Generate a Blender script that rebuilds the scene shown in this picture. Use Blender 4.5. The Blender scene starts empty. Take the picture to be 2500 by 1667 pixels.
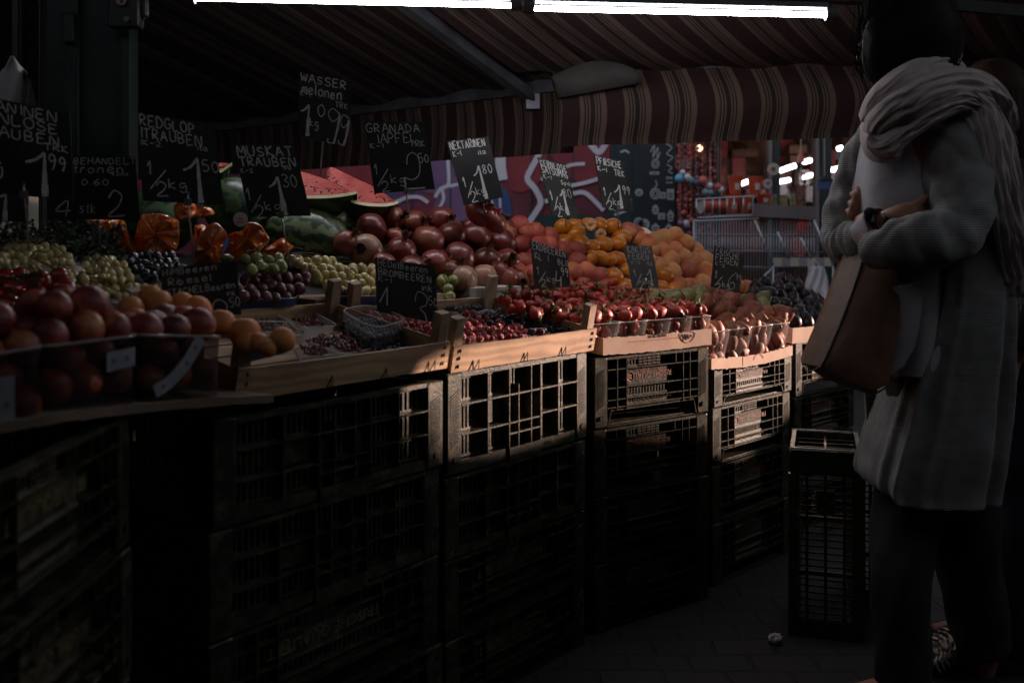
import bpy, math, random
from mathutils import Vector, Matrix, noise
random.seed(7)
R = math.radians
sc = bpy.context.scene
COL = sc.collection
# ---------------- camera: level, with the lens shifted down (verticals stay vertical) ----------------
EYE = 1.15
F, HZ = 2425.0, 575.0            # focal length and horizon, in pixels of a 2500 wide frame
cam = bpy.data.cameras.new('camera'); camo = bpy.data.objects.new('camera', cam); COL.objects.link(camo)
camo.location = (0, 0, EYE); camo.rotation_euler = (R(90), 0, 0)
cam.sensor_width = 36; cam.lens = 36 * F / 2500; cam.shift_y = -(833.5 - HZ) / 2500
cam.clip_start = .05; cam.clip_end = 500
cam.dof.use_dof = True; cam.dof.focus_distance = 3.0; cam.dof.aperture_fstop = 3.2
sc.camera = camo
# ---------------- world, sun, exposure ----------------
SUN_EL, SUN_XY = R(7.5), Vector((.90, .436)).normalized()    # low sun from beyond the right edge
w = bpy.data.worlds.new('World'); sc.world = w; w.use_nodes = True
nt = w.node_tree; sky = nt.nodes.new('ShaderNodeTexSky'); sky.sky_type = 'NISHITA'; sky.sun_disc = False
sky.sun_elevation = SUN_EL; sky.sun_rotation = math.atan2(SUN_XY.x, SUN_XY.y)
bg = nt.nodes['Background']; hs = nt.nodes.new('ShaderNodeHueSaturation'); hs.inputs['Saturation'].default_value = .3; nt.links.new(sky.outputs[0], hs.inputs['Color']); nt.links.new(hs.outputs[0], bg.inputs[0]); bg.inputs[1].default_value = .13
SUND = Vector((SUN_XY.x * math.cos(SUN_EL), SUN_XY.y * math.cos(SUN_EL), math.sin(SUN_EL)))   # towards the sun
sun = bpy.data.lights.new('sun', 'SUN'); sun.energy = 5.0; sun.angle = R(.6); sun.color = (1, .69, .54)
suno = bpy.data.objects.new('sun', sun); COL.objects.link(suno); suno.rotation_euler = SUND.to_track_quat('Z', 'Y').to_euler()
sc.view_settings.view_transform = 'Standard'; sc.view_settings.look = 'None'
sc.view_settings.exposure = 1.3; sc.view_settings.gamma = 1
sc.render.engine = 'CYCLES'
sc.cycles.use_denoising = True; sc.cycles.max_bounces = 6; sc.cycles.transparent_max_bounces = 24
sc.cycles.diffuse_bounces = 3; sc.cycles.glossy_bounces = 3; sc.cycles.transmission_bounces = 4
sc.cycles.caustics_reflective = False; sc.cycles.caustics_refractive = False; sc.cycles.sample_clamp_indirect = 3

# ---------------- helpers ----------------
def W(px, py, Y):
    """the point at depth Y that is seen at this place of the 2500 x 1667 frame"""
    return Vector(((px - 1250) / F * Y, Y, EYE - (py - HZ) / F * Y))
def lerp(a, b, t): return a + (b - a) * t
def smooth(pts, n=6, closed=False):
    pts = [Vector(p) for p in pts]; m = len(pts); out = []
    if m < 3 and not closed: return pts
    for i in range(m if closed else m - 1):
        if closed: p0, p1, p2, p3 = pts[i - 1], pts[i], pts[(i + 1) % m], pts[(i + 2) % m]
        else: p0, p1, p2, p3 = pts[max(i - 1, 0)], pts[i], pts[i + 1], pts[min(i + 2, m - 1)]
        for k in range(n):
            t = k / n
            out.append(.5 * ((2 * p1) + (p2 - p0) * t + (2 * p0 - 5 * p1 + 4 * p2 - p3) * t * t + (3 * p1 - p0 - 3 * p2 + p3) * t ** 3))
    if not closed: out.append(pts[-1])
    return out
def frame(o, x, y, z=None):
    """matrix with origin o and (orthonormal) axes x, y, z"""
    x = Vector(x).normalized(); y = Vector(y); y = (y - x * y.dot(x)).normalized(); z = x.cross(y)
    M = Matrix.Identity(4)
    for i in range(3): M[i][0], M[i][1], M[i][2], M[i][3] = x[i], y[i], z[i], o[i]
    return M
class MB:
    def __init__(s): s.v = []; s.f = []; s.m = []; s.uv = None; s.M = None; s.mi = 0
    def add(s, vs, fs):
        b = len(s.v)
        s.v += [s.M @ Vector(p) if s.M else Vector(p) for p in vs]
        s.f += [[b + i for i in f] for f in fs]; s.m += [s.mi] * len(fs); return s
    def box(s, x0, y0, z0, x1, y1, z1):
        return s.add([(x0, y0, z0), (x1, y0, z0), (x1, y1, z0), (x0, y1, z0), (x0, y0, z1), (x1, y0, z1), (x1, y1, z1), (x0, y1, z1)],
                     [(0, 3, 2, 1), (4, 5, 6, 7), (0, 1, 5, 4), (1, 2, 6, 5), (2, 3, 7, 6), (3, 0, 4, 7)])
    def cbox(s, x0, y0, z0, x1, y1, z1, c):
        """box with chamfered vertical and horizontal edges (octagon in xz, inset ends)"""
        o = [(x0 + c, z0), (x1 - c, z0), (x1, z0 + c), (x1, z1 - c), (x1 - c, z1), (x0 + c, z1), (x0, z1 - c), (x0, z0 + c)]
        cx, cz = (x0 + x1) / 2, (z0 + z1) / 2
        i_ = [(x + (c if x < cx else -c), z + (c if z < cz else -c)) for x, z in o]
        rings = [[(x, y0, z) for x, z in i_], [(x, y0 + c, z) for x, z in o], [(x, y1 - c, z) for x, z in o], [(x, y1, z) for x, z in i_]]
        return s.loft(rings, True, caps=True)
    def hexa(s, p8): return s.add(p8, [(0, 3, 2, 1), (4, 5, 6, 7), (0, 1, 5, 4), (1, 2, 6, 5), (2, 3, 7, 6), (3, 0, 4, 7)])
    def loft(s, rings, closed=True, caps=False):
        n = len(rings[0]); vs = [p for r in rings for p in r]; fs = []
        for i in range(len(rings) - 1):
            for j in range(n if closed else n - 1):
                a = i * n + j; b = i * n + (j + 1) % n; fs.append((a, b, b + n, a + n))
        if caps: fs.append(tuple(range(n - 1, -1, -1))); k = (len(rings) - 1) * n; fs.append(tuple(range(k, k + n)))
        return s.add(vs, fs)
    def tube(s, pts, r, n=8, closed=False, caps=True, flat=1.0, up=None):
        pts = [Vector(p) for p in pts]; m = len(pts); rings = []; prev = None
        for i, p in enumerate(pts):
            if closed: d = pts[(i + 1) % m] - pts[i - 1]
            else: d = pts[min(i + 1, m - 1)] - pts[max(i - 1, 0)]
            d = d.normalized() if d.length > 1e-9 else Vector((0, 0, 1))
            a = (Vector(up) if up else (prev if prev else (Vector((0, 0, 1)) if abs(d.z) < .9 else Vector((1, 0, 0)))))
            a = a - d * a.dot(d)
            a = a.normalized() if a.length > 1e-6 else d.orthogonal().normalized()
            prev = a; b = d.cross(a); rr = r[i] if isinstance(r, (list, tuple)) else r
            rings.append([p + a * math.cos(t) * rr + b * math.sin(t) * rr * flat for t in [2 * math.pi * k / n for k in range(n)]])
        if closed: rings.append(rings[0]); caps = False
        return s.loft(rings, True, caps)
    def rod(s, a, b, r, n=6): return s.tube([a, b], r, n)
    def beam(s, a, b, w_, h_, up=(0, 0, 1)):
        a, b = Vector(a), Vector(b); M = frame(a, b - a, Vector(up).cross(b - a)); L = (b - a).length
        old = s.M; s.M = M if not old else old @ M; s.box(0, -w_ / 2, -h_ / 2, L, w_ / 2, h_ / 2); s.M = old; return s
    def ball(s, c, r, nu=16, nv=10, fn=None, rot=None):
        c = Vector(c); r = (r, r, r) if not isinstance(r, (tuple, list)) else r
        vs = [];
        for i in range(nv + 1):
            ph = math.pi * i / nv
            for j in range(nu):
                th = 2 * math.pi * j / nu; d = Vector((math.sin(ph) * math.cos(th), math.sin(ph) * math.sin(th), math.cos(ph)))
                k = fn(d) if fn else 1
                q = Vector((d.x * r[0], d.y * r[1], d.z * r[2])) * k
                if rot: q = rot @ q
                vs.append(c + q)
        fs = [(i * nu + j, (i + 1) * nu + j, (i + 1) * nu + (j + 1) % nu, i * nu + (j + 1) % nu) for i in range(nv) for j in range(nu)]
        return s.add(vs, fs)
    def ribbon(s, pts, widths, nrm, th=.0012):
        """flat stroke in the plane with normal nrm"""
        pts = [Vector(p) for p in pts]; n_ = Vector(nrm).normalized(); L = []; m = len(pts)
        for i, p in enumerate(pts):
            d = pts[min(i + 1, m - 1)] - pts[max(i - 1, 0)]
            if d.length < 1e-9: d = Vector((1, 0, 0))
            sd = d.normalized().cross(n_); ww = widths[i] if isinstance(widths, (list, tuple)) else widths
            L.append([p - sd * ww / 2, p + sd * ww / 2, p + sd * ww / 2 + n_ * th, p - sd * ww / 2 + n_ * th])
        return s.loft(L, True, True)
    def build(s, name, mats, parent=None, sm=False, off=None, link=True):
        me = bpy.data.meshes.new(name)
        rt = parent
        while rt is not None and not rt.get('_w'): rt = rt.parent
        o_ = Vector(off) if off is not None else (rt.location.copy() if rt is not None else Vector((0, 0, 0)))
        me.from_pydata([p - o_ for p in s.v], [], s.f)
        for mt in (mats if isinstance(mats, (list, tuple)) else [mats]): me.materials.append(M_(mt))
        me.polygons.foreach_set('material_index', s.m)
        if sm: me.polygons.foreach_set('use_smooth', [True] * len(s.f))
        if s.uv:
            l = me.uv_layers.new(name='UVMap')
            for lp in me.loops: l.data[lp.index].uv = s.uv[lp.vertex_index]
        me.update(); me.validate()
        ob = bpy.data.objects.new(name, me)
        if link: COL.objects.link(ob)
        if parent is not None: ob.parent = parent
        elif off is not None: ob.location = o_
        return ob
def tag(o, label=None, cat=None, group=None, kind=None):
    if label: o['label'] = label
    if cat: o['category'] = cat
    if group: o['group'] = group
    if kind: o['kind'] = kind
    return o
def thing(name, label, cat, loc=(0, 0, 0), group=None, rot=None, world=False):
    o = bpy.data.objects.new(name, None); COL.objects.link(o); o.location = loc; o.empty_display_size = .1
    if rot is not None: o.rotation_euler = rot
    if world: o['_w'] = 1
    return tag(o, label, cat, group)
def dup(o, M, label=None, group=None, cat=None):
    """copy of a thing, its parts and sub-parts, with the thing placed by the matrix M"""
    c = o.copy(); COL.objects.link(c); c.matrix_world = M
    if label: c['label'] = label
    if group: c['group'] = group
    if cat: c['category'] = cat
    def kids(a, b):
        for ch in KIDS.get(a.name, []):
            d = ch.copy(); COL.objects.link(d); d.parent = b; kids(ch, d)
    kids(o, c); return c
KIDS = {}
def proto(o, *kids):
    KIDS[o.name] = list(kids); return o
def place(loc, rot=None, s=1.0):
    q = rot if rot is not None else Matrix.Identity(3)
    if not isinstance(s, (tuple, list)): s = (s, s, s)
    return Matrix.Translation(loc) @ q.to_4x4() @ Matrix.Diagonal((*s, 1))
def rrot(tilt=math.pi, about=None):
    """random rotation whose z axis leans at most tilt from up"""
    a = random.uniform(0, 2 * math.pi); t = random.uniform(0, tilt)
    ax = Vector((math.cos(a), math.sin(a), 0))
    return Matrix.Rotation(t, 3, ax) @ Matrix.Rotation(random.uniform(0, 2 * math.pi), 3, 'Z')
class Pool:
    """the first call moves the prototype itself, later calls copy it"""
    def __init__(s, o): s.o = o; s.used = False
    def put(s, M, label=None, group=None, cat=None):
        if not s.used:
            s.used = True; s.o.matrix_world = M
            tag(s.o, label, cat, group); return s.o
        return dup(s.o, M, label, group, cat)

# ---------------- materials ----------------
MATS = {}
def M_(m): return MATS[m]() if callable(MATS.get(m)) else MATS[m]
def mat(name, c, c2=None, scale=8, rough=.6, bump=0, bscale=60, metal=0, coat=0, var=0, ramp=(.35, .65), spec=.5, sub=0, emit=0, detail=4, dist=.01, sheen=0, alpha=None, tex='Object'):
    m = bpy.data.materials.new(name); m.use_nodes = True; t = m.node_tree; p = t.nodes['Principled BSDF']
    p.inputs['Roughness'].default_value = rough; p.inputs['Metallic'].default_value = metal
    p.inputs['Specular IOR Level'].default_value = spec; p.inputs['Coat Weight'].default_value = coat; p.inputs['Coat Roughness'].default_value = .15
    if sheen: p.inputs['Sheen Weight'].default_value = sheen
    if sub: p.inputs['Subsurface Weight'].default_value = sub; p.inputs['Subsurface Scale'].default_value = .01
    tc = t.nodes.new('ShaderNodeTexCoord')
    out = None
    if c2 is not None:
        n = t.nodes.new('ShaderNodeTexNoise'); n.inputs['Scale'].default_value = scale; n.inputs['Detail'].default_value = detail
        add = t.nodes.new('ShaderNodeVectorMath'); add.operation = 'ADD'; oi = t.nodes.new('ShaderNodeObjectInfo')
        mul = t.nodes.new('ShaderNodeVectorMath'); mul.operation = 'SCALE'; mul.inputs['Scale'].default_value = 9
        cmb = t.nodes.new('ShaderNodeCombineXYZ'); t.links.new(oi.outputs['Random'], cmb.inputs[0]); t.links.new(oi.outputs['Random'], cmb.inputs[1])
        t.links.new(cmb.outputs[0], mul.inputs[0]); t.links.new(tc.outputs[tex], add.inputs[0]); t.links.new(mul.outputs[0], add.inputs[1])
        t.links.new(add.outputs[0], n.inputs['Vector'])
        r = t.nodes.new('ShaderNodeValToRGB'); t.links.new(n.outputs[0], r.inputs[0])
        r.color_ramp.elements[0].position = ramp[0]; r.color_ramp.elements[1].position = ramp[1]
        r.color_ramp.elements[0].color = (*c, 1); r.color_ramp.elements[1].color = (*c2, 1); out = r.outputs[0]
    else:
        rgb = t.nodes.new('ShaderNodeRGB'); rgb.outputs[0].default_value = (*c, 1); out = rgb.outputs[0]
    if var:
        h = t.nodes.new('ShaderNodeHueSaturation'); oi = t.nodes.new('ShaderNodeObjectInfo'); mr = t.nodes.new('ShaderNodeMapRange')
        mr.inputs['To Min'].default_value = 1 - var; mr.inputs['To Max'].default_value = 1 + var
        t.links.new(oi.outputs['Random'], mr.inputs[0]); t.links.new(mr.outputs[0], h.inputs['Value']); t.links.new(out, h.inputs['Color']); out = h.outputs[0]
    t.links.new(out, p.inputs['Base Color'])
    if bump:
        n2 = t.nodes.new('ShaderNodeTexNoise'); n2.inputs['Scale'].default_value = bscale; n2.inputs['Detail'].default_value = 3
        b = t.nodes.new('ShaderNodeBump'); b.inputs['Strength'].default_value = bump; b.inputs['Distance'].default_value = dist
        t.links.new(tc.outputs[tex], n2.inputs['Vector']); t.links.new(n2.outputs[0], b.inputs['Height']); t.links.new(b.outputs[0], p.inputs['Normal'])
    if emit: p.inputs['Emission Color'].default_value = (*c, 1); p.inputs['Emission Strength'].default_value = emit
    MATS[name] = m; return m
def nodes(m): return m.node_tree, m.node_tree.nodes, m.node_tree.links
def clear_plastic(name, tint=(.9, .9, .9), haze_=.08, rough=.12):
    m = bpy.data.materials.new(name); m.use_nodes = True; t, N, L = nodes(m); N.clear()
    o = N.new('ShaderNodeOutputMaterial'); tr = N.new('ShaderNodeBsdfTransparent'); tr.inputs[0].default_value = (*tint, 1)
    g = N.new('ShaderNodeBsdfGlossy'); g.inputs['Roughness'].default_value = rough; d = N.new('ShaderNodeBsdfTranslucent'); d.inputs[0].default_value = (.8, .78, .76, 1)
    d2 = N.new('ShaderNodeBsdfDiffuse'); d2.inputs[0].default_value = (.8, .8, .8, 1); ad = N.new('ShaderNodeMixShader'); ad.inputs[0].default_value = .5
    L.new(d.outputs[0], ad.inputs[1]); L.new(d2.outputs[0], ad.inputs[2])
    lw = N.new('ShaderNodeLayerWeight'); lw.inputs[0].default_value = .35; mx = N.new('ShaderNodeMixShader'); m2 = N.new('ShaderNodeMixShader'); m2.inputs[0].default_value = haze_
    L.new(tr.outputs[0], m2.inputs[1]); L.new(ad.outputs[0], m2.inputs[2]); mr = N.new('ShaderNodeMath'); mr.operation = 'MULTIPLY_ADD'; mr.inputs[1].default_value = .45; mr.inputs[2].default_value = .05; pw = N.new('ShaderNodeMath'); pw.operation = 'POWER'; pw.inputs[1].default_value = 2.5; L.new(lw.outputs['Facing'], pw.inputs[0])
    L.new(pw.outputs[0], mr.inputs[0]); L.new(mr.outputs[0], mx.inputs[0]); L.new(m2.outputs[0], mx.inputs[1]); L.new(g.outputs[0], mx.inputs[2]); L.new(mx.outputs[0], o.inputs[0])
    MATS[name] = m; return m

mat('crate_plastic', (.006, .011, .007), (.066, .054, .029), scale=38, rough=.36, bump=.35, bscale=150, dist=.0025, ramp=(.44, .66), detail=9)
mat('crate_red', (.30, .05, .03), (.10, .04, .02), scale=40, rough=.6)
mat('crate_ochre', (.22, .17, .07), (.08, .07, .04), scale=40, rough=.6)
mat('grey_label', (.25, .25, .26), rough=.6)
mat('black_paint', (.012, .012, .013), (.03, .03, .03), scale=12, rough=.5)
mat('chalk', (.66, .65, .64), (.46, .45, .44), scale=180, rough=.95, ramp=(.4, .6))
mat('slate', (.010, .011, .012), (.035, .035, .036), scale=7, rough=.45, bump=.15, bscale=90, ramp=(.5, .8), dist=.002)
mat('slate_sheen', (.07, .068, .07), (.12, .115, .115), scale=9, rough=.4)  # slate with a grey reflection put into its colour
mat('steel', (.42, .42, .44), rough=.35, metal=1)
mat('dull_steel', (.20, .21, .23), (.12, .12, .14), rough=.5, metal=.7)
mat('green_iron', (.006, .013, .012), (.012, .019, .017), scale=5, rough=.45, bump=.3, bscale=40, dist=.004)
mat('white_plastic', (.62, .60, .60), rough=.45)
mat('white_card', (.50, .47, .45), (.42, .38, .36), scale=20, rough=.8)
mat('bag_plastic', (.60, .55, .58), (.50, .44, .47), scale=10, rough=.35, bump=.5, bscale=22, dist=.01)
mat('blue_plastic', (.01, .02, .07), rough=.35)
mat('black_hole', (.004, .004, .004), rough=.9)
clear_plastic('clear_plastic'); clear_plastic('clear_old', (.8, .8, .82), .06, .2)
mat('lamp_housing', (.10, .10, .11), rough=.5)
# ================= fruit crate frames =================
U1, V1 = Vector((.62, .785, 0)).normalized(), Vector((-.785, .62, 0)).normalized()
def wood(name, c, c2, horizontal=True):
    m = mat(name, c, c2, rough=.72, bump=.25, bscale=160, dist=.002); t, N, L = nodes(m)
    wv = N.new('ShaderNodeTexWave'); wv.bands_direction = 'Z'; wv.inputs['Scale'].default_value = 9; wv.inputs['Distortion'].default_value = 9
    wv.inputs['Detail'].default_value = 3; wv.inputs['Detail Scale'].default_value = 1.2
    mp = N.new('ShaderNodeMapping'); mp.inputs['Scale'].default_value = (.35, 1, 1.6) if horizontal else (2, 2, .3)
    tc = [n for n in N if n.type == 'TEX_COORD'][0]; L.new(tc.outputs['Object'], mp.inputs[0]); L.new(mp.outputs[0], wv.inputs[0])
    p = N['Principled BSDF']; src = p.inputs['Base Color'].links[0].from_socket; mx = N.new('ShaderNodeMix'); mx.data_type = 'RGBA'; mx.blend_type = 'MULTIPLY'; mx.inputs[0].default_value = .35
    L.new(src, mx.inputs[6]); L.new(wv.outputs[0], mx.inputs[7]); L.new(mx.outputs[2], p.inputs['Base Color'])
wood('poplar', (.50, .33, .20), (.38, .23, .14)); wood('poplar_post', (.38, .27, .18), (.28, .18, .12), False)
mat('cardboard', (.56, .40, .31), (.48, .33, .26), scale=14, rough=.85, bump=.15, bscale=120, dist=.002)
mat('cardboard_dark', (.20, .14, .10), (.14, .10, .07), scale=14, rough=.9)
mat('ink_red', (.40, .09, .06), rough=.8); mat('ink_black', (.04, .03, .03), rough=.8)

# ---- ground ----
g = MB(); n = 60; S = 60
m = bpy.data.materials.new('cobble'); m.use_nodes = True; t, N, L = nodes(m); p = N['Principled BSDF']
tc = N.new('ShaderNodeTexCoord'); br = N.new('ShaderNodeTexBrick'); br.inputs['Scale'].default_value = 1
br.inputs['Brick Width'].default_value = .16; br.inputs['Row Height'].default_value = .10; br.inputs['Mortar Size'].default_value = .006; br.inputs['Mortar Smooth'].default_value = .4
br.inputs['Color1'].default_value = (.022, .018, .017, 1); br.inputs['Color2'].default_value = (.013, .011, .011, 1); br.inputs['Mortar'].default_value = (.006, .006, .006, 1)
nz = N.new('ShaderNodeTexNoise'); nz.inputs['Scale'].default_value = 1.6; mp = N.new('ShaderNodeMix'); mp.data_type = 'VECTOR'; mp.inputs[0].default_value = .06
L.new(tc.outputs['Object'], mp.inputs[4]); L.new(nz.outputs['Color'], mp.inputs[5]); L.new(tc.outputs['Object'], nz.inputs[0]); L.new(mp.outputs[1], br.inputs[0])
L.new(br.outputs['Color'], p.inputs['Base Color']); b = N.new('ShaderNodeBump'); b.inputs['Strength'].default_value = .6; b.inputs['Distance'].default_value = .01; b.invert = True
L.new(br.outputs['Fac'], b.inputs['Height']); L.new(b.outputs[0], p.inputs['Normal']); p.inputs['Roughness'].default_value = .7
MATS['cobble'] = m
g.box(-150, -150, -.3, 150, 250, 0); tag(g.build('ground', 'cobble'), kind='structure')

# ---- awnings ----
def awning_mat(name, period=.183, dark=1.0):
    m = bpy.data.materials.new(name); m.use_nodes = True; t, N, L = nodes(m); p = N['Principled BSDF']; p.inputs['Roughness'].default_value = .9
    uv = N.new('ShaderNodeUVMap'); uv.uv_map = 'UVMap'; sx = N.new('ShaderNodeSeparateXYZ'); L.new(uv.outputs[0], sx.inputs[0])
    dv = N.new('ShaderNodeMath'); dv.operation = 'DIVIDE'; dv.inputs[1].default_value = period; fr = N.new('ShaderNodeMath'); fr.operation = 'FRACT'
    L.new(sx.outputs[0], dv.inputs[0]); L.new(dv.outputs[0], fr.inputs[0]); r = N.new('ShaderNodeValToRGB'); r.color_ramp.interpolation = 'CONSTANT'
    mar = (.026, .005, .005, 1); be = (.115, .073, .054, 1); dk = (.016, .009, .008, 1)
    st = [(0, mar), (.40, be), (.50, dk), (.53, be), (.57, dk), (.60, be), (.635, dk), (.69, dk), (.72, mar), (.735, be), (.77, dk), (.80, be), (.84, dk), (.87, be)]
    e = r.color_ramp.elements; e[0].position = 0; e[0].color = mar; e[1].position = st[1][0]; e[1].color = st[1][1]
    for pos, c in st[2:]: k = e.new(pos); k.color = c
    L.new(fr.outputs[0], r.inputs[0]); nz = N.new('ShaderNodeTexNoise'); nz.inputs['Scale'].default_value = 3; nz.inputs['Detail'].default_value = 5
    tc = N.new('ShaderNodeTexCoord'); L.new(tc.outputs['Object'], nz.inputs[0]); mr = N.new('ShaderNodeMapRange'); mr.inputs['To Min'].default_value = .55 * dark; mr.inputs['To Max'].default_value = 1.15 * dark
    L.new(nz.outputs[0], mr.inputs[0]); mx = N.new('ShaderNodeMix'); mx.data_type = 'RGBA'; mx.blend_type = 'MULTIPLY'; mx.inputs[0].default_value = 1
    L.new(r.outputs[0], mx.inputs[6]); L.new(mr.outputs[0], mx.inputs[7]); L.new(mx.outputs[2], p.inputs['Base Color'])
    wv = N.new('ShaderNodeTexNoise'); wv.inputs['Scale'].default_value = 500; b = N.new('ShaderNodeBump'); b.inputs['Strength'].default_value = .2; b.inputs['Distance'].default_value = .002
    L.new(tc.outputs['Object'], wv.inputs[0]); L.new(wv.outputs[0], b.inputs['Height']); L.new(b.outputs[0], p.inputs['Normal'])
    MATS[name] = m
awning_mat('awning_cloth')
def sheet(name, P, nu, nv, um, mt, parent=None, th=.002):
    """cloth sheet P(u, v); um(u) gives the stripe coordinate in metres"""
    s = MB(); s.uv = []
    for j in range(nv + 1):
        for i in range(nu + 1):
            s.v.append(P(i / nu, j / nv)); s.uv.append((um(i / nu, j / nv), j / nv))
    k = len(s.v)
    for j in range(nv + 1):
        for i in range(nu + 1):
            q = s.v[j * (nu + 1) + i]; s.v.append(q + Vector((0, 0, th)) + Vector((0, th, 0))); s.uv.append(s.uv[j * (nu + 1) + i])
    for j in range(nv):
        for i in range(nu):
            a = j * (nu + 1) + i; s.f.append([a, a + 1, a + nu + 2, a + nu + 1]); s.f.append([k + a, k + a + nu + 1, k + a + nu + 2, k + a + 1]); s.m += [0, 0]
    return s.build(name, mt, parent, sm=True)
# awning A: its front bar recedes to the left; the cloth climbs from it towards the stall's own roof
A1, A0 = Vector((.234, 4.30, 1.815)), Vector((-2.9, 7.18, 1.85))
UPD = Vector((-.62, -.785, .36))            # up the slope of the cloth
aw = thing('striped_awning', 'dark maroon and beige striped awning whose grey front bar recedes above the melons', 'awning', A1, world=True)
LA = (A1 - A0).length
def PA(u, v):
    b = A0.lerp(A1, u); q = b + UPD * (v * 6.2); q.z += -.10 * math.sin(math.pi * min(v * 1.4, 1)) + .012 * math.sin(u * 60 + v * 7); return q
sheet('roof_cloth', PA, 60, 14, lambda u, v: u * LA, 'awning_cloth', aw)
def PV(u, v):
    b = A0.lerp(A1, u) + Vector((.03, -.03, 0)); q = b + Vector((0, 0, -.02 - v * .29)); k = .010 * math.sin(u * 37) + .004 * math.sin(u * 90)
    q += Vector((.67, .74, 0)) * (k * v * 1.5 + .02 * math.sin(v * 3)); return q
sheet('valance', PV, 240, 8, lambda u, v: u * LA + .02, 'awning_cloth', aw)
b = MB(); b.beam(A0 + Vector((0, 0, -.005)), A1 + Vector((0, 0, -.005)), .045, .065); b.build('front_bar', 'dull_steel', aw)
b = MB(); q = A0.lerp(A1, .955) + Vector((0, 0, -.055)); b.beam(q, q + UPD * 2.6 + Vector((0, 0, -.06)), .05, .045)
b.beam(q + Vector((0, 0, -.05)), q + Vector((0, 0, .03)), .06, .06, up=(0, 1, 0)); b.build('folding_arm', 'dull_steel', aw)
# awning B: hangs lower towards the right, its cloth folds over a bar and drops as a curtain
def foldB(x): return Vector((x, 4.22 - .10 * x, 1.835 + .010 * x))
awb = thing('striped_awning', 'maroon and beige striped awning that folds over its edge and hangs low beside the woman', 'awning', foldB(.5), world=True)
XB0, XB1 = .02, 3.6
def PB(u, v):
    x = lerp(XB0, XB1, u); b = foldB(x); s = v * 5.0
    q = b + UPD * s; sag = .17 * (1 - math.exp(-s * 2.2)) * math.exp(-s * .25) * (0.6 + .4 * math.sin(min(x * 1.1, 1.57))); q.z -= sag * (1 if x > .4 else .4)
    q.z += .012 * math.sin(x * 17 + s); return q
sheet('roof_cloth', PB, 110, 30, lambda u, v: lerp(XB0, XB1, u), 'awning_cloth', awb)
def PC(u, v):
    x = lerp(XB0 + .16, XB1, u); b = foldB(x); q = b + Vector((-.01, -.02, 0)); bul = math.sin(math.pi * min(v * 1.05, 1))
    q += Vector((.03 * v + .05 * bul * .4, -.065 * bul + .012 * math.sin(x * 13) * v, -v * (.315 - .012 * x))); return q
sheet('hanging_flap', PC, 150, 14, lambda u, v: lerp(XB0 + .16, XB1, u), 'awning_cloth', awb)
b = MB(); b.beam(foldB(XB0 + .2) + Vector((0, .035, -.012)), foldB(XB1) + Vector((0, .035, -.012)), .06, .08); b.build('edge_bar', 'black_paint', awb)
# grey cloth sleeve over the corner where both meet
s = MB(); n = 14; rings = []
mat('grey_cloth', (.060, .056, .050), (.04, .037, .034), scale=12, rough=.9, bump=.2, bscale=300, dist=.002)
for i in range(n + 1):
    t_ = i / n; x = lerp(.19, .515, t_); y = 4.10 - .05 * t_; zt = 1.80 + .06 * math.sin(t_ * 2.6) ; zb = 1.715 + .055 * t_
    rings.append([(x + .01 * t_, y - .03, zb), (x, y - .045 - .01 * math.sin(t_ * 9), lerp(zb, zt, .5)), (x - .03, y - .03, zt), (x - .03, y + .05, zt + .01), (x, y + .04, zb)])
s.loft(rings, True, True); s.build('corner_sleeve', 'grey_cloth', awb, sm=True)
# black beam and lamp battens under the cloth
s = MB(); s.beam(W(330, -62, 3.06), W(2120, -10, 3.03), .05, .05); s.beam(W(2120, -6, 3.03), W(2900, 66, 2.96), .03, .034)
o = s.build('lamp_rail', 'black_paint', off=W(1250, -10, 3.0)); tag(o, 'black rail running under the striped awnings with two tube lamps hung below it', 'rail')
m = mat('tube_light', (.96, .95, 1.0), rough=.4, emit=25.0)
def lamp(a, b_, lab):
    t0 = thing('tube_lamp', lab, 'lamp', (a + b_) / 2, group='tube lamps under the awning', world=True); d = (b_ - a).normalized()
    h = MB(); n_ = 12
    h.tube([a, a + d * .002, b_ - d * .002, b_], [.005, .0080, .0080, .005], 14); h.build('light_tube', 'tube_light', t0, sm=True)
    h = MB()
    for q, s_ in ((a, -1), (b_, 1)):
        h.tube([q - d * s_ * .004 + Vector((0, 0, .004)), q + d * s_ * .028 + Vector((0, 0, .006))], .0225, 12)
        h.build('end_cap', 'lamp_housing', t0, sm=False); h = MB()
    h = MB(); h.beam(a + Vector((0, .003, .026)), b_ + Vector((0, .003, .026)), .05, .016); h.build('batten', 'lamp_housing', t0)
TL = lambda px, py: W(px, py, 4.0)
lamp(W(474, -4, 3.0), W(1250, 14, 3.0), 'lit white tube lamp cut by the top edge, above the melon price board')
lamp(W(1302, 21, 3.0), W(2018, 37.5, 3.0), 'lit white tube lamp ending beside the hair of the woman')
# small bracket clip below the second lamp
# ---- iron posts at left ----
s = MB(); s.M = Matrix.Translation(W(247, 600, 3.0)); hw = .075
s.M = Matrix.Translation((-1.24, 3.0, 0)) @ Matrix.Rotation(R(8), 4, 'Z')
for x0, x1, y0 in ((-.095, -.06, -.03), (-.06, .065, 0), (.065, .085, -.025)): s.box(x0, y0, 0, x1, y0 + .12, 3.2)
s.box(-.165, .03, 0, -.095, .1, 3.2)
pst = s.build('iron_post', 'green_iron', off=(-1.24, 3.0, 0)); tag(pst, 'broad dark green iron post with scuffed paint behind the bunch grape boards', 'post')
for (y_, z_) in ((0, 2.2),):
    s = MB(); s.M = Matrix.Translation((-1.31, 2.94, 1.72)); s.cbox(-.022, 0, 0, .012, .03, .09, .004); s.build('hinge', 'green_iron', None, off=(-1.24, 3.0, 0)).parent = pst
    pst.children[0].location = (0, 0, 0)
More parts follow.
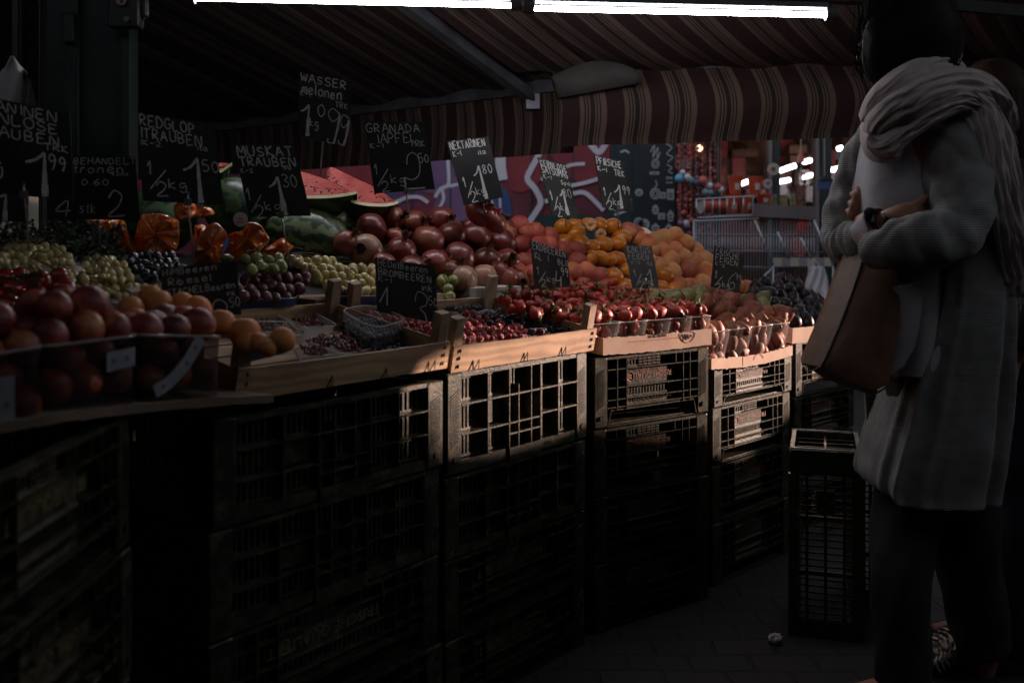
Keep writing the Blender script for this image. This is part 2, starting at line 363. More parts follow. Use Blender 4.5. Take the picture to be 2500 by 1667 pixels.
# switch box on the post
bx = thing('switch_box', 'black metal switch box with round pink badge fixed to the top of the iron post', 'switch box', W(300, 30, 2.96), world=True)
s = MB(); s.cbox(*W(262, 66, 2.93), *(W(338, -60, 2.93) + Vector((0, .05, 0))), .004); s.build('box', 'black_paint', bx)
mat('pink_badge', (.30, .12, .11), rough=.5)
s = MB(); c_ = W(296, 2, 2.925); s.tube([c_, c_ + Vector((0, -.003, 0))], .016, 18); s.build('badge', 'pink_badge', bx)
s = MB(); c_ = W(297, 3, 2.9195); s.tube([c_, c_ + Vector((0, -.001, 0))], .0115, 18); s.build('badge_ground', 'white_card', bx)
s = MB()
for a_, b_2 in (((-6, -8), (4, 8)), ((4, -8), (-6, 8)), ((-8, 1), (7, 0))): s.ribbon([W(297 + a_[0] * .8, 3 + a_[1] * .8, 2.917), W(297 + b_2[0] * .8, 3 + b_2[1] * .8, 2.917)], .002, (0, -1, 0))
s.build('badge_symbol', 'ink_black', bx)
s = MB(); c_ = W(311, 48, 2.93); s.tube([c_, c_ + Vector((0, -.012, 0))], .0075, 14); s.build('lock', 'dull_steel', bx)
s = MB(); s.tube([W(352, -20, 2.96), W(352, 40, 2.96), W(350, 44, 2.96)], [.014, .014, .009], 12); s.build('cable_gland', 'black_paint', bx)
for px, ww, lab in ((48, 22, 'thin dark steel post standing left of the broad iron post'), (106, 8, 'slim dark pipe between the thin steel post and the broad iron post')):
    s = MB(); b_ = W(px, 600, 3.3); r_ = ww / 2 / F * 3.3
    s.M = Matrix.Translation((b_.x, b_.y, 0)); s.box(-r_, -.02, 0, r_, .03, 3.2); s.box(-r_ * .5, -.028, 0, r_ * .5, -.02, 3.2)
    tag(s.build('steel_post', 'green_iron', off=(b_.x, b_.y, 0)), lab, 'post')
# bundle of white bags hung on the post
bag = thing('bag_bundle', 'bundle of crumpled white paper and plastic bags hung on the thin post', 'bags', W(45, 240, 2.7), world=True)
s = MB(); rings = []
for i in range(9):
    t_ = i / 8; y_ = lerp(140, 262, t_); hwid = [5, 16, 30, 40, 46, 48, 48, 47, 46][i]; cx = 30 + 8 * t_
    rings.append([W(cx + hwid * math.cos(a) * (1 + .12 * math.sin(a * 3 + i)), y_ + 4 * math.sin(a * 2 + i), 2.7 + .03 * math.sin(a) * (1 + .3 * math.sin(a * 5 + i * .7))) for a in [2 * math.pi * k / 26 for k in range(26)]])
s.loft(rings, True, True); s.build('outer_bag', 'bag_plastic', bag, sm=True)
s = MB()
for k, (x0, x1) in enumerate(((52, 64), (62, 76), (74, 94))):
    pts = smooth([(x0, 262), (x0 + 1, 200), (x0 + 5, 178), ((x0 + x1) / 2, 171 - 3 * k), (x1 - 3, 176), (x1, 205), (x1 - 3, 262)], 5) if 0 else smooth([Vector((x0, 262, 0)), Vector((x0 + 1, 200, 0)), Vector((x0 + 5, 178, 0)), Vector(((x0 + x1) / 2, 171 - 3 * k, 0)), Vector((x1 - 3, 176, 0)), Vector((x1, 205, 0)), Vector((x1 - 3, 262, 0))], 5)
    s.loft([[W(p.x, p.y, 2.655), W(p.x, p.y, 2.64 + .02), W(p.x, p.y, 2.72)] for p in pts], False)
s.build('folded_bag', 'white_card', bag, sm=True)
# ================= plastic crates =================
def text_mesh(name, body, size, M, mt, parent, ext=.0006, align='CENTER'):
    cu = bpy.data.curves.new(name, 'FONT'); cu.body = body; cu.size = size; cu.extrude = ext; cu.align_x = align; cu.resolution_u = 2
    o = bpy.data.objects.new(name, cu); COL.objects.link(o); dg = bpy.context.evaluated_depsgraph_get(); dg.update()
    me = bpy.data.meshes.new_from_object(o.evaluated_get(dg)); bpy.data.objects.remove(o); bpy.data.curves.remove(cu)
    me.transform(M); me.materials.clear(); me.materials.append(M_(mt)); q = bpy.data.objects.new(name, me); COL.objects.link(q); q.parent = parent; return q
def fr_text(x, y, z, flip=True):
    """letters on a front face (normal -y), turned upside down as on the upturned crates"""
    return Matrix.Translation((x, y, z)) @ (Matrix.Rotation(math.pi, 4, 'Y') if flip else Matrix.Identity(4)) @ Matrix.Rotation(R(90), 4, 'X')
H0 = .205
def crate_common(L, D, nm_label, lab):
    t = thing('plastic_crate', lab, 'crate'); h = H0; k = []
    for x0, sx in ((0, 1), (L - .052, -1)):
        for y0, sy in ((0, 1), (D - .05, -1)):
            s = MB(); s.cbox(x0, y0 + (0 if sy > 0 else 0), .002, x0 + .052, y0 + .05, h - .002, .003)
            if sy > 0:
                xa = x0 + .010
                for i in range(17):      # diagonal grip ribs
                    z = .055 + i * .0062; s.add([(xa, -.0018, z), (xa + .030, -.0018, z + .013), (xa + .030, -.0018, z + .0146), (xa, -.0018, z + .0016), (xa, .004, z - .0006), (xa + .030, .004, z + .0124), (xa + .030, .004, z + .0158), (xa, .004, z + .0028)],
                        [(0, 1, 2, 3), (0, 4, 5, 1), (1, 5, 6, 2), (2, 6, 7, 3), (3, 7, 4, 0)])
                s.tube([(x0 + .026, -.003, .03), (x0 + .026, .002, .03)], .007, 10)
            k.append(s.build('corner_post', 'crate_plastic', t))
    s = MB()      # floor, side and back walls
    s.box(.01, .01, .006, L - .01, D - .01, .010)
    n = int(D / .03)
    for x0 in (.004, L - .012):
        for i in range(n):
            y = .05 + i * (D - .1) / n; s.box(x0, y, .012, x0 + .006, y + .014, h - .02)
        for z in (.005, .06, .125, h - .017): s.box(x0 - .002, .04, z, x0 + .008 + .002, D - .04, z + .010)
    for i in range(int(L / .03)):
        x = .05 + i * .03
        if x < L - .06: s.box(x, D - .014, .012, x + .013, D - .008, h - .02)
    for z in (.005, .1, h - .017): s.box(.04, D - .016, z, L - .04, D - .006, z + .010)
    k.append(s.build('walls', 'crate_plastic', t)); return t, k
def grid(s, xs, zs, L, y=-.001, dp=.020, tw=.0034):
    """thin upright and level ribs standing proud of the recessed wall; each rib tapers to its outer edge"""
    for (x, z0, z1) in xs: s.hexa([(x - tw * .5, y, z0), (x + tw * .5, y, z0), (x + tw, y + dp, z0), (x - tw, y + dp, z0), (x - tw * .5, y, z1), (x + tw * .5, y, z1), (x + tw, y + dp, z1), (x - tw, y + dp, z1)])
    for (z, x0, x1) in zs: s.hexa([(x0, y + .0008, z - tw * .5), (x1, y + .0008, z - tw * .5), (x1, y + dp, z - tw), (x0, y + dp, z - tw), (x0, y + .0008, z + tw * .5), (x1, y + .0008, z + tw * .5), (x1, y + dp, z + tw), (x0, y + dp, z + tw)])
def slots(s, x0, x1, z0, z1, y=.020, p=.0135, w_=.0058):
    s.box(x0, y, z0, x1, y + .003, z0 + .006); s.box(x0, y, z1 - .006, x1, y + .003, z1)
    x = x0
    while x < x1 - w_ * .5: s.box(x, y + .0004, z0 + .006, min(x + w_, x1), y + .0034, z1 - .006); x += p
def crate_long(lab):
    L, D, h = .60, .40, H0; t, k = crate_common(L, D, 0, lab); s = MB(); a, b_ = .052, L - .052
    s.box(a, .001, h - .012, b_, .02, h - .002); s.box(a, .004, .002, b_, .022, .026)
    X = [a + (b_ - a) * f for f in (0, .205, .38, .46, .57, .655, .82, 1)]; Z = [.026, .078, .118, .158, h - .012]
    grid(s, [(X[i], .026, h - .012) for i in (1, 5, 6)] + [(X[2], .026, h - .012), (X[3], .026, .158), (X[4], .026, h - .012)], [(.138, a, b_), (.078, X[0], X[2]), (.078, X[2], X[5]), (.084, X[5], b_), (.055, X[2], X[5])], L)
    for i in range(7):
        if i in (2, 4): s.box(X[i], .02, .026, X[i + 1], .023, .135)
        elif i == 1: s.box(X[i], .02, .085, X[i + 1], .0225, .138); slots(s, X[i] + .004, X[i + 1] - .004, .028, .078)
        else: slots(s, X[i] + .004, X[i + 1] - .004, .080, .136); slots(s, X[i] + .004, X[i + 1] - .004, .028, .078)
        slots(s, X[i] + .004, X[i + 1] - .004, .140, h - .013)
    k.append(s.build('front_wall', 'crate_plastic', t)); s = MB(); s.box(X[2], -.002, -.0005, X[5], .02, .026); s.hexa([(X[5], -.002, .008), (X[5] + .012, -.002, .008), (X[5] + .012, .004, .008), (X[5], .004, .008), (X[5], -.002, .026), (X[5] + .002, -.002, .026), (X[5] + .002, .004, .026), (X[5], .004, .026)])
    k.append(s.build('lip', 'crate_plastic', t)); q = text_mesh('moulded_mark', '© TISMI CO', .012, fr_text(.40, .0038, .010, False), 'crate_plastic', t, .001); k.append(q)
    return proto(t, *k)
def crate_short(lab, L=.49, text='FRISCHE QUALITÄT', col='crate_red', D=.40):
    h = H0; t, k = crate_common(L, D, 0, lab); s = MB(); a, b_ = .052, L - .052; s.box(a, .001, h - .010, b_, .02, h - .002)
    Wd = b_ - a; X = [a + Wd * f for f in (0, .10, .20, .66, .83, .91, 1)]
    hz = .048                      # hand hole height
    s.add([], []); lip = [(a + .004, .004), (a + .016, hz), (b_ - .016, hz), (b_ - .004, .004)]
    s.tube([(x, .004, z) for x, z in lip], .0032, 6); s.box(a, .004, .001, b_, .03, .0045)
    s.box(a, .006, hz, b_, .009, hz + .010)
    grid(s, [(X[1], hz, h - .01), (X[2], hz, h - .01), (X[4], hz, h - .01), (X[5], hz, h - .01), ((X[3] + X[4]) / 2, .165, h - .01)], [(.165, a, b_), (.112, a, b_), (.078, a, b_), (hz + .008, a, b_)], L, dp=.018, tw=.0026)
    s.box(X[2], .008, .114, X[3], .011, .165)                      # printed panel
    s.box(X[2], .008, hz + .010, X[3], .011, .078)
    slots(s, X[2], X[3], .080, .112, y=.008, p=.0125, w_=.006)
    slots(s, X[2], X[2] + .05, .167, h - .011, y=.006, p=.0125, w_=.005)
    for i in range(5):
        for j in range(3): s.box(X[2] + .055 + i * .019, .006, .169 + j * .0085, X[2] + .071 + i * .019, .010, .1745 + j * .0085)
    for xa, xb in ((X[0], X[1]), (X[1], X[2]), (X[3], X[4]), (X[4], X[5]), (X[5], X[6])): slots(s, xa, xb, hz + .01, h - .01, y=.022, p=.016, w_=.009)
    k.append(s.build('front_wall', 'crate_plastic', t))
    cx = (X[2] + X[3]) / 2 + .008
    k.append(text_mesh('printed_name', text, .0255 * (Wd / .386), fr_text(cx, .0078, .1475), col, t, .0004))
    k.append(text_mesh('small_print', 'FRUCHT & GEMÜSE', .0125, fr_text(cx, .0078, .1585), col, t, .0004))
    k.append(text_mesh('moulded_mark', 'Linz  LGV FRISCHGÄRTNER  Leergut', .0135, fr_text((X[2] + X[3]) / 2, .0078, .0745), 'crate_plastic', t, .0012))
    s = MB(); c_ = Vector((X[2] + .020, .0076, .1385))
    s.tube([c_ + Vector((.0135 * math.cos(q), 0, .0135 * math.sin(q))) for q in [2 * math.pi * i / 20 for i in range(20)]], .0016, 5, closed=True)
    for z in (-.004, 0, .004): s.box(c_.x - .007, c_.y - .0006, c_.z + z - .0012, c_.x + .007, c_.y + .001, c_.z + z + .0012)
    k.append(s.build('round_logo', col, t)); return proto(t, *k)
ZA = Matrix.Identity(4)
def stack(px0, Y0, px1, Y1, hs, kinds, labels, L0, grp):
    a = Vector(((px0 - 1250) / F * Y0, Y0, 0)); b_ = Vector(((px1 - 1250) / F * Y1, Y1, 0)); u = (b_ - a).normalized(); L = (b_ - a).length
    z = 0
    for i, (h, kd, lb) in enumerate(zip(hs, kinds, labels)):
        j = Vector((random.uniform(-.004, .004), random.uniform(-.004, .004), 0)) if i else Vector((0, 0, 0))
        M = frame(a + j + Vector((0, 0, z)), u, Vector((-u.y, u.x, 0))) @ Matrix.Rotation(R(random.uniform(-.5, .5)), 4, 'Z') @ Matrix.Diagonal((L / L0[kd], 1, (h - .0015) / H0, 1))
        POOLS[kd].put(M, lb, grp); z += h
    return frame(a, u, Vector((-u.y, u.x, 0)))
POOLS = {'A': Pool(crate_long('x')), 'B': Pool(crate_short('x')), 'C': Pool(crate_short('x', .60, 'FRISCHE QUALITÄT', 'crate_ochre'))}
L0 = {'A': .60, 'B': .49, 'C': .60}
G = 'dark plastic crates stacked under the stall'
N_ = ['bottom crate', 'second crate from the ground', 'third crate from the ground', 'top crate']
def labs(where, extra=None): return ['%s of the stack %s' % (n_, where) for n_ in N_]
POOLS['C'].put  # long crate with print
stack(-90, 1.12, 318, 1.635, [.215, .215, .215, .215], 'CCCC', labs('under the plum boxes at the left end'), L0, G)
stack(515, 1.80, 1078, 2.32, [.205, .203, .204, .204], 'CCAA', labs('under the blueberry crate'), L0, G)
stack(1090, 2.34, 1431, 2.80, [.19, .19, .20, .247], 'CCAA', labs('under the raspberry crate'), L0, G)
stack(1452, 2.86, 1731, 3.15, [.2, .195, .195, .21], 'BBBB', labs('under the strawberry carton'), L0, G)
stack(1741, 3.25, 1930, 3.62, [.205, .19, .19, .13], 'BBBB', labs('under the cactus fig carton'), L0, G)
stack(1942, 3.70, 2085, 4.02, [.19, .19, .165, .208], 'BBBB', labs('under the fig carton'), L0, G)
# two crates standing on end before the fig stack
def on_end(px, Y, ang, lb, z=0, sc_=1):
    M = Matrix.Translation((((px - 1250) / F) * Y, Y, z)) @ Matrix.Rotation(R(ang), 4, 'Z') @ Matrix.Rotation(R(-90), 4, 'Y') @ Matrix.Rotation(R(-90), 4, 'X').inverted() 
    POOLS['A'].put(M @ Matrix.Diagonal((sc_, 1, 1, 1)), lb, 'crates standing on end by the woman')
def standing(px0, py0, px1, Y0, Y1, lb):
    """crate on its short side: its open top faces away, its long axis is upright"""
    a = Vector(((px0 - 1250) / F * Y0, Y0, 0)); b_ = Vector(((px1 - 1250) / F * Y1, Y1, 0)); u = (b_ - a).normalized(); n_ = Vector((-u.y, u.x, 0)); H = EYE - (py0 - HZ) / F * Y0
    # local x -> up, local y -> u, local z -> away (n_)
    M = Matrix.Identity(4); ax = (Vector((0, 0, H / .60)), u * ((b_ - a).length / .40), n_)
    for i in range(3):
        for j in range(3): M[i][j] = ax[j][i]
        M[i][3] = a[i]
    return POOLS['A'].put(M, lb, 'crates standing on end by the woman')
E_ = crate_long('x')  # prototype for crates on end: floor outwards with slats
def end_crate(px0, py0, px1, Y0, Y1, lb):
    a = Vector(((px0 - 1250) / F * Y0, Y0, 0)); b_ = Vector(((px1 - 1250) / F * Y1, Y1, 0)); u = (b_ - a).normalized(); H = EYE - (py0 - HZ) / F * Y0; wd = (b_ - a).length
    t = thing('plastic_crate', lb, 'crate', a, 'crates standing on end by the woman'); t.rotation_euler = (0, 0, math.atan2(u.y, u.x)); D = .30
    s = MB(); s.cbox(0, 0, H - .075, wd, .022, H, .006); s.box(.004, .022, H - .05, .016, D, H - .003); s.box(wd - .016, .022, H - .05, wd - .004, D, H - .003); s.cbox(0, D, H - .06, wd, D + .014, H - .002, .004); [s.box(.016, y, H - .035, wd - .016, y + .005, H - .02) for y in (.07, .13, .19, .25)]; s.box(wd * .5 - .003, .022, H - .04, wd * .5 + .003, D, H - .018);
    for i in range(26): s.add([(.03 + i * .0085, -.002, H - .055), (.034 + i * .0085, -.002, H - .055), (.046 + i * .0085, -.002, H - .022), (.042 + i * .0085, -.002, H - .022)], [(0, 1, 2, 3)]) if .05 + i * .0085 < wd - .03 else None
    s.build('end_panel', 'crate_plastic', t)
    s = MB(); s.box(0, 0, 0, .03, D, H - .075); s.box(wd - .03, 0, 0, wd, D, H - .075); s.box(.03, 0, 0, wd - .03, .02, .05); s.build('edge_walls', 'crate_plastic', t)
    s = MB(); nz_ = int(H / .019)
    for i in range(nz_):
        z = .05 + i * .019
        if z > H - .09: break
        s.box(.03, .006, z, wd - .03, .010, z + .0045)
    for f in (.25, .5, .75): s.box(wd * f - .004, .002, .05, wd * f + .004, .016, H - .075)
    for z in (H * .33, H * .62): s.box(.03, .003, z, wd - .03, .014, z + .012)
    s.box(wd * .38, .001, H * .66, wd * .62, .008, H * .78); s.build('slatted_floor', 'crate_plastic', t)
for c_ in [E_] + list(KIDS[E_.name]): bpy.data.objects.remove(c_)
end_crate(1925, 1092, 2108, 2.86, 2.80, 'dark plastic crate standing on end on the ground before the fig stack')
end_crate(2088, 1112, 2240, 3.08, 3.04, 'plastic crate on end, half hidden behind the black trousers')
# a low crate seen in the gap between the first two stacks
end_crate(328, 1545, 470, 2.05, 2.15, 'low dark crate in the gap between the two left stacks')
# grey delivery label on the strawberry stack's lowest crate
s = MB(); a_ = W(1541, 1600, 2.93); s.hexa([W(1541, 1608, 2.92), W(1615, 1590, 3.0), W(1615, 1590, 3.003), W(1541, 1608, 2.923), W(1543, 1578, 2.92), W(1617, 1556, 3.0), W(1617, 1556, 3.003), W(1543, 1578, 2.923)])
tag(s.build('paper_label', 'grey_label', off=a_), 'small grey paper label stuck low on the strawberry stack', 'label')

# ================= wooden crates =================
def wood_crate(lab, M, L=.60, D=.40, hb=.066, marks=(), seed=1, back=True):
    """shallow wooden crate; local x along the front, y back, z up"""
    t = thing('wooden_crate', lab, 'wooden crate', group='shallow wooden crates on the stall'); t.matrix_world = M; rnd = random.Random(seed)
    s = MB(); n = 24; fr = []
    for i in range(n + 1):
        f = i / n; x = f * L; bow = .006 * math.sin(math.pi * f) + .002 * noise.noise((x * 9, seed, 0)); e = .0016 * noise.noise((x * 30, seed, 3))
        fr.append([(x, -.004 + bow * -1, .002 + e + .004 * math.sin(math.pi * f)), (x, .003 - bow, .002 + e), (x, .003 - bow, hb + e), (x, -.004 - bow, hb + e)])
    s.loft(fr, True, True); fb = s.build('front_board', 'poplar', t)
    if back: s = MB(); s.box(.002, D - .004, .004, L - .002, D + .003, hb * .95); s.build('back_board', 'poplar', t)
    for x in (.004, L - .008): s = MB(); s.box(x, .012, .004, x + .005, D - .012, hb * .97); s.build('side_board', 'poplar', t)
    for x, y in ((.006, .005), (L - .036, .005), (.006, D - .03), (L - .036, D - .03)):
        s = MB(); tp = .128 + rnd.uniform(-.003, .003); s.hexa([(x, y, .004), (x + .029, y, .004), (x + .029, y + .024, .004), (x, y + .024, .004), (x, y, tp), (x + .029, y, tp + .003), (x + .029, y + .024, tp + .004), (x, y + .024, tp + .002)]); s.build('corner_post', 'poplar_post', t)
    s = MB()
    for i in range(5): y = .012 + i * .078; s.box(.012, y, .004, L - .012, y + .066, .008)
    s.build('base_slats', 'poplar', t)
    for f in marks:      # wire staples
        s = MB(); x = f * L; s.tube([(x, -.012, .004), (x + .008, -.013, .016), (x + .014, -.0135, .030)], .0013, 5); s.tube([(x + .014, -.0135, .030), (x + .018, -.013, .008)], .0011, 5); s.build('staple', 'ink_black', t)
    for x in (.020, L - .022):
        for z in (.016, .036, .054): s = MB(); s.hexa([(x, -.0085, z - .004), (x + .0026, -.0085, z - .002), (x + .0026, -.005, z - .002), (x, -.005, z - .004), (x, -.0085, z + .003), (x + .0014, -.0085, z + .005), (x + .0014, -.005, z + .005), (x, -.005, z + .003)]); s.build('nail', 'ink_black', t)
    return t
def front_frame(px0, py0, Y0, px1, py1, Y1, tilt):
    a, b_ = W(px0, py0, Y0), W(px1, py1, Y1); z = (a.z + b_.z) / 2; a.z = b_.z = z; u = (b_ - a).normalized(); return frame(a, u, Vector((-u.y, u.x, 0))) @ Matrix.Rotation(R(tilt), 4, 'X'), (b_ - a).length
MC1, LC1 = front_frame(568, 974, 1.84, 1088, 908, 2.32, 11); MC2, LC2 = front_frame(1097, 904, 2.34, 1446, 863, 2.80, 11)
wood_crate('shallow wooden crate holding blueberries and red currants', MC1, LC1, marks=(.36, .62, .88), seed=2)
wood_crate('shallow wooden crate of raspberries and blackberries, its front board in sunlight', MC2, LC2, marks=(.12, .44, .72), seed=5)
def inter(M, px, py, c):
    """world point of the frame's pixel on the plane z = c of the local frame M"""
    n_ = (M.to_3x3() @ Vector((0, 0, 1))).normalized(); o = M @ Vector((0, 0, c)); e = Vector((0, 0, EYE)); d = W(px, py, 1.0) - e
    return e + d * ((o - e).dot(n_) / d.dot(n_))
# black sheet added behind the crates to block light showing through the slats
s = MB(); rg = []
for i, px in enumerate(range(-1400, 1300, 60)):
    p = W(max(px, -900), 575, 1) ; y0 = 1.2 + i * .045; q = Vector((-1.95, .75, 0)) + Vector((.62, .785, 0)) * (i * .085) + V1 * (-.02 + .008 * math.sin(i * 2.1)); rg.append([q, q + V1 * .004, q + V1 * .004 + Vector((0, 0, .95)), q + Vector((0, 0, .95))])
s.loft(rg, True, True); tag(s.build('light_block_sheet', 'black_hole', off=(-.6, 2.6, 0)), 'black sheet added behind the stacked crates to block light from beyond', 'cloth')
# wedge boards that prop the tilted crates, and the sloping shelf behind them
def Zb(px):
    K = [(-400, 1.70), (0, 1.95), (200, 2.08), (400, 2.2), (600, 2.36), (800, 2.57), (1166, 3.05), (1460, 3.5), (1700, 3.95), (1900, 4.2), (2300, 4.7)]
    for (a, y0), (b_, y1) in zip(K, K[1:]):
        if px <= b_: return lerp(y0, y1, (px - a) / (b_ - a))
    return K[-1][1]
s = MB(); rg = []
for px in (-300, 0, 200, 400, 600, 800, 1000, 1166, 1300, 1460, 1600, 1740):
    y0 = Zb(px); p0 = Vector(((px - 1250) / F * y0, y0, .935)); p1 = p0 + V1 * .62 + Vector((0, 0, .16)); p2 = p1 + V1 * .05
    rg.append([p0 + Vector((0, 0, -.02)), p0, p1, p2, p2 + Vector((0, 0, -.04)), p1 + Vector((0, 0, -.04))])
s.loft(rg, True, True); o = s.build('display_shelf', 'black_paint', off=(-.4, 2.9, .9)); tag(o, 'dark sloping shelf that carries the heaps of grapes, pomegranates and peaches', 'shelf')
s = MB()
for px in (-100, 450, 1000, 1500): y0 = Zb(px) + .25; x = (px - 1250) / F * y0 - .1; s.box(x - .02, y0, 0, x + .02, y0 + .04, .95)
s.build('leg_frame', 'black_paint', o).location = (0, 0, 0); o.children[0].data.transform(Matrix.Translation(-o.location))
# ================= cartons =================
def carton(lab, M, L, D, h, rag=.002, mt='cardboard', marks=True, hand=False):
    t = thing('carton_tray', lab, 'carton', group='cardboard trays on the stall'); t.matrix_world = M; n = 40
    s = MB(); rg = []
    for i in range(n + 1):
        x = L * i / n; e = rag * noise.noise((x * 60, L * 9, 1)) * 2; sg = -.012 * math.sin(math.pi * i / n) * (1 if rag > .003 else .3)
        rg.append([(x, 0, sg + .5 * e), (x, .004, sg), (x, .0045, h + e + sg), (x, .0005, h + e * .6 + sg)])
    s.loft(rg, True, True); s.build('front_wall', mt, t)
    s = MB(); s.box(0, .005, 0, .004, D, h); s.box(L - .004, .005, 0, L, D, h); s.box(.004, D - .004, 0, L - .004, D, h); s.box(.004, .005, .001, L - .004, D - .004, .004); s.build('tray_walls', mt, t)
    if marks:
        s = MB(); s.box(L * .22, -.0008, h * .62, L * .68, .0004, h * .655)
        s.tube([(L * .76 + .034 * math.cos(a) * (L / .46), -.0006, h * .60 + h * .34 * math.sin(a + .5 * math.cos(a))) for a in [2 * math.pi * i / 28 for i in range(28)]], .0007, 4, closed=True); s.build('red_print', 'ink_red', t)
        s = MB(); P = smooth([Vector((L * .70 + dx * .012, -.0006, h * .6 + dz * h * .25)) for dx, dz in ((0, 0), (.6, .9), (1, 0), (.5, -.8), (1.2, -.2), (1.8, .9), (1.9, -.6), (2.6, .7), (2.9, -.4), (3.6, .6), (4.2, 0))], 5)
        s.tube(P, .0006, 4); s.build('scribble', 'ink_black', t)
        q = text_mesh('printed_word', 'SALAD BOWL', h * .26, fr_text(L * .48, -.0004, h * .76, False), 'ink_black', t, .0003)
    return t
MT3, LT3 = front_frame(1472, 866, 2.865, 1737, 842, 3.15, 2); MT4, LT4 = front_frame(1737, 898, 3.22, 1935, 871, 3.60, 1); MT5, LT5 = front_frame(1934, 836, 3.68, 2110, 818, 4.05, 3)
t3 = carton('pale cardboard carton with torn edge under the strawberry punnets', MT3, LT3, .40, .050, .0028)
carton('low cardboard carton bending under the cactus fig cups', MT4, LT4, .38, .036, .004, marks=False)
s = MB(); s.box(LT4 * .36, -.0008, .002 - .01, LT4 * .363, .0004, .034 - .01); s.tube([(LT4 * .55 + .03 * math.cos(a), -.0008, .008 + .018 * math.sin(a)) for a in [math.pi * i / 12 for i in range(13)]], .0008, 4)
s.build('red_print', 'ink_red', [o for o in bpy.data.objects if o.get('label', '').startswith('low cardboard')][0])
carton('small cardboard carton holding the dark figs', MT5, LT5, .38, .058, .001, marks=False)
# ================= fruit =================
def fmat(name, c, c2, c3=None, scale=14, rough=.35, coat=.3, spots=None, bump=.1, bscale=120, var=.15, sub=.0, ramp=(.38, .62), dist=.0015):
    m = mat(name, c, c2, scale=scale, rough=rough, coat=coat, var=var, bump=bump, bscale=bscale, ramp=ramp, sub=sub, dist=dist); t, N, L = nodes(m)
    r = [n for n in N if n.type == 'VALTORGB'][0]
    if c3: e = r.color_ramp.elements.new(ramp[1] + .14); e.color = (*c3, 1)
    if spots:
        col, sc_, th = spots; v = N.new('ShaderNodeTexVoronoi'); v.inputs['Scale'].default_value = sc_; tc = [n for n in N if n.type == 'TEX_COORD'][0]; L.new(tc.outputs['Object'], v.inputs[0])
        lt = N.new('ShaderNodeMath'); lt.operation = 'LESS_THAN'; lt.inputs[1].default_value = th; L.new(v.outputs['Distance'], lt.inputs[0])
        p = N['Principled BSDF']; src = p.inputs['Base Color'].links[0].from_socket; mx = N.new('ShaderNodeMix'); mx.data_type = 'RGBA'
        L.new(lt.outputs[0], mx.inputs[0]); L.new(src, mx.inputs[6]); mx.inputs[7].default_value = (*col, 1); L.new(mx.outputs[2], p.inputs['Base Color'])
    return m
fmat('pomegranate_skin', (.15, .014, .014), (.22, .05, .030), (.30, .14, .075), scale=12, rough=.38, coat=.35, spots=((.12, .05, .03), 90, .10), var=.25)
fmat('pomegranate_pale', (.33, .13, .085), (.38, .22, .14), (.26, .07, .05), scale=14, rough=.4, coat=.2)
mat('pomegranate_crown', (.10, .045, .025), (.16, .07, .04), scale=30, rough=.8)
mat('pomegranate_seeds', (.30, .01, .02), (.20, .005, .01), scale=60, rough=.2, coat=.4)
fmat('peach_red', (.30, .035, .030), (.44, .10, .05), (.55, .25, .09), scale=13, rough=.62, coat=0, var=.22)
fmat('peach_orange', (.62, .28, .09), (.52, .15, .05), (.33, .05, .03), scale=11, rough=.6, coat=0, var=.18)
fmat('peach_flesh', (.62, .30, .06), (.60, .24, .04), scale=20, rough=.3)
fmat('satsuma_peel', (.60, .185, .014), (.52, .14, .010), scale=6, rough=.38, coat=.25, bump=.3, bscale=420, var=.12, dist=.001)
fmat('satsuma_flesh', (.62, .33, .16), (.50, .24, .10), scale=60, rough=.4)
fmat('tomato_skin', (.28, .012, .010), (.34, .02, .012), scale=6, rough=.18, coat=.5, bump=0)
mat('tomato_green', (.03, .06, .015), (.05, .05, .02), rough=.7)
fmat('plum_skin', (.12, .012, .018), (.26, .035, .025), (.46, .16, .06), scale=17, rough=.5, coat=.05, var=.3, ramp=(.34, .52))
fmat('apricot_skin', (.64, .20, .055), (.64, .27, .08), scale=10, rough=.55, coat=0, spots=((.35, .12, .05), 140, .09))
fmat('strawberry_skin', (.28, .009, .009), (.38, .022, .014), scale=30, rough=.48, coat=.08, bump=.8, bscale=330, spots=((.50, .28, .10), 300, .22), var=.25)
mat('strawberry_leaf', (.10, .14, .03), (.20, .16, .06), rough=.7)
fmat('cactus_fig_skin', (.32, .12, .05), (.24, .05, .032), (.17, .12, .04), scale=12, rough=.6, coat=0, spots=((.06, .03, .02), 95, .22), var=.3, ramp=(.36, .55))
fmat('cactus_fig_green', (.17, .17, .05), (.26, .20, .06), scale=10, rough=.5, coat=.1, spots=((.06, .03, .02), 115, .17), var=.2)
fmat('fig_skin', (.012, .008, .012), (.035, .016, .024), (.05, .04, .02), scale=18, rough=.5, coat=0)
def grape_mat(n_, c, c2, rough=.2): return fmat(n_, c, c2, scale=25, rough=rough, coat=.3, var=.25, sub=.0, bump=0)
grape_mat('grape_white', (.42, .34, .13), (.54, .43, .20)); grape_mat('grape_green', (.25, .28, .08), (.33, .34, .12)); grape_mat('grape_red', (.085, .02, .032), (.13, .035, .045), .35); grape_mat('grape_black', (.008, .008, .014), (.02, .018, .03), .25)
mat('grape_stem', (.07, .045, .02), (.10, .08, .03), rough=.8)
fmat('raspberry_skin', (.27, .008, .014), (.22, .006, .010), scale=60, rough=.4, coat=.15); fmat('blackberry_skin', (.008, .006, .012), (.02, .012, .02), scale=60, rough=.25, coat=.3)
fmat('blueberry_skin', (.009, .013, .028), (.022, .028, .048), scale=40, rough=.55, coat=0); fmat('currant_skin', (.15, .006, .006), (.09, .003, .003), scale=40, rough=.15, coat=.5)
def finish(root_mesh, *ch): return Pool(proto(root_mesh, *ch))
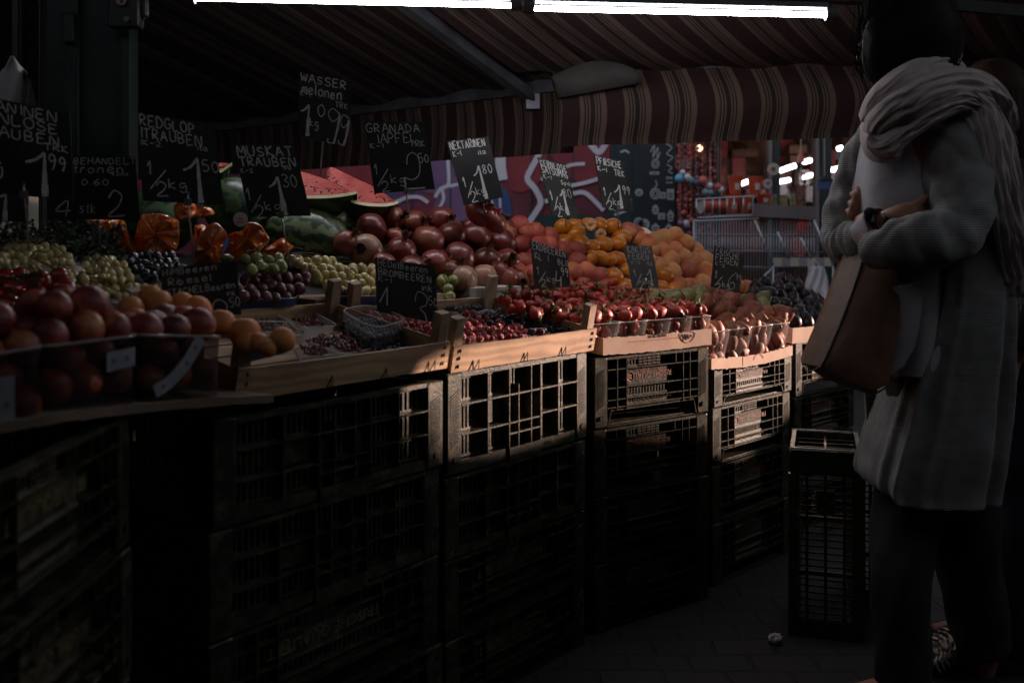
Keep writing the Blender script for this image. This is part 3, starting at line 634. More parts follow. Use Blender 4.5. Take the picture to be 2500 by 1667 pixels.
def pomegranate(mt='pomegranate_skin', seed=0):
    s = MB(); s.ball((0, 0, 0), .05, 26, 18, lambda d: 1 + .035 * noise.noise(d * 1.6 + Vector((seed, 0, 0))) - .06 * max(0, d.z) ** 6 + .02 * math.cos(5 * math.atan2(d.y, d.x)) * (1 - d.z * d.z))
    o = s.build('pomegranate', mt, sm=True, off=(0, 0, 0)); s = MB(); n = 12
    for k in range(2):
        rs = [.0115, .0095, .0125, .017] if k == 0 else [.0095, .008, .0105, .012]
        rings = []
        for z, r_ in zip((.044, .052, .060, .066), rs):
            rings.append([(r_ * math.cos(a) * (1 + .2 * (i % 2) * (z > .06)), r_ * math.sin(a), z + (.009 if (i % 2 and z > .058) else 0)) for i, a in enumerate([2 * math.pi * j / n for j in range(n)])])
        s.loft(rings, True)
    c = s.build('crown', 'pomegranate_crown', o); return finish(o, c)
def groove(d, amt=.07): return 1 - amt * math.exp(-(d.y / .16) ** 2) * (1 if d.x > 0 else .15) * (1 - .5 * abs(d.z)) - .10 * math.exp(-((1 - d.z) / .05))
def simple(name, mt, r, fn=None, nu=22, nv=14, scl=(1, 1, 1)):
    s = MB(); s.ball((0, 0, 0), (r * scl[0], r * scl[1], r * scl[2]), nu, nv, fn); return s.build(name, mt, sm=True, off=(0, 0, 0))
POM = pomegranate(); POM2 = pomegranate('pomegranate_pale', 5)
PR = finish(simple('peach', 'peach_red', .036, groove)); PO = finish(simple('peach', 'peach_orange', .037, groove))
s = MB(); s.ball((0, 0, 0), (.033, .033, .027), 22, 14, lambda d: 1 - .08 * math.exp(-((1 - d.z) / .03)) + .012 * noise.noise(d * 3)); o = s.build('satsuma', 'satsuma_peel', sm=True, off=(0, 0, 0))
s = MB(); s.tube([(0, 0, .0235), (0, 0, .0275)], [.0035, .002], 6); SA = finish(o, s.build('stem_end', 'tomato_green', o))
def star(n, r_, z, w_=.3, up=.4):
    s = MB()
    for i in range(n):
        a = 2 * math.pi * i / n + .2 * math.sin(i * 3); d = Vector((math.cos(a), math.sin(a), 0)); e = Vector((-d.y, d.x, 0)) * r_ * w_
        s.add([(0, 0, z), d * r_ * .5 + e + Vector((0, 0, z - r_ * .02)), d * r_ + Vector((0, 0, z + r_ * up * math.sin(i * 5 + 1))), d * r_ * .5 - e + Vector((0, 0, z - r_ * .02)), (0, 0, z - .001)], [(0, 1, 2, 3), (4, 3, 2, 1)])
    return s
def tomato():
    o = simple('tomato', 'tomato_skin', .024, lambda d: 1 - .12 * math.exp(-((1 - d.z) / .08)) + .02 * math.cos(5 * math.atan2(d.y, d.x)) * (1 - d.z ** 2), scl=(1, 1, .86))
    s = star(5, .016, .0195, .16, .5); s.tube([(0, 0, .018), (.002, .001, .028), (.006, .002, .033)], .0016, 5); return finish(o, s.build('calyx', 'tomato_green', o))
TO = tomato()
PL = finish(simple('plum', 'plum_skin', .029, lambda d: groove(d, .03), scl=(1, 1, 1.04))); AP = finish(simple('apricot', 'apricot_skin', .027, lambda d: groove(d, .06)))
def strawberry():
    s = MB(); s.ball((0, 0, 0), (.0145, .0145, .0195), 16, 12, lambda d: 1 + .16 * d.z - .07 * (1 - abs(d.z)) + .07 * noise.noise(d * 2), None); s.v = [Vector((v.x * (1 - .5 * max(0, -v.z / .0195) ** 1.4), v.y * (1 - .5 * max(0, -v.z / .0195) ** 1.4), v.z * (1.12 if v.z < 0 else .85))) for v in s.v]; o = s.build('strawberry', 'strawberry_skin', sm=True, off=(0, 0, 0))
    s = star(8, .0150, .0200, .24, .6); s.tube([(0, 0, .018), (.001, 0, .025), (.003, .001, .030)], .0008, 5); return finish(o, s.build('leaf_cap', 'strawberry_leaf', o))
ST = strawberry()
def cactus(mt):
    s = MB(); s.ball((0, 0, 0), (.0245, .0245, .038), 20, 16, lambda d: (1 - .16 * math.exp(-((1 - d.z) / .06))) * (1 + .08 * noise.noise(d * 2.5))); o = s.build('cactus_fig', mt, sm=True, off=(0, 0, 0))
    s = MB(); s.tube([(0, 0, .030), (0, 0, .0335)], [.012, .0135], 14, caps=False); s.ball((0, 0, .029), (.011, .011, .002), 12, 4)
    for i in range(60):
        z = random.uniform(-.9, .85); a = random.uniform(0, 6.28); q = math.sqrt(1 - z * z); d = Vector((q * math.cos(a), q * math.sin(a), z)); b = Vector((d.x * .0245, d.y * .0245, d.z * .038)); s.ball(b * 1.005, .0007, 5, 3)
    return finish(o, s.build('spine_spots', 'pomegranate_crown', o))
CF = cactus('cactus_fig_skin'); CG = cactus('cactus_fig_green')
def fig():
    s = MB(); rs = [(.0, -.021), (.010, -.0205), (.018, -.015), (.0215, -.006), (.0205, .004), (.015, .014), (.008, .022), (.0036, .027), (.0026, .031), (0, .0315)]; n = 18
    s.loft([[(r_ * (1 + .03 * math.cos(9 * a)) * math.cos(a) + (.003 if z > .02 else 0), r_ * (1 + .03 * math.cos(9 * a)) * math.sin(a), z) for a in [2 * math.pi * i / n for i in range(n)]] for r_, z in rs]); return finish(s.build('fig', 'fig_skin', sm=True, off=(0, 0, 0)))
FG = fig()
def cluster(name, mt, r_, dr, seed, n=34, el=1.15):
    s = MB(); rnd = random.Random(seed)
    for i in range(n):
        z = 1 - 2 * (i + .5) / n; q = math.sqrt(1 - z * z); a = i * 2.39996; k = 1 - .25 * max(0, -z)
        s.ball(Vector((q * math.cos(a) * r_ * k, q * math.sin(a) * r_ * k, z * r_ * el)), dr * rnd.uniform(.9, 1.1), 7, 5)
    return finish(s.build(name, mt, sm=True, off=(0, 0, 0)))
RB = cluster('raspberry', 'raspberry_skin', .0070, .0028, 1); BB = cluster('blackberry', 'blackberry_skin', .0074, .0031, 2, 30, 1.3)
s = MB(); s.ball((0, 0, 0), .0072, 12, 9, lambda d: 1 - .25 * math.exp(-((1 - d.z) / .04)) - .04 * d.z * d.z); BL = finish(s.build('blueberry', 'blueberry_skin', sm=True, off=(0, 0, 0)))
CU = finish(simple('red_currant', 'currant_skin', .0040, None, 8, 6))
def hexpts(poly, d, jit=.15, rnd=random, sq=.87):
    """centres d apart filling a polygon of frame pixels, upper rows first"""
    xs = [p[0] for p in poly]; ys = [p[1] for p in poly]; out = []; y = min(ys); k = 0
    def ins(x, y_):
        c = False; j = len(poly) - 1
        for i in range(len(poly)):
            (xi, yi), (xj, yj) = poly[i], poly[j]
            if (yi > y_) != (yj > y_) and x < (xj - xi) * (y_ - yi) / (yj - yi) + xi: c = not c
            j = i
        return c
    while y <= max(ys):
        x = min(xs) + (k % 2) * d / 2
        while x <= max(xs):
            if ins(x, y): out.append((x + rnd.uniform(-jit, jit) * d, y + rnd.uniform(-jit, jit) * d))
            x += d
        y += d * sq; k += 1
    return out
def Zh(px, py, k=.0022, y0=700, dz=0): return Zb(px) + dz + max(0, (y0 - py)) * k + .03
# ---- pomegranates ----
lp = 'red pomegranate in the heap of pomegranates behind the berry crates'; gp = 'pomegranates heaped on the stall'
for (x, y, r_) in [(957, 534, 33), (1015, 551, 39), (1079, 539, 36), (906, 558, 38), (845, 594, 32), (963, 580, 25), (1044, 589, 41), (1101, 577, 36), (1160, 579, 38), (893, 611, 41), (979, 615, 38), (1223, 594, 37), (1120, 630, 40), (1189, 636, 34), (1062, 646, 38), (1237, 639, 33), (1182, 677, 32), (1237, 680, 30), (1262, 684, 28), (1005, 660, 36), (935, 648, 34), (1150, 556, 26), (1235, 560, 26), (1215, 665, 30), (1095, 662, 30)]:
    Y = Zh(x, y); (POM2 if (x, y) in ((1182, 677), (893, 611)) else POM).put(place(W(x, y, Y), rrot(1.9), r_ / F * Y / .05), lp if (x, y) != (893, 611) else 'large pale brown pomegranate at the left front of its heap, above the white grapes', gp)
POM2.put(place(W(1128, 682, Zh(1128, 682)), rrot(.3), .95), 'pale pomegranate with upright crown at the bottom of the heap, above the wooden post', gp)
# the opened pomegranate on top
op = thing('pomegranate', 'split open pomegranate showing its seeds on top of the pomegranate heap', 'pomegranate', W(1180, 530, 3.22), gp, world=True); c0 = W(1180, 530, 3.20)
Rr = Matrix.Rotation(R(-38), 3, 'Y')
for dx, dz in ((-.016, .014), (.030, -.010)):
    s = MB(); s.ball(c0 + Vector((dx, 0, dz)), (.037, .047, .052), 20, 14, lambda d: 1 + .05 * noise.noise(d * 3) - .10 * (d.x > .3 and dx < 0) - .1 * (d.x < -.3 and dx > 0), Rr); s.build('half_shell', 'pomegranate_skin', op, sm=True)
s = MB(); rnd = random.Random(4)
for i in range(90):
    t_ = rnd.uniform(-.2, 1); s.ball(c0 + Vector((lerp(-.01, .055, t_) + rnd.uniform(-.010, .010), -.022 + rnd.uniform(-.018, .016), lerp(.060, .012, t_) + rnd.uniform(-.008, .008))), .0042, 6, 4)
s.build('seeds', 'pomegranate_seeds', op, sm=True)
# ---- peaches and satsumas ----
lr = 'red blushed peach in the heap beside the pomegranates'; lo = 'orange peach in the heap at the right end of the back row'; ls = 'glossy orange satsuma in the satsuma heap between the peaches'
gr, go_, gs = 'red peaches heaped behind the strawberry sign', 'orange peaches heaped behind the cactus figs', 'satsumas heaped on the stall'
for (x, y, r_) in [(1269, 551, 26), (1286, 572, 24), (1307, 565, 23), (1341, 577, 24), (1240, 575, 24), (1274, 600, 26), (1338, 600, 25), (1405, 613, 26), (1408, 640, 26), (1372, 612, 24), (1429, 664, 27), (1396, 664, 26), (1460, 674, 23), (1279, 640, 25), (1305, 625, 25), (1330, 640, 26), (1360, 645, 25), (1300, 668, 24), (1345, 672, 25), (1265, 665, 24), (1375, 690, 24), (1425, 700, 24), (1480, 700, 22), (1315, 598, 24), (1533, 566, 24), (1553, 572, 22)]:
    Y = Zh(x, y); PR.put(place(W(x, y, Y), rrot(), r_ / F * Y / .036), lr, gr)
for (x, y, r_) in [(1375, 556, 23), (1401, 548, 20), (1406, 573, 27), (1437, 549, 22), (1465, 549, 20), (1494, 555, 25), (1517, 580, 25), (1415, 597, 26), (1443, 603, 23), (1472, 598, 26), (1505, 596, 25), (1375, 590, 22), (1465, 632, 23), (1487, 636, 21), (1506, 632, 24), (1499, 676, 26), (1530, 660, 22), (1524, 702, 24), (1545, 620, 24), (1553, 650, 24), (1570, 690, 24), (1620, 674, 24), (1613, 702, 22), (1587, 708, 22), (1645, 705, 20), (1590, 640, 22), (1440, 630, 22)]:
    Y = Zh(x, y); SA.put(place(W(x, y, Y), rrot(1.2), r_ / F * Y / .033), ls, gs)
for (x, y, r_) in [(1577, 597, 28), (1603, 588, 24), (1560, 583, 22), (1621, 583, 25), (1648, 575, 22), (1672, 596, 25), (1615, 615, 25), (1645, 612, 24), (1634, 636, 27), (1665, 630, 26), (1692, 640, 26), (1720, 637, 25), (1605, 650, 24), (1638, 666, 27), (1675, 661, 29), (1719, 664, 27), (1745, 650, 22), (1681, 702, 25), (1713, 695, 27), (1655, 695, 22), (1740, 685, 25), (1775, 700, 24), (1822, 706, 23), (1796, 698, 22), (1700, 612, 20), (1590, 612, 22), (1760, 670, 22)]:
    Y = Zh(x, y); (PO if (x, y) != (1675, 661) else PR).put(place(W(x, y, Y), rrot(), r_ / F * Y / .037), lo if (x, y) != (1675, 661) else 'single dark crimson peach among the orange peaches left of the fig sign', go_ if (x, y) != (1675, 661) else gr)
# half peach, peeled satsuma, sticker
Yq = Zh(1582, 567); hp = thing('peach', 'halved peach with bare orange flesh lying on top of the orange peaches', 'peach', W(1582, 567, Yq), go_, world=True)
s = MB(); Q = Matrix.Rotation(R(35), 3, 'Y') @ Matrix.Rotation(R(25), 3, 'X'); s.ball(W(1582, 569, Yq), (.036, .036, .030), 22, 12, lambda d: 1 if d.z < 0 else .999, Q)
s.v = [v if (v - W(1582, 569, Yq)).dot(Q @ Vector((0, 0, 1))) < 0 else v - Q @ Vector((0, 0, 1)) * (v - W(1582, 569, Yq)).dot(Q @ Vector((0, 0, 1))) for v in s.v]; s.build('half_fruit', 'peach_orange', hp, sm=True)
s = MB(); c_ = W(1582, 569, Yq); up = Q @ Vector((0, 0, 1)); s.tube([c_ + up * .0006, c_ + up * .0016], .034, 24, up=Q @ Vector((1, 0, 0))); s.build('cut_face', 'peach_flesh', hp)
Yq = Zh(1465, 572) - .02; ps = thing('satsuma', 'peeled satsuma showing pale segments on top of the satsuma heap', 'satsuma', W(1465, 572, Yq), gs, world=True)
for k_, (x, y) in enumerate(((1441, 552), (1466, 573))):
    s = MB(); c_ = W(x, y, Yq)
    for i in range(9):
        a = 2 * math.pi * i / 9; d = Vector((math.cos(a), 0, math.sin(a))); s.ball(c_ + d * .013 + Vector((0, -.004, 0)), (.0105, .013, .0105), 10, 8)
    s.build('segments', 'satsuma_flesh', ps, sm=True)
s = MB(); p_ = Zh(1499, 676) - .035; s.hexa([W(1491, 672, p_), W(1508, 675, p_), W(1508, 675, p_ + .002), W(1491, 672, p_ + .002), W(1493, 662, p_ + .004), W(1510, 667, p_ + .004), W(1510, 667, p_ + .006), W(1493, 662, p_ + .006)])
tag(s.build('fruit_sticker', 'white_card', off=W(1499, 668, p_)), 'tiny white sticker on a satsuma in front of the heap', 'sticker')
# ---- cherry tomatoes and foreground plums ----
for (x, y, r_) in [(93, 688, 33), (155, 706, 33), (88, 724, 32), (35, 705, 30), (10, 680, 30), (22, 745, 34), (60, 745, 28), (125, 735, 28), (-20, 720, 30), (145, 672, 22), (45, 672, 22)]:
    Y = 1.78 + (745 - y) * .0016; TO.put(place(W(x, y, Y), rrot(.7), r_ / F * Y / .024), 'dark red vine tomato heaped behind the plum boxes', 'vine tomatoes')
s = MB()
for k in range(7):
    P = [W(random.uniform(0, 150), random.uniform(660, 700), 1.74) for _ in range(3)]; s.tube(smooth(P, 5), .0013, 5)
tag(s.build('tomato_vine', 'tomato_green', off=W(80, 690, 1.74)), 'thin dry green vines lying over the tomatoes', 'vine')
def box_clear(lab, c8, grp, rim=.0035, ribs=0, mt='clear_plastic', name='plastic_punnet', q=.16):
    """open clear tub given its 4 rim corners and 4 foot corners"""
    t = thing(name, lab, 'punnet', sum(c8[4:], Vector()) / 4, grp, world=True); s = MB()
    def ring(c4, n=7, e=0):
        o = []
        for i in range(4):
            a, b, c = c4[i - 1], c4[i], c4[(i + 1) % 4]
            pa, pb = b.lerp(a, q), b.lerp(c, q)
            for k in range(n): u = k / (n - 1); o.append((pa * (1 - u) ** 2 + b * 2 * u * (1 - u) + pb * u * u))
            nk = 14 if ribs else 8
            for k in range(1, nk): o.append(pb.lerp(c.lerp(b, q), k / nk))
        return o
    top, bot = ring(c8[:4]), ring(c8[4:]); cc = sum(top, Vector()) / len(top); rr = []
    for i in range(7):
        f = i / 6; ring_ = [a.lerp(b, f) for a, b in zip(top, bot)]
        if ribs and 0 < i < 6: ring_ = [p + (p - cc).normalized() * (.0036 if j % 2 else -.0016) for j, p in enumerate(ring_)]
        rr.append(ring_)
    s.loft(rr, True); s.add(bot, [tuple(range(len(bot)))]); s.build('tub', mt, t, sm=True)
    s = MB(); s.tube(top, rim * .5, 6, closed=True, flat=1.6, up=(0, 0, 1)); s.build('rim', mt if rim < .003 else 'rim_plastic', t, sm=True); return t
clear_plastic('rim_plastic', (.75, .72, .72), .45, .15); clear_plastic('ribbed_plastic', (.92, .89, .89), .07, .2)
clear_plastic('box_plastic', (.55, .52, .52), .03, .1)
gpb = 'clear plum boxes in the front left tray'
def fbox(xl, xr, yl, yr, bl, br, Yl, Yr, lab, d=.17):
    L_, R_ = W(xl, yl, Yl), W(xr, yr, Yr); u = (R_ - L_); u.z = 0; v = Vector((-u.y, u.x, 0)).normalized() * d; BL_, BR_ = W(xl + 5, bl, Yl + .003), W(xr - 5, br, Yr + .003)
    t = box_clear(lab, [L_, R_, R_ + v, L_ + v, BL_, BR_, BR_ + v * .95, BL_ + v * .95], gpb, .005, mt='box_plastic'); u.normalize(); v.normalize(); return t, L_, R_, BL_, u, v
mat('box_label', (.26, .27, .30), (.20, .21, .24), scale=30, rough=.5); mat('label_ink', (.10, .09, .12), rough=.7)
def front_label(t, L_, R_, B_, a0, a1, f0, f1, skew=0.0, mt='box_label', dots=((.25, .5), (.7, .5))):
    """paper label on the box front between fractions along the rim and down the wall"""
    n_ = Vector(((R_ - L_).y, -(R_ - L_).x, 0)).normalized()
    def P(a, f, e=.003): q = L_.lerp(R_, a); return Vector((q.x, q.y, lerp(q.z, B_.z, f))) + n_ * e
    s = MB(); pts = [P(a0, f0 + skew), P(a1, f0), P(a1, f1), P(a0, f1 + skew)]; s.hexa([p for p in pts] + [p + n_ * .0006 for p in pts]); lb = s.build('label', mt, t)
    s = MB()
    for (fa, ff) in dots: c_ = P(lerp(a0, a1, fa), lerp(f0, f1, ff) + skew * (1 - fa), .0042); s.tube([c_, c_ + n_ * .0004], .0042, 10)
    s.build('label_print', 'label_ink', lb).matrix_parent_inverse = Matrix.Identity(4)
bx_ = [fbox(-290, 108, 905, 846, 1090, 1012, 1.30, 1.43, 'clear box of plums cut by the left edge'), fbox(112, 343, 846, 818, 1012, 984, 1.44, 1.60, 'clear plum box with straight white label'), fbox(349, 548, 818, 822, 982, 966, 1.61, 1.75, 'clear plum box with slanting white label beside the wooden post')]
front_label(*bx_[1][:4], .60, .92, .17, .47, .04); front_label(*bx_[0][:4], .62, .80, .30, 1.0, .0)
t, L_, R_, B_ = bx_[2][:4]; n_ = Vector(((R_ - L_).y, -(R_ - L_).x, 0)).normalized()
P2 = lambda a, f, e: Vector((L_.lerp(R_, a).x, L_.lerp(R_, a).y, lerp(L_.z, B_.z, f))) + n_ * e
s = MB(); ctr = smooth([P2(.68, .12, .003), P2(.5, .48, .003), P2(.30, .74, .003), P2(.12, .86, .003)], 6); s.ribbon(ctr, [.022] * len(ctr), n_, .0006); lb = s.build('label', 'box_label', t)
s = MB(); [s.tube([q, q + n_ * .0003], .004, 10) for q in (P2(.60, .27, .0045), P2(.5, .5, .0045), P2(.22, .80, .0045))]; s.build('label_print', 'label_ink', lb)
for (tt, L_, R_, B_, u, v) in bx_:
    Lw = (R_ - L_).length; nn = max(3, round(Lw / .056)); rnd = random.Random(int(Lw * 1000)); hh = L_.z - B_.z
    lb_ = {0: 'dark red plum in the left clear box cut by the frame', 1: 'plum or nectarine in the clear box with straight label', 2: 'plum in the clear box with slanting label'}[[b[0] for b in bx_].index(tt)]
    for lay in range(4):
        zc = B_.z + .032 + lay * .040
        for j in range(3 if lay < 3 else 2):
            for i in range(nn - (lay % 2)):
                q = B_.lerp(B_ + u * Lw, (i + .5 + .5 * (lay % 2)) / nn); p = Vector((q.x, q.y, 0)) + v * (.034 + j * .05 + (.025 if lay == 3 else 0)) + Vector((rnd.uniform(-.004, .004), rnd.uniform(-.004, .004), zc + rnd.uniform(-.004, .004)))
                if lay == 3:
                    if tt is bx_[2][0] and j == 0: continue
                    p.z -= abs(i - nn / 2 + .5) * .006 + (.028 if tt is bx_[2][0] else (.010 if i > nn * .6 else 0))
                PL.put(place(p, rrot(), rnd.uniform(.92, 1.08)), lb_, 'plums in the clear boxes')
for (x, y, r_) in [(320, 755, 33), (385, 742, 37), (368, 724, 30), (445, 742, 30), (480, 757, 37), (540, 790, 36), (598, 812, 38), (560, 800, 26), (630, 838, 28), (689, 830, 32), (600, 838, 30), (655, 850, 22)]:
    Y = 1.84 if x > 560 else 1.78 + (x - 320) * .0004; AP.put(place(W(x, y, Y + (790 - y) * .0008), rrot(), r_ / F * Y / .027), 'pale orange apricot behind the plum boxes and the wooden post', 'apricots at the left of the stall')
# white tub rim behind the apricots
t = box_clear('white plastic bowl behind the apricots and before the raspberry sign', [W(270, 742, 1.90), W(470, 722, 1.98), W(480, 712, 2.15), W(290, 730, 2.1), W(290, 790, 1.90), W(450, 780, 1.98), W(460, 765, 2.12), W(300, 775, 2.08)], None, .0035, mt='white_plastic', name='white_bowl')
# clear apricot box in the crate corner with blue label
ab = box_clear('clear apricot box with dark blue label at the left corner of the wooden crate', [W(598, 818, 1.86), W(742, 818, 1.98), W(705, 785, 2.12), W(600, 785, 2.02), W(600, 866, 1.87), W(732, 868, 1.98), W(700, 840, 2.1), W(604, 840, 2.0)], None, .003)
mat('blue_label', (.010, .016, .075), rough=.5); s = MB(); a_ = [W(604, 884, 1.84), W(694, 862, 1.91), W(695, 830, 1.91), W(604, 850, 1.84)]; n_ = Vector((.6, -.8, 0)); s.hexa([p + n_ * .004 for p in a_] + [p + n_ * .0046 for p in a_]); lb = s.build('label', 'blue_label', ab)
s = MB(); [s.tube([W(x, y, 1.895), W(x, y, 1.894)], r_, 12) for x, y, r_ in ((677, 850, .0045),)]; s.build('label_badge', 'white_card', lb)
# tray board that carries the plum boxes
MT0, LT0 = front_frame(-420, 1130, 1.27, 655, 966, 1.83, 0); 
s = MB(); a_, b_ = Vector((-.92, 1.17, .872)), W(575, 975, 1.80); rg = []
a_ = W(-250, 1085, 1.30); q_ = W(108, 1022, 1.42); q2 = W(345, 992, 1.59); q3 = W(668, 968, 1.80)
P = smooth([a_, q_, q2, q3], 10); rg = [[p + Vector((0, 0, .0035 + .002 * noise.noise(p * 40))), p + V1 * .36 + Vector((0, 0, .003)), p + V1 * .36 + Vector((0, 0, -.008)), p + Vector((0, 0, -.010 + .002 * noise.noise(p * 55)))] for p in P]
s.loft(rg, True, True); tag(s.build('tray_board', 'cardboard_dark', off=a_), 'rough thin wooden board under the clear plum boxes', 'board')
# ================= berries, trays and grapes =================
def tray(lab, M, quad, hgt=.022, mt='white_plastic', name='berry_tray', rim=.0032, grp='shallow trays in the wooden crates'):
    top = [inter(M, x, y, hgt + .012) for x, y in quad]; c_ = sum(top, Vector()) / 4; dn = (M.to_3x3() @ Vector((0, 0, -1))) * hgt
    bot = [p.lerp(c_, .13) + dn for p in top]; t = box_clear(lab, top + bot, grp, rim, mt=mt, name=name); return t
def fill(M, poly, pool, d, c, lab, grp, layers=2, jit=.3, tilt=3, sc_=1, dc=None, drop=0):
    n = 0
    for l in range(layers):
        for (x, y) in hexpts(poly, d, jit, sq=.62):
            if random.random() < drop: continue
            p = inter(M, x, y, c + l * (dc or .006)); pool.put(place(p, rrot(tilt), sc_ * random.uniform(.85, 1.12)), lab, grp); n += 1
    return n
Mi = 'rim_white'; clear_plastic('tray_plastic', (.85, .85, .86), .35, .2)
T1 = [(537, 757), (632, 759), (757, 803), (742, 822)]; T1 = [(535, 757), (640, 756), (758, 801), (600, 816)]
tray('shallow white tray of red currants nearest the raspberry sign', MC1, T1, .02, 'tray_plastic')
fill(MC1, [(565, 760), (640, 760), (750, 800), (738, 812), (640, 800), (575, 778)], CU, 10, .030, 'red currant in the tray nearest the raspberry sign', 'red currants', 2, .35, sc_=1.35, drop=.35)
T2 = [(624, 740), (720, 738), (828, 795), (735, 800)]; tray('white tray of red currants tipped up against the wooden post', MC1, T2, .03, 'tray_plastic')
fill(MC1, [(668, 752), (735, 756), (800, 792), (770, 796), (700, 775)], CU, 10, .030, 'red currant in the tipped white tray', 'red currants', 1, .35, sc_=1.35)
T3 = [(735, 826), (852, 824), (926, 846), (840, 866)]; tray('white tray of red currants at the front of the wooden crate', MC1, T3, .02, 'tray_plastic')
fill(MC1, [(745, 828), (800, 816), (850, 820), (880, 855), (845, 855), (790, 842)], CU, 10, .032, 'red currant in the tray at the front of the wooden crate', 'red currants', 2, .35, sc_=1.35, drop=.1)
T4 = [(715, 850), (780, 842), (840, 864), (733, 872)]; tray('small white currant tray against the front board', MC1, T4, .015, 'tray_plastic')
fill(MC1, [(735, 846), (785, 846), (815, 862), (745, 864)], CU, 9, .026, 'red currant in the small tray against the front board', 'red currants', 2, .35)
s = MB()
for i in range(26):
    x, y = random.choice([(600 + i * 5, 775 + i * 1.2), (700 + i * 3, 768 + i), (760 + i * 3.5, 838)]); p = inter(MC1, x, y, .036); q = p + Vector((random.uniform(-.02, .02), random.uniform(-.02, .02), .004)); s.tube(smooth([p, (p + q) / 2 + Vector((0, 0, .004)), q], 3), .0006, 4)
tag(s.build('currant_stalks', 'grape_stem', off=inter(MC1, 700, 800, .03)), 'thin stalks among the red currants', 'stalks', kind='stuff')
# blueberry punnet
rimq = [(822, 770), (898, 792), (1000, 780), (905, 747)]; cz = .085
top = [inter(MC1, x, y, cz) for x, y in [(826, 756), (905, 743), (1000, 778), (916, 803)]]; up1 = MC1.to_3x3() @ Vector((0, 0, 1)); c_ = sum(top, Vector()) / 4; bot = [p.lerp(c_, .12) - up1 * .068 for p in top]
bp = box_clear('clear round-cornered punnet half full of blueberries', top + bot, None, .0034, ribs=1, q=.34)
rnd = random.Random(3)
for l in range(4):
    for i in range(9):
        for j in range(7):
            f, g = (i + .5 + .3 * (l % 2)) / 9.3, (j + .5 + .3 * (l % 2)) / 7.3
            a = .13 * (1 - l / 6); p = (bot[0].lerp(bot[1], f)).lerp(bot[3].lerp(bot[2], f), g); p = c_ - up1 * .068 + (p - (c_ - up1 * .068)) * (1 + .02 * l)
            if l < 3 and 1 <= i < 8 and 1 <= j < 6: continue
            BL.put(place(p + up1 * (.008 + l * .0105) + Vector((rnd.uniform(-.002, .002), rnd.uniform(-.002, .002), rnd.uniform(-.002, .002))), rrot(), rnd.uniform(.9, 1.2)), 'blueberry inside the clear punnet', 'blueberries')
fill(MC1, [(975, 835), (1050, 825), (1062, 840), (1030, 858), (940, 868), (900, 866)], BL, 14, .022, 'blueberry lying loose beside the punnet', 'blueberries', 2, .25)
tray('flat white tray of loose blueberries by the front board', MC1, [(900, 842), (1040, 820), (1072, 842), (940, 874)], .016, 'tray_plastic')
# raspberries in crate 1 and 2
tray('white tray of raspberries behind the blueberry punnet', MC1, [(900, 760), (1010, 752), (1076, 800), (960, 806)], .02, 'tray_plastic'); tray('white tray of raspberries along the crate divider', MC1, [(965, 800), (1068, 790), (1085, 832), (1000, 832)], .02, 'tray_plastic')
fill(MC1, [(880, 742), (960, 740), (1068, 772), (1068, 800), (960, 790), (900, 770)], RB, 17, .034, 'raspberry in the tray behind the blueberry punnet', 'raspberries', 2, .25)
fill(MC1, [(985, 795), (1068, 798), (1070, 828), (1010, 826)], RB, 17, .034, 'raspberry in the tray along the crate divider', 'raspberries', 2, .25)
tray('white raspberry tray at the sunny front of the second wooden crate', MC2, [(1125, 800), (1225, 785), (1335, 818), (1140, 836)], .018, 'tray_plastic')
fill(MC2, [(1125, 768), (1165, 768), (1250, 796), (1325, 806), (1322, 820), (1140, 836), (1122, 830)], RB, 18, .034, 'raspberry in the second wooden crate behind its sunlit board', 'raspberries in the second crate', 2, .25)
for i, (q, pl, lb) in enumerate([([(1064, 748), (1125, 738), (1200, 752), (1145, 768)], [(1080, 744), (1130, 735), (1190, 746), (1180, 756), (1100, 757)], 'nearest the berry sign'), ([(1140, 768), (1190, 755), (1258, 790), (1200, 800)], [(1158, 770), (1180, 762), (1248, 785), (1240, 798), (1200, 795)], 'second from the left'), ([(1195, 755), (1250, 752), (1325, 778), (1262, 788)], [(1200, 762), (1248, 755), (1308, 770), (1305, 780), (1270, 784)], 'third from the left'), ([(1250, 785), (1330, 775), (1432, 800), (1330, 815)], [(1262, 790), (1320, 778), (1415, 796), (1400, 808), (1300, 812)], 'at the right corner')]):
    tray('white tray of blackberries, ' + lb + ' in the second wooden crate', MC2, q, .02, 'tray_plastic'); fill(MC2, pl, BB, 15, .034, 'blackberry in the tray ' + lb + ' of the second crate', 'blackberries', 2, .3)
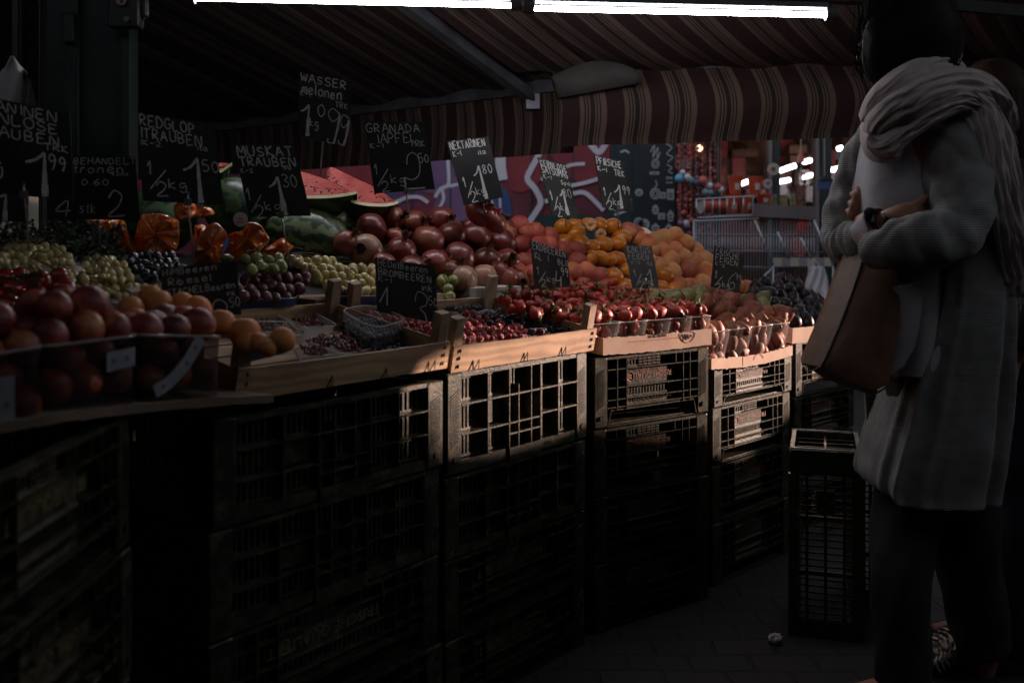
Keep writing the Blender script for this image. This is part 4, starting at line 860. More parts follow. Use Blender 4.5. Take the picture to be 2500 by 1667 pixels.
# ---- strawberries ----
def put_in(pool, a, b, c, d_, n, r_, lab, grp, top, layers, rnd, tilt=3, sc_=1, heap=.012):
    """fill the tub with floor a b c d_ in layers; top = direction and height"""
    up = Vector((0, 0, 1))
    for l in range(layers):
        k = n if l < layers - 1 else max(2, n - 1)
        for i in range(k):
            for j in range(k):
                if 0 < l < layers - 1 and 0 < i < k - 1 and j > 0: continue
                f, g = (i + .5) / k, (j + .5) / k; p = a.lerp(b, f).lerp(d_.lerp(c, f), g); e = 1 - abs(f - .5) * 2
                pool.put(place(p + up * (r_ + l * top + (heap * e * (1 - abs(g - .5)) if l == layers - 1 else 0)) + Vector((rnd.uniform(-.25, .25) * r_, rnd.uniform(-.25, .25) * r_, rnd.uniform(-.2, .2) * r_)), rrot(tilt), sc_ * rnd.uniform(.85, 1.1)), lab, grp)
def tub_row(M, xs, depth, h, tap, lab, grp, y0, ribs=1, z0=.006):
    out = []
    for k, (x0, x1) in enumerate(xs):
        top = [M @ Vector(p) for p in ((x0, y0, z0 + h), (x1, y0, z0 + h), (x1, y0 + depth, z0 + h), (x0, y0 + depth, z0 + h))]; e = (x1 - x0) * tap
        bot = [M @ Vector(p) for p in ((x0 + e, y0 + e, z0), (x1 - e, y0 + e, z0), (x1 - e, y0 + depth - e, z0), (x0 + e, y0 + depth - e, z0))]
        t = box_clear(lab[k], top + bot, grp, .0036, ribs=ribs, mt='ribbed_plastic'); out.append((bot, t))
    return out
def along(M, px, py, c): return M.inverted() @ inter(M, px, py, c)
rnd = random.Random(11); lab5 = ['clear ribbed strawberry punnet, %s of the sunlit row of five' % q for q in ('leftmost', 'second from the left', 'middle one', 'fourth from the left', 'rightmost')]
def xat(M, px, Yd):      # local x on the front edge seen at px
    o, u = M.translation, (M.to_3x3() @ Vector((1, 0, 0))); k = (px - 1250) / F; return (k * o.y - o.x) / (u.x - k * u.y)
xs = [(xat(MT3, a, 0), xat(MT3, b, 0)) for a, b in ((1445, 1521), (1524, 1586), (1589, 1644), (1647, 1695), (1698, 1740))]
for (bot, t), k in zip(tub_row(MT3, xs, .115, .068, .10, lab5, 'strawberry punnets', .006, z0=.022), range(5)):
    put_in(ST, *bot, 2, .020, 'strawberry in the %s punnet of the sunlit row' % ('first', 'second', 'third', 'fourth', 'fifth')[k], 'strawberries', .025, 3, rnd, sc_=1.42, heap=.010); [ST.put(place(bot[0].lerp(bot[1], f) + (bot[3] - bot[0]) * g + Vector((0, 0, .086 + .006 * g)), rrot(), rnd.uniform(1.25, 1.5)), 'strawberry in the %s punnet of the sunlit row' % ('first', 'second', 'third', 'fourth', 'fifth')[k], 'strawberries') for f, g in ((.25, .1), (.75, .15), (.5, .45), (.3, .75), (.8, .8))]
xs2 = [(x0 + .01, x1 + .01) for x0, x1 in xs[1:]] 
for (bot, t), k in zip(tub_row(MT3, xs2, .115, .075, .10, ['clear strawberry punnet in the shaded second row, %s' % q for q in ('behind the second of the front row', 'behind the middle of the front row', 'behind the fourth of the front row', 'at the right end')], 'strawberry punnets', .128, z0=.016), range(4)):
    put_in(ST, *bot, 2, .020, 'strawberry in the shaded second row of punnets', 'strawberries', .027, 3, rnd, sc_=1.4); [ST.put(place(bot[0].lerp(bot[1], f) + (bot[3] - bot[0]) * g + Vector((0, 0, .098)), rrot(), rnd.uniform(1.2, 1.45)), 'strawberry in the shaded second row of punnets', 'strawberries') for f, g in ((.25, .2), (.75, .3), (.5, .7))]
# two broad flat strawberry trays left of the row
for quad, pl, lb, cc in (([(1268, 742), (1345, 722), (1475, 748), (1440, 790)], [(1285, 738), (1330, 722), (1440, 738), (1470, 760), (1445, 782), (1340, 765)], 'broad clear tray of strawberries left of the sunlit punnets', .075), ([(1352, 712), (1420, 694), (1560, 715), (1500, 748)], [(1360, 706), (1420, 694), (1545, 712), (1540, 735), (1480, 738), (1400, 722)], 'broad clear tray of strawberries before the cactus fig sign', .12)):
    M2 = MC2 @ Matrix.Translation((LC2 - .02, 0, 0)) if 0 else MT3
    top = [inter(M2, x, y, cc) for x, y in quad]; c_ = sum(top, Vector()) / 4; box_clear(lb, top + [p.lerp(c_, .12) - Vector((0, 0, .045)) for p in top], None, .0030)
    far = 'cactus' in lb; pl = [(1300, 692), (1380, 686), (1480, 698), (1600, 722), (1570, 752), (1470, 748), (1370, 728), (1300, 712)] if far else [(1215, 722), (1290, 716), (1400, 740), (1450, 760), (1450, 790), (1330, 778), (1235, 752)]
    for l in range(2):
        for (x, y) in hexpts(pl, 26, .25, sq=.62): ST.put(place(W(x, y - 6 * l, (3.10 if far else 2.84) + (x - 1300) * .0009 + (750 - y) * .0022 - l * .012 + .04), rrot(), random.uniform(1.0, 1.3)), 'strawberry in the ' + lb, 'strawberries in the broad trays')
# ---- cactus figs ----
lab4 = ['tall clear cup of cactus figs, %s of the sunlit four' % q for q in ('leftmost', 'second', 'third', 'rightmost')]
xs = [(xat(MT4, a, 0), xat(MT4, b, 0)) for a, b in ((1739, 1789), (1790, 1845), (1848, 1893), (1895, 1934))]
for (bot, t), k in zip(tub_row(MT4, xs, .105, .115, .14, lab4, 'cactus fig cups', .008, z0=.004), range(4)):
    put_in(CF, *bot, 2, .024, 'cactus fig in the %s sunlit cup' % ('first', 'second', 'third', 'fourth')[k], 'cactus figs in the cups', .038, 3, rnd, tilt=1.6, sc_=1.12, heap=.008)
for i, (x, y, pool) in enumerate([(1600, 738, CG), (1640, 732, CG), (1668, 728, CG), (1720, 722, CF), (1740, 735, CF), (1690, 735, CG), (1782, 738, CF), (1828, 742, CF), (1855, 750, CG), (1782, 712, CF), (1715, 745, CF), (1770, 762, CF), (1830, 757, CF), (1862, 770, CF), (1895, 765, CF), (1912, 772, CF), (1750, 760, CF), (1858, 735, CG), (1800, 778, CF), (1760, 745, CF), (1700, 722, CG), (1714, 750, CF), (1766, 788, CF), (1816, 786, CF), (1848, 790, CF), (1882, 772, CF), (1900, 782, CF), (1840, 775, CF)]):
    Y = 3.24 + (x - 1600) * .0016 + (778 - y) * .0030; Y = min(Y, Zb(x) + .02); pool.put(place(W(x, y, Y), Matrix.Rotation(random.uniform(-.5, .5), 3, 'Z') @ Matrix.Rotation(R(random.uniform(25, 75)), 3, 'Y'), random.uniform(1.18, 1.42)), 'spotted cactus fig in the loose rows behind the cups' if pool is CF else 'green spotted cactus fig in the back row by the peaches', 'cactus figs behind the cups')
# support under the loose rows
s = MB(); P0, P1 = W(1560, 790, 3.25), W(1925, 800, 3.9); s.hexa([P0, P1, P1 + Vector((-.28, .30, .05)), P0 + Vector((-.25, .30, .05)), P0 + Vector((0, 0, .02)), P1 + Vector((0, 0, .02)), P1 + Vector((-.28, .30, .08)), P0 + Vector((-.25, .30, .08))])
tag(s.build('carton_tray', 'cardboard_dark', off=P0), 'brown cardboard tray under the loose cactus figs', 'carton')
# ---- figs ----
for i, (x, y) in enumerate([(1950, 758), (1975, 760), (1935, 768), (1962, 775), (1985, 772), (2005, 764), (1940, 785), (1972, 787), (2000, 783), (2022, 775), (2030, 790), (1845, 700), (1870, 690), (1900, 700), (1925, 705), (1950, 700), (1880, 715), (1905, 722), (1935, 728), (1890, 738), (1915, 742), (1945, 742), (1975, 738), (1990, 748), (1860, 712), (1965, 718), (2000, 735), (2015, 750), (1930, 690), (1905, 680), (1985, 728), (2025, 760), (2045, 775), (1840, 718), (1870, 728)]):
    Y = 3.78 + (x - 1935) * .0020 + (787 - y) * .0034; FG.put(place(W(x, y, max(Y, 3.72)), rrot(1.5), random.uniform(1.1, 1.35)), 'dark purple fig in the sunlit front of the fig carton' if y > 745 else 'dark fig heaped in the shade behind the cactus figs', 'figs')
s = MB(); P0, P1 = W(1850, 760, 3.85), W(2080, 812, 4.3); s.hexa([P0, P1, P1 + V1 * .5 + Vector((0, 0, .12)), P0 + V1 * .5 + Vector((0, 0, .12)), P0 + Vector((0, 0, .01)), P1 + Vector((0, 0, .01)), P1 + V1 * .5 + Vector((0, 0, .14)), P0 + V1 * .5 + Vector((0, 0, .14))])
tag(s.build('sloping_board', 'black_paint', off=P0), 'dark board under the shaded figs', 'board')
# cartons edges below the peaches
for (a, b_, lab, mt, hh) in (((1330, 726, 3.2), (1690, 715, 3.85), 'pale carton edge below the peaches, behind the strawberries', 'cardboard', .014), ((1735, 730, 3.9), (1880, 722, 4.1), 'thin wooden tray edge under the right end of the peaches', 'poplar', .008), ((1162, 728, 3.0), (1275, 722, 3.12), 'white printed carton under the pomegranates', 'white_card', .03), ((770, 760, 2.52), (1110, 742, 2.95), 'wooden tray edge under the white grapes', 'poplar', .03)):
    A_, B_ = W(*a), W(*b_); d = (B_ - A_).normalized(); n_ = Vector((-d.y, d.x, 0)).normalized(); s = MB(); s.hexa([A_, B_, B_ + n_ * .3, A_ + n_ * .3, A_ + Vector((0, 0, hh)), B_ + Vector((0, 0, hh)), B_ + n_ * .3 + Vector((0, 0, hh)), A_ + n_ * .3 + Vector((0, 0, hh))]); o = s.build('fruit_tray', mt, off=A_); tag(o, lab, 'tray')
    if mt == 'white_card':
        q = text_mesh('printed_words', 'PRODUKT KERN FRUIT', .0095, frame(A_.lerp(B_, .5) - n_ * .0012 + Vector((0, 0, .014)) - A_, d, Vector((0, 0, 1))), 'label_ink', o, .0003)
# ---- grapes ----
def grape_mesh(mt, el):
    return simple('grape', mt, .0125, None, 14, 10, (1, 1, el))
GM = {k: grape_mesh(k, e) for k, e in (('grape_white', 1.25), ('grape_green', 1.05), ('grape_red', 1.08), ('grape_black', 1.1))}
GU = {k: False for k in GM}
def bunch(lab, mt, poly, d, r_, dz=0, y0=735, k=.0022, layers=2, jit=.22, grp='bunches of grapes on the stall', ylow=None):
    ctr = (sum(p[0] for p in poly) / len(poly), sum(p[1] for p in poly) / len(poly)); c_ = W(ctr[0], ctr[1], Zh(*ctr, k, y0, dz)); t = thing('grape_bunch', lab, 'grapes', c_, grp); pts = []
    for l in range(layers):
        for (x, y) in hexpts(poly, d, jit):
            Y = Zh(x, y, k, y0, dz) - l * r_ / F * Zh(x, y, k, y0, dz) * 1.2 + random.uniform(-.004, .004)
            if l and random.random() < .35: continue
            p = W(x, y, Y); pts.append(p)
            if not GU[mt]: g = GM[mt]; GU[mt] = True
            else: g = GM[mt].copy(); COL.objects.link(g)
            g.parent = t; g.matrix_local = place(p - c_, rrot(1.2), r_ / F * Y / .0125 * random.uniform(.88, 1.1))
    s = MB()
    if pts:
        hi = max(pts, key=lambda p: p.z); a = hi + Vector((0, 0, .018))
        for i in range(5):
            q = random.choice(pts); m_ = (a + q) / 2 + Vector((random.uniform(-.01, .01), -.012, .012)); s.tube(smooth([a - c_, m_ - c_, q + Vector((0, -.008, .008)) - c_], 4), .0011, 5)
        s.tube(smooth([a - c_, a - c_ + Vector((.012, 0, .014)), a - c_ + Vector((.032, 0, .010))], 4), .0016, 5)
        o = s.build('stem', 'grape_stem'); o.parent = t
    return t
A_ = ((0, 610), (40, 595), (90, 592), (140, 598), (175, 630), (185, 648), (60, 652), (-20, 650), (-30, 620))
bunch('bunch of green grapes heaped in the white lined box at the left edge', 'grape_white', A_, 19, 11.5, 0, 655)
bunch('pale bunch of grapes between the green iron post and the tomatoes', 'grape_white', ((200, 650), (215, 625), (260, 620), (300, 645), (335, 680), (300, 700), (240, 690), (190, 690)), 18, 11, -.08, 690)
bunch('pale bunch of grapes trailing down behind the plums', 'grape_white', ((185, 700), (250, 692), (320, 700), (385, 690), (392, 715), (330, 735), (230, 735), (180, 725)), 18, 11, -.14, 735)
bunch('small pale grape bunch half hidden behind the tomatoes', 'grape_white', ((20, 655), (100, 655), (185, 665), (190, 690), (130, 690), (60, 672), (5, 672)), 17, 10, -.10, 690)
bunch('shiny black grapes below the lemon sign', 'grape_black', ((300, 640), (330, 622), (400, 610), (430, 625), (425, 670), (385, 680), (320, 665)), 18, 11.5, -.02, 680)
bunch('black grapes beside the stake of the red grape sign', 'grape_black', ((360, 668), (430, 640), (455, 660), (440, 700), (395, 705), (350, 690)), 18, 11, -.04, 700)
bunch('round green grapes under the stake of the muscat sign', 'grape_green', ((590, 640), (615, 610), (660, 615), (700, 640), (690, 662), (640, 665), (600, 668)), 25, 14.5, -.05, 670, layers=2)
bunch('dark red grapes in the blue tray left of the wooden post', 'grape_red', ((585, 668), (640, 660), (700, 665), (765, 668), (770, 690), (730, 715), (700, 730), (600, 735), (585, 710)), 25, 14.5, -.10, 740)
bunch('white grapes at the right of the muscat sign stake', 'grape_white', ((700, 620), (745, 622), (810, 625), (845, 650), (830, 690), (790, 690), (720, 655)), 21, 12.5, .0, 690)
bunch('white grapes before the pale pomegranate and left of the berry sign', 'grape_white', ((800, 660), (860, 650), (915, 640), (920, 715), (880, 725), (830, 720), (790, 700)), 21, 12.5, -.05, 725)
bunch('few dark red grapes at the right of the wooden post', 'grape_red', ((795, 700), (850, 695), (870, 715), (840, 722), (795, 718)), 22, 12.5, -.10, 725, layers=1)
bunch('green grapes right of the berry sign', 'grape_green', ((1068, 672), (1100, 665), (1115, 690), (1105, 730), (1072, 732)), 23, 13.5, -.06, 735)
# blue trays and white liners under the grapes
for (quad, hh, mt, lb) in ([((570, 732, 2.30), (720, 728, 2.42), (735, 712, 2.6), (590, 715, 2.5)), .022, 'blue_plastic', 'blue tray of red grapes left of the wooden post'], [((795, 724, 2.52), (930, 722, 2.66), (930, 708, 2.85), (810, 708, 2.72)), .022, 'blue_plastic', 'blue tray of grapes right of the wooden post'], [((-60, 652, 1.93), (205, 652, 2.06), (190, 640, 2.3), (-60, 640, 2.2)), .03, 'white_plastic', 'white lined box holding green grapes at the left edge']):
    top = [W(*q) for q in quad]; c_ = sum(top, Vector()) / 4; box_clear(lb, top + [p.lerp(c_, .05) - Vector((0, 0, hh)) for p in top], 'grape trays', .003, mt=mt, name='grape_tray')
# ================= chalk price boards =================
GL = {'A': '0,0 .25,.5 .5,1 .75,.5 1,0;.2,.38 .8,.40', 'B': '.1,0 .1,1 .6,1 .8,.8 .6,.55 .15,.52 .7,.45 .9,.25 .6,.02 .1,0', 'C': '.9,.85 .5,1 .1,.7 .1,.3 .5,0 .95,.15', 'D': '.1,0 .1,1 .6,.9 .95,.5 .6,.08 .1,0', 'E': '.9,1 .1,.97 .12,.5 .1,0 .9,.03;.12,.52 .7,.53', 'F': '.9,1 .1,.97 .1,0;.12,.52 .7,.53',
 'G': '.9,.85 .5,1 .1,.65 .15,.2 .5,0 .9,.15 .9,.45 .55,.45', 'H': '.1,1 .1,0;.9,1 .88,0;.1,.5 .9,.52', 'I': '.5,1 .5,0', 'J': '.8,1 .8,.2 .5,0 .15,.15', 'K': '.1,1 .1,0;.85,1 .15,.5 .9,0', 'L': '.15,1 .12,.02 .9,.05', 'M': '0,0 .12,1 .5,.35 .88,1 1,0', 'N': '.05,0 .12,1 .85,.02 .95,1', 'O': '.5,1 .1,.75 .1,.25 .5,0 .9,.25 .9,.75 .5,1',
 'P': '.1,0 .1,1 .65,.98 .9,.75 .65,.5 .12,.47', 'Q': '.5,1 .1,.75 .1,.25 .5,0 .9,.25 .9,.75 .5,1;.6,.25 1,-.1', 'R': '.1,0 .1,1 .65,.98 .85,.75 .6,.52 .15,.48 .95,0', 'S': '.85,.85 .5,1 .15,.8 .3,.55 .75,.42 .85,.18 .5,0 .1,.15', 'T': '0,1 1,1;.5,1 .5,0', 'U': '.1,1 .1,.25 .45,0 .85,.2 .9,1', 'V': '0,1 .5,0 1,1', 'W': '0,1 .25,0 .5,.7 .75,0 1,1', 'X': '0,1 1,0;1,1 0,0', 'Z': '.05,1 .95,.98 .05,.02 .95,.03',
 'a': '.85,.6 .4,.62 .1,.35 .35,.02 .8,.25 .85,.6 .85,.1 1,0', 'c': '.85,.5 .4,.6 .1,.3 .4,0 .85,.1', 'd': '.8,1 .8,0;.8,.5 .3,.55 .1,.25 .4,0 .8,.2', 'e': '.12,.32 .85,.36 .6,.62 .2,.5 .15,.15 .5,0 .9,.12', 'f': '.8,.9 .5,1 .4,.7 .4,0;.1,.55 .8,.57', 'g': '.85,.6 .35,.62 .1,.35 .4,.12 .85,.4 .85,-.15 .5,-.4 .1,-.2', 'h': '.1,1 .1,0;.1,.4 .55,.6 .8,.4 .8,0', 'i': '.5,.6 .5,0;.5,.85 .52,.8', 'k': '.12,1 .12,0;.8,.62 .15,.3 .85,0', 'l': '.4,1 .4,.1 .7,0', 'm': '.05,.6 .05,0;.05,.4 .3,.62 .5,.4 .5,0;.5,.4 .8,.62 .95,.4 .95,0',
 'n': '.1,.6 .1,0;.1,.4 .5,.62 .85,.45 .85,0', 'o': '.5,.62 .1,.4 .3,.02 .75,.05 .9,.4 .5,.62', 'r': '.15,.6 .15,0;.15,.35 .45,.6 .85,.55', 's': '.8,.55 .3,.6 .3,.35 .75,.25 .6,0 .1,.05', 't': '.5,.95 .45,.15 .8,.02;.1,.6 .85,.62', 'b': '.15,1 .12,0 .6,0 .85,.3 .5,.6 .15,.4', 'p': '.15,.6 .12,-.35;.15,.45 .6,.6 .85,.3 .5,0 .15,.15', 'u': '.1,.6 .15,.1 .5,0 .8,.2 .85,.6 .85,0',
 '0': '.5,1 .12,.7 .15,.25 .5,0 .88,.3 .85,.75 .5,1', '1': '.1,.62 .55,1 .5,0', '2': '.1,.72 .4,1 .8,.8 .6,.4 .1,.02 .95,.05', '3': '.1,.88 .55,1 .85,.75 .45,.52 .9,.3 .5,0 .08,.15', '4': '.7,0 .7,1 .05,.35 .95,.36', '5': '.85,1 .2,.98 .15,.55 .6,.6 .88,.3 .5,0 .1,.1', '6': '.75,1 .25,.6 .12,.25 .5,0 .85,.25 .5,.48 .15,.3', '7': '.05,.95 .95,1 .35,0', '8': '.5,.52 .15,.78 .5,1 .85,.78 .5,.52 .1,.22 .5,0 .9,.22 .5,.52', '9': '.85,.75 .5,1 .15,.75 .45,.5 .85,.72 .7,.3 .5,0', '/': '.0,0 1,1', '.': '.4,.06 .5,0', '-': '.1,.45 .9,.5', ',': '.5,.1 .35,-.12'}
NARROW = {'I': .35, 'i': .35, 'l': .5, '1': .6, '.': .35, ',': .35, '/': .9, 't': .7, 'J': .7, 'r': .75}
def board(lab, corners, Yl, Yr, items, stake=None, mt='slate', chalk='chalk', seed=0, th=.003, wmul=1.0):
    """chalk board whose corners TL TR BR BL are seen at these pixels, with strokes laid on its face"""
    TL, TR, BR, BL = [W(x, y, Y) for (x, y), Y in zip(corners, (Yl, Yr, Yr, Yl))]; n_ = (TR - TL).cross(BL - TL).normalized()
    if n_.y > 0: n_ = -n_
    base = W(*stake[1], (Yl + Yr) / 2 + .02) if stake else (BL + BR) / 2
    t = thing('price_board', lab, 'price board', base, 'chalk price boards on metal stakes', world=True); w_, h_ = (TR - TL).length, (TL - BL).length
    s = MB(); K = 10; gp_ = lambda i, j, e: TL.lerp(TR, i / K).lerp(BL.lerp(BR, i / K), j / K) + n_ * e; s.loft([[gp_(i, j, 0) for i in range(K + 1)] for j in range(K + 1)], False); s.loft([[gp_(i, j, -th) for i in range(K + 1)] for j in range(K + 1)], False); ed = [(i, 0) for i in range(K)] + [(K, j) for j in range(K)] + [(K - i, K) for i in range(K)] + [(0, K - j) for j in range(K)]; s.loft([[gp_(i, j, -th) for i, j in ed], [gp_(i, j, 0) for i, j in ed]], True); s.build('board', mt, t)
    rnd = random.Random(seed); s = MB()
    def P(a, b): return TL.lerp(TR, a).lerp(BL.lerp(BR, a), b) + n_ * .0007      # a right, b down
    def stroke(pts, w0, w1=None):
        if len(pts) > 2: pts = [(p.x, p.y) for p in smooth([Vector((x, y, 0)) for x, y in pts], 4)]
        q = [P(x, y) for x, y in pts]; m = len(q); w1 = w1 if w1 is not None else w0
        s.ribbon(q, [lerp(w0, w1, i / max(1, m - 1)) * rnd.uniform(.75, 1.15) for i in range(m)], n_, .0005)
    for it in items:
        if it[0] == 'B':         # fat tapering one: foot x, y0, y1, width, flag length
            _, x, y0, y1, wd, fl = it; stroke([(x, y0), (x - .01, lerp(y0, y1, .5)), (x - .015, y1)], wd * .25 * h_, wd * h_); stroke([(x, y0), (x - fl * .5, y0 + fl * .55), (x - fl, y0 + fl * .8)], wd * .5 * h_, wd * .35 * h_); continue
        if it[0] == 'L': _, pts, wd = it; stroke(pts, wd * h_); continue
        txt, x, y, cw, ch, wd = it[:6]; slope = it[6] if len(it) > 6 else 0; x_ = x
        for c in txt:
            k = NARROW.get(c, 1) * cw
            if c != ' ':
                dx, dy = rnd.uniform(-.03, .03) * cw, rnd.uniform(-.05, .05) * ch; sc1 = rnd.uniform(.9, 1.08)
                for st in GL[c].split(';'):
                    pts = [tuple(map(float, p.split(','))) for p in st.split()]
                    stroke([(x_ + dx + px * k * .80 * sc1, y + dy + slope * (x_ - x) - py * ch * sc1) for px, py in pts], wd * h_ * wmul)
            x_ += k
    s.build('chalk_lettering', chalk, t)
    if stake:
        a, b_ = W(*stake[0], (Yl + Yr) / 2), W(*stake[1], (Yl + Yr) / 2 + .02); s = MB(); s.tube([a + Vector((0, .004, .03)), a + Vector((0, .004, 0)), b_], [.0025, .0025, .002], 7); s.build('stake', 'steel', t, sm=True)
        if 0 < seed % 2: s = MB(); s.cbox(a.x - .008, a.y - .002, a.z - .002, a.x + .008, a.y + .006, a.z + .014, .001); s.build('clip', 'dull_steel', t)
    return t
def half(x, y, s_=1.0, wd=.014, kg=True):
    """the handwritten 1/2 kg"""
    o = [('1', x, y - .02 * s_, .13 * s_, .13 * s_, wd), ('L', [(x + .20 * s_, y - .08 * s_), (x + .02 * s_, y + .12 * s_)], wd), ('2', x + .07 * s_, y + .19 * s_, .17 * s_, .14 * s_, wd)]
    if kg: o += [('kg', x + .21 * s_, y + .10 * s_, .12 * s_, .10 * s_, wd * .8)]
    return o
board('chalk price board for muscat grapes, reading MUSKAT TRAUBEN 1/2 kg 1 30', [(569, 350), (718, 352), (760, 527), (608, 529)], 2.42, 2.46, [('MUSKAT', .04, .17, .155, .13, .020), ('TRAUBEN', .03, .31, .135, .12, .018), ('K-2', .03, .40, .07, .06, .010), ('ita', .72, .36, .07, .06, .010), *half(.03, .80, 1.2), ('B', .60, .46, .985, .085, .17), ('30', .65, .60, .14, .17, .013)], ((686, 530), (711, 655)), seed=1)
board('chalk price board for red grapes, reading REDGLOP TRAUBEN 1/2 kg 1 50', [(336, 276), (521, 302), (547, 502), (348, 490)], 2.20, 2.26, [('REDGLOP', .02, .13, .105, .12, .014, .05), ('ITRAUBEN', .02, .28, .11, .12, .014, .03), ('IK-2', .02, .36, .08, .06, .010), ('ita', .74, .35, .07, .06, .010), *half(.08, .72, 1.15, .014), ('B', .73, .45, .985, .065, .20), ('50', .78, .60, .12, .14, .012)], ((458, 500), (474, 640)), seed=3)
board('large chalk price board cut by the left edge, ending in 1 99', [(-140, 212), (171, 279), (180, 491), (-120, 460)], 2.05, 2.10, [('SULTANINEN', .03, .13, .094, .11, .014, .0), ('KERNLOSE', .12, .26, .10, .11, .014), ('TRAUBEN', .22, .40, .10, .11, .014), ('TRK', .78, .46, .07, .08, .011), ('1kg', .10, .78, .14, .17, .014), ('B', .78, .50, .985, .07, .16), ('99', .80, .68, .09, .17, .015)], ((57, 482), (76, 660)), seed=5)
board('chalk price board for lemons, half behind its neighbour, reading BEHANDELT 4 stk 2', [(150, 382), (330, 383), (342, 537), (126, 535)], 2.28, 2.30, [('BEHANDELT', .17, .12, .095, .10, .014), ('tronen', .18, .26, .125, .14, .016), ('k2ita', .68, .30, .055, .06, .010), ('0.60', .30, .45, .11, .10, .014), ('4', .03, .96, .22, .24, .022), ('stk', .30, .90, .08, .16, .014), ('2', .62, .97, .30, .44, .028)], ((240, 537), (246, 620)), seed=2)
board('corner of a chalk board showing a thick stroke, low at the left edge', [(-70, 470), (66, 474), (66, 541), (-70, 541)], 2.32, 2.34, [('B', .62, .02, .97, .2, .12), ('5', .05, .9, .3, .7, .04)], seed=9)
board('chalk price board raised above the others, reading WASSER melonen 1 kg 0 99', [(731, 176), (860, 202), (848, 360), (728, 332)], 2.75, 2.78, [('WASSER', .03, .13, .15, .12, .017), ('melonen', .06, .31, .12, .16, .020), ('K-I', .02, .36, .09, .07, .011), ('TRK', .70, .42, .09, .08, .012), ('B', .20, .48, .97, .065, .16), ('kg', .22, .80, .10, .13, .012), ('0', .36, .63, .19, .18, .016), ('L', [(.80, .52), (.66, .46), (.58, .56), (.68, .66), (.80, .56)], .017), ('L', [(.80, .52), (.78, .74), (.72, .99)], .035), ('L', [(.72, .99), (.60, .99), (.60, .93)], .018), ('L', [(.99, .56), (.88, .52), (.83, .62), (.89, .72), (.99, .62)], .017), ('L', [(.99, .58), (.97, .80), (.92, .99)], .035), ('L', [(.92, .99), (.82, .97), (.81, .92)], .018)], ((787, 347), (781, 430)), seed=4, wmul=1.15)
board('chalk price board for pomegranates, reading GRANADA APFEL 1/2 kg 2 50', [(888, 298), (1036, 298), (1062, 462), (914, 473)], 2.88, 2.92, [('GRANADA', .02, .15, .13, .12, .013), ('IAPFEL', .18, .30, .125, .13, .013), ('TRK', .70, .36, .09, .08, .011), ('K-I', .04, .37, .10, .07, .011), *half(.05, .76, 1.15, .013), ('L', [(.60, .62), (.63, .50), (.73, .45), (.81, .55), (.78, .76), (.66, .84), (.53, .80)], .014), ('L', [(.53, .80), (.52, .97)], .026), ('L', [(.52, .97), (.84, .97)], .022), ('50', .80, .60, .10, .13, .013)], ((992, 472), (998, 525)), seed=7)
board('narrow leaning chalk price board reading NEKTARINEN 1/2 kg 1 80', [(1091, 345), (1191, 334), (1229, 482), (1133, 502)], 3.12, 3.16, [('NEKTARINEN', .03, .14, .094, .12, .015), ('K-I', .06, .25, .09, .08, .013), ('ita', .66, .27, .10, .08, .013), *half(.12, .76, 1.15, .016), ('B', .60, .44, .97, .06, .18), ('80', .66, .58, .14, .15, .014)], ((1180, 490), (1182, 530)), seed=6)
board('leaning chalk price board reading KERNLOSE SATSUMAS 1/2 kg 1 80', [(1313, 384), (1382, 402), (1415, 536), (1348, 524)], 3.28, 3.36, [('KERNLOSE', .03, .14, .12, .11, .014), ('SATSUMAS', .02, .26, .12, .12, .015), ('K-I', .02, .36, .13, .07, .012), ('Spa', .62, .40, .12, .08, .012), *half(.10, .76, 1.3, .018), ('B', .62, .50, .96, .075, .16), ('80', .62, .62, .16, .15, .010)], ((1381, 528), (1382, 556)), chalk='chalk', seed=8)
board('chalk price board reading PFIRSICHE 1/2 kg 1 99, before the sticker wall', [(1451, 379), (1529, 395), (1544, 519), (1472, 507)], 3.42, 3.50, [('PFIRSICHE', .03, .16, .105, .13, .018), ('K-I', .03, .29, .13, .09, .016), ('TRK', .55, .32, .12, .12, .016), *half(.10, .78, 1.25, .018), ('B', .66, .50, .96, .075, .20), ('99', .74, .66, .15, .17, .015)], ((1508, 513), (1511, 560)), seed=11)
board('chalk price board for strawberries, reading ERDBEEREN 1/2 kg 4 99', [(1295, 585), (1384, 617), (1393, 701), (1307, 703)], 2.86, 2.95, [('ERDBEEREN', .03, .18, .105, .16, .018, -.02), ('KL I', .06, .38, .12, .13, .016), ('BLG', .70, .40, .11, .15, .016), *half(.08, .74, 1.2, .018), ('L', [(.64, .58), (.60, .82), (.76, .80)], .022), ('L', [(.74, .72), (.72, .98)], .034), ('99', .76, .70, .12, .24, .020)], ((1349, 703), (1350, 740)), seed=13)
board('glossy chalk board, its grey reflection painted in, reading KAKTUS FEIGEN, above the strawberries', [(1526, 599), (1591, 601), (1610, 703), (1545, 703)], 3.02, 3.08, [('KAKTUS', .04, .16, .15, .13, .015), ('FEIGEN', .04, .33, .15, .14, .015), ('K-2', .10, .43, .12, .07, .010), ('ita', .66, .46, .12, .10, .013), *half(.12, .78, 1.4, .022), ('B', .76, .56, .96, .07, .16)], ((1577, 703), (1581, 740)), mt='slate_sheen', seed=15)
board('narrow chalk board reading FRISCHE FEIGEN 6 99 beside the cactus figs', [(1746, 599), (1817, 623), (1805, 716), (1736, 700)], 3.34, 3.42, [('FRISCHE', .04, .16, .13, .14, .015), ('FEIGEN', .04, .34, .15, .15, .016), ('K-2', .06, .46, .12, .08, .012), *half(.08, .80, 1.3, .022), ('L', [(.80, .50), (.62, .66), (.56, .86), (.68, .96), (.80, .86), (.72, .76), (.60, .84)], .016), ('99', .80, .68, .11, .16, .013)], ((1768, 706), (1767, 745)), seed=12)
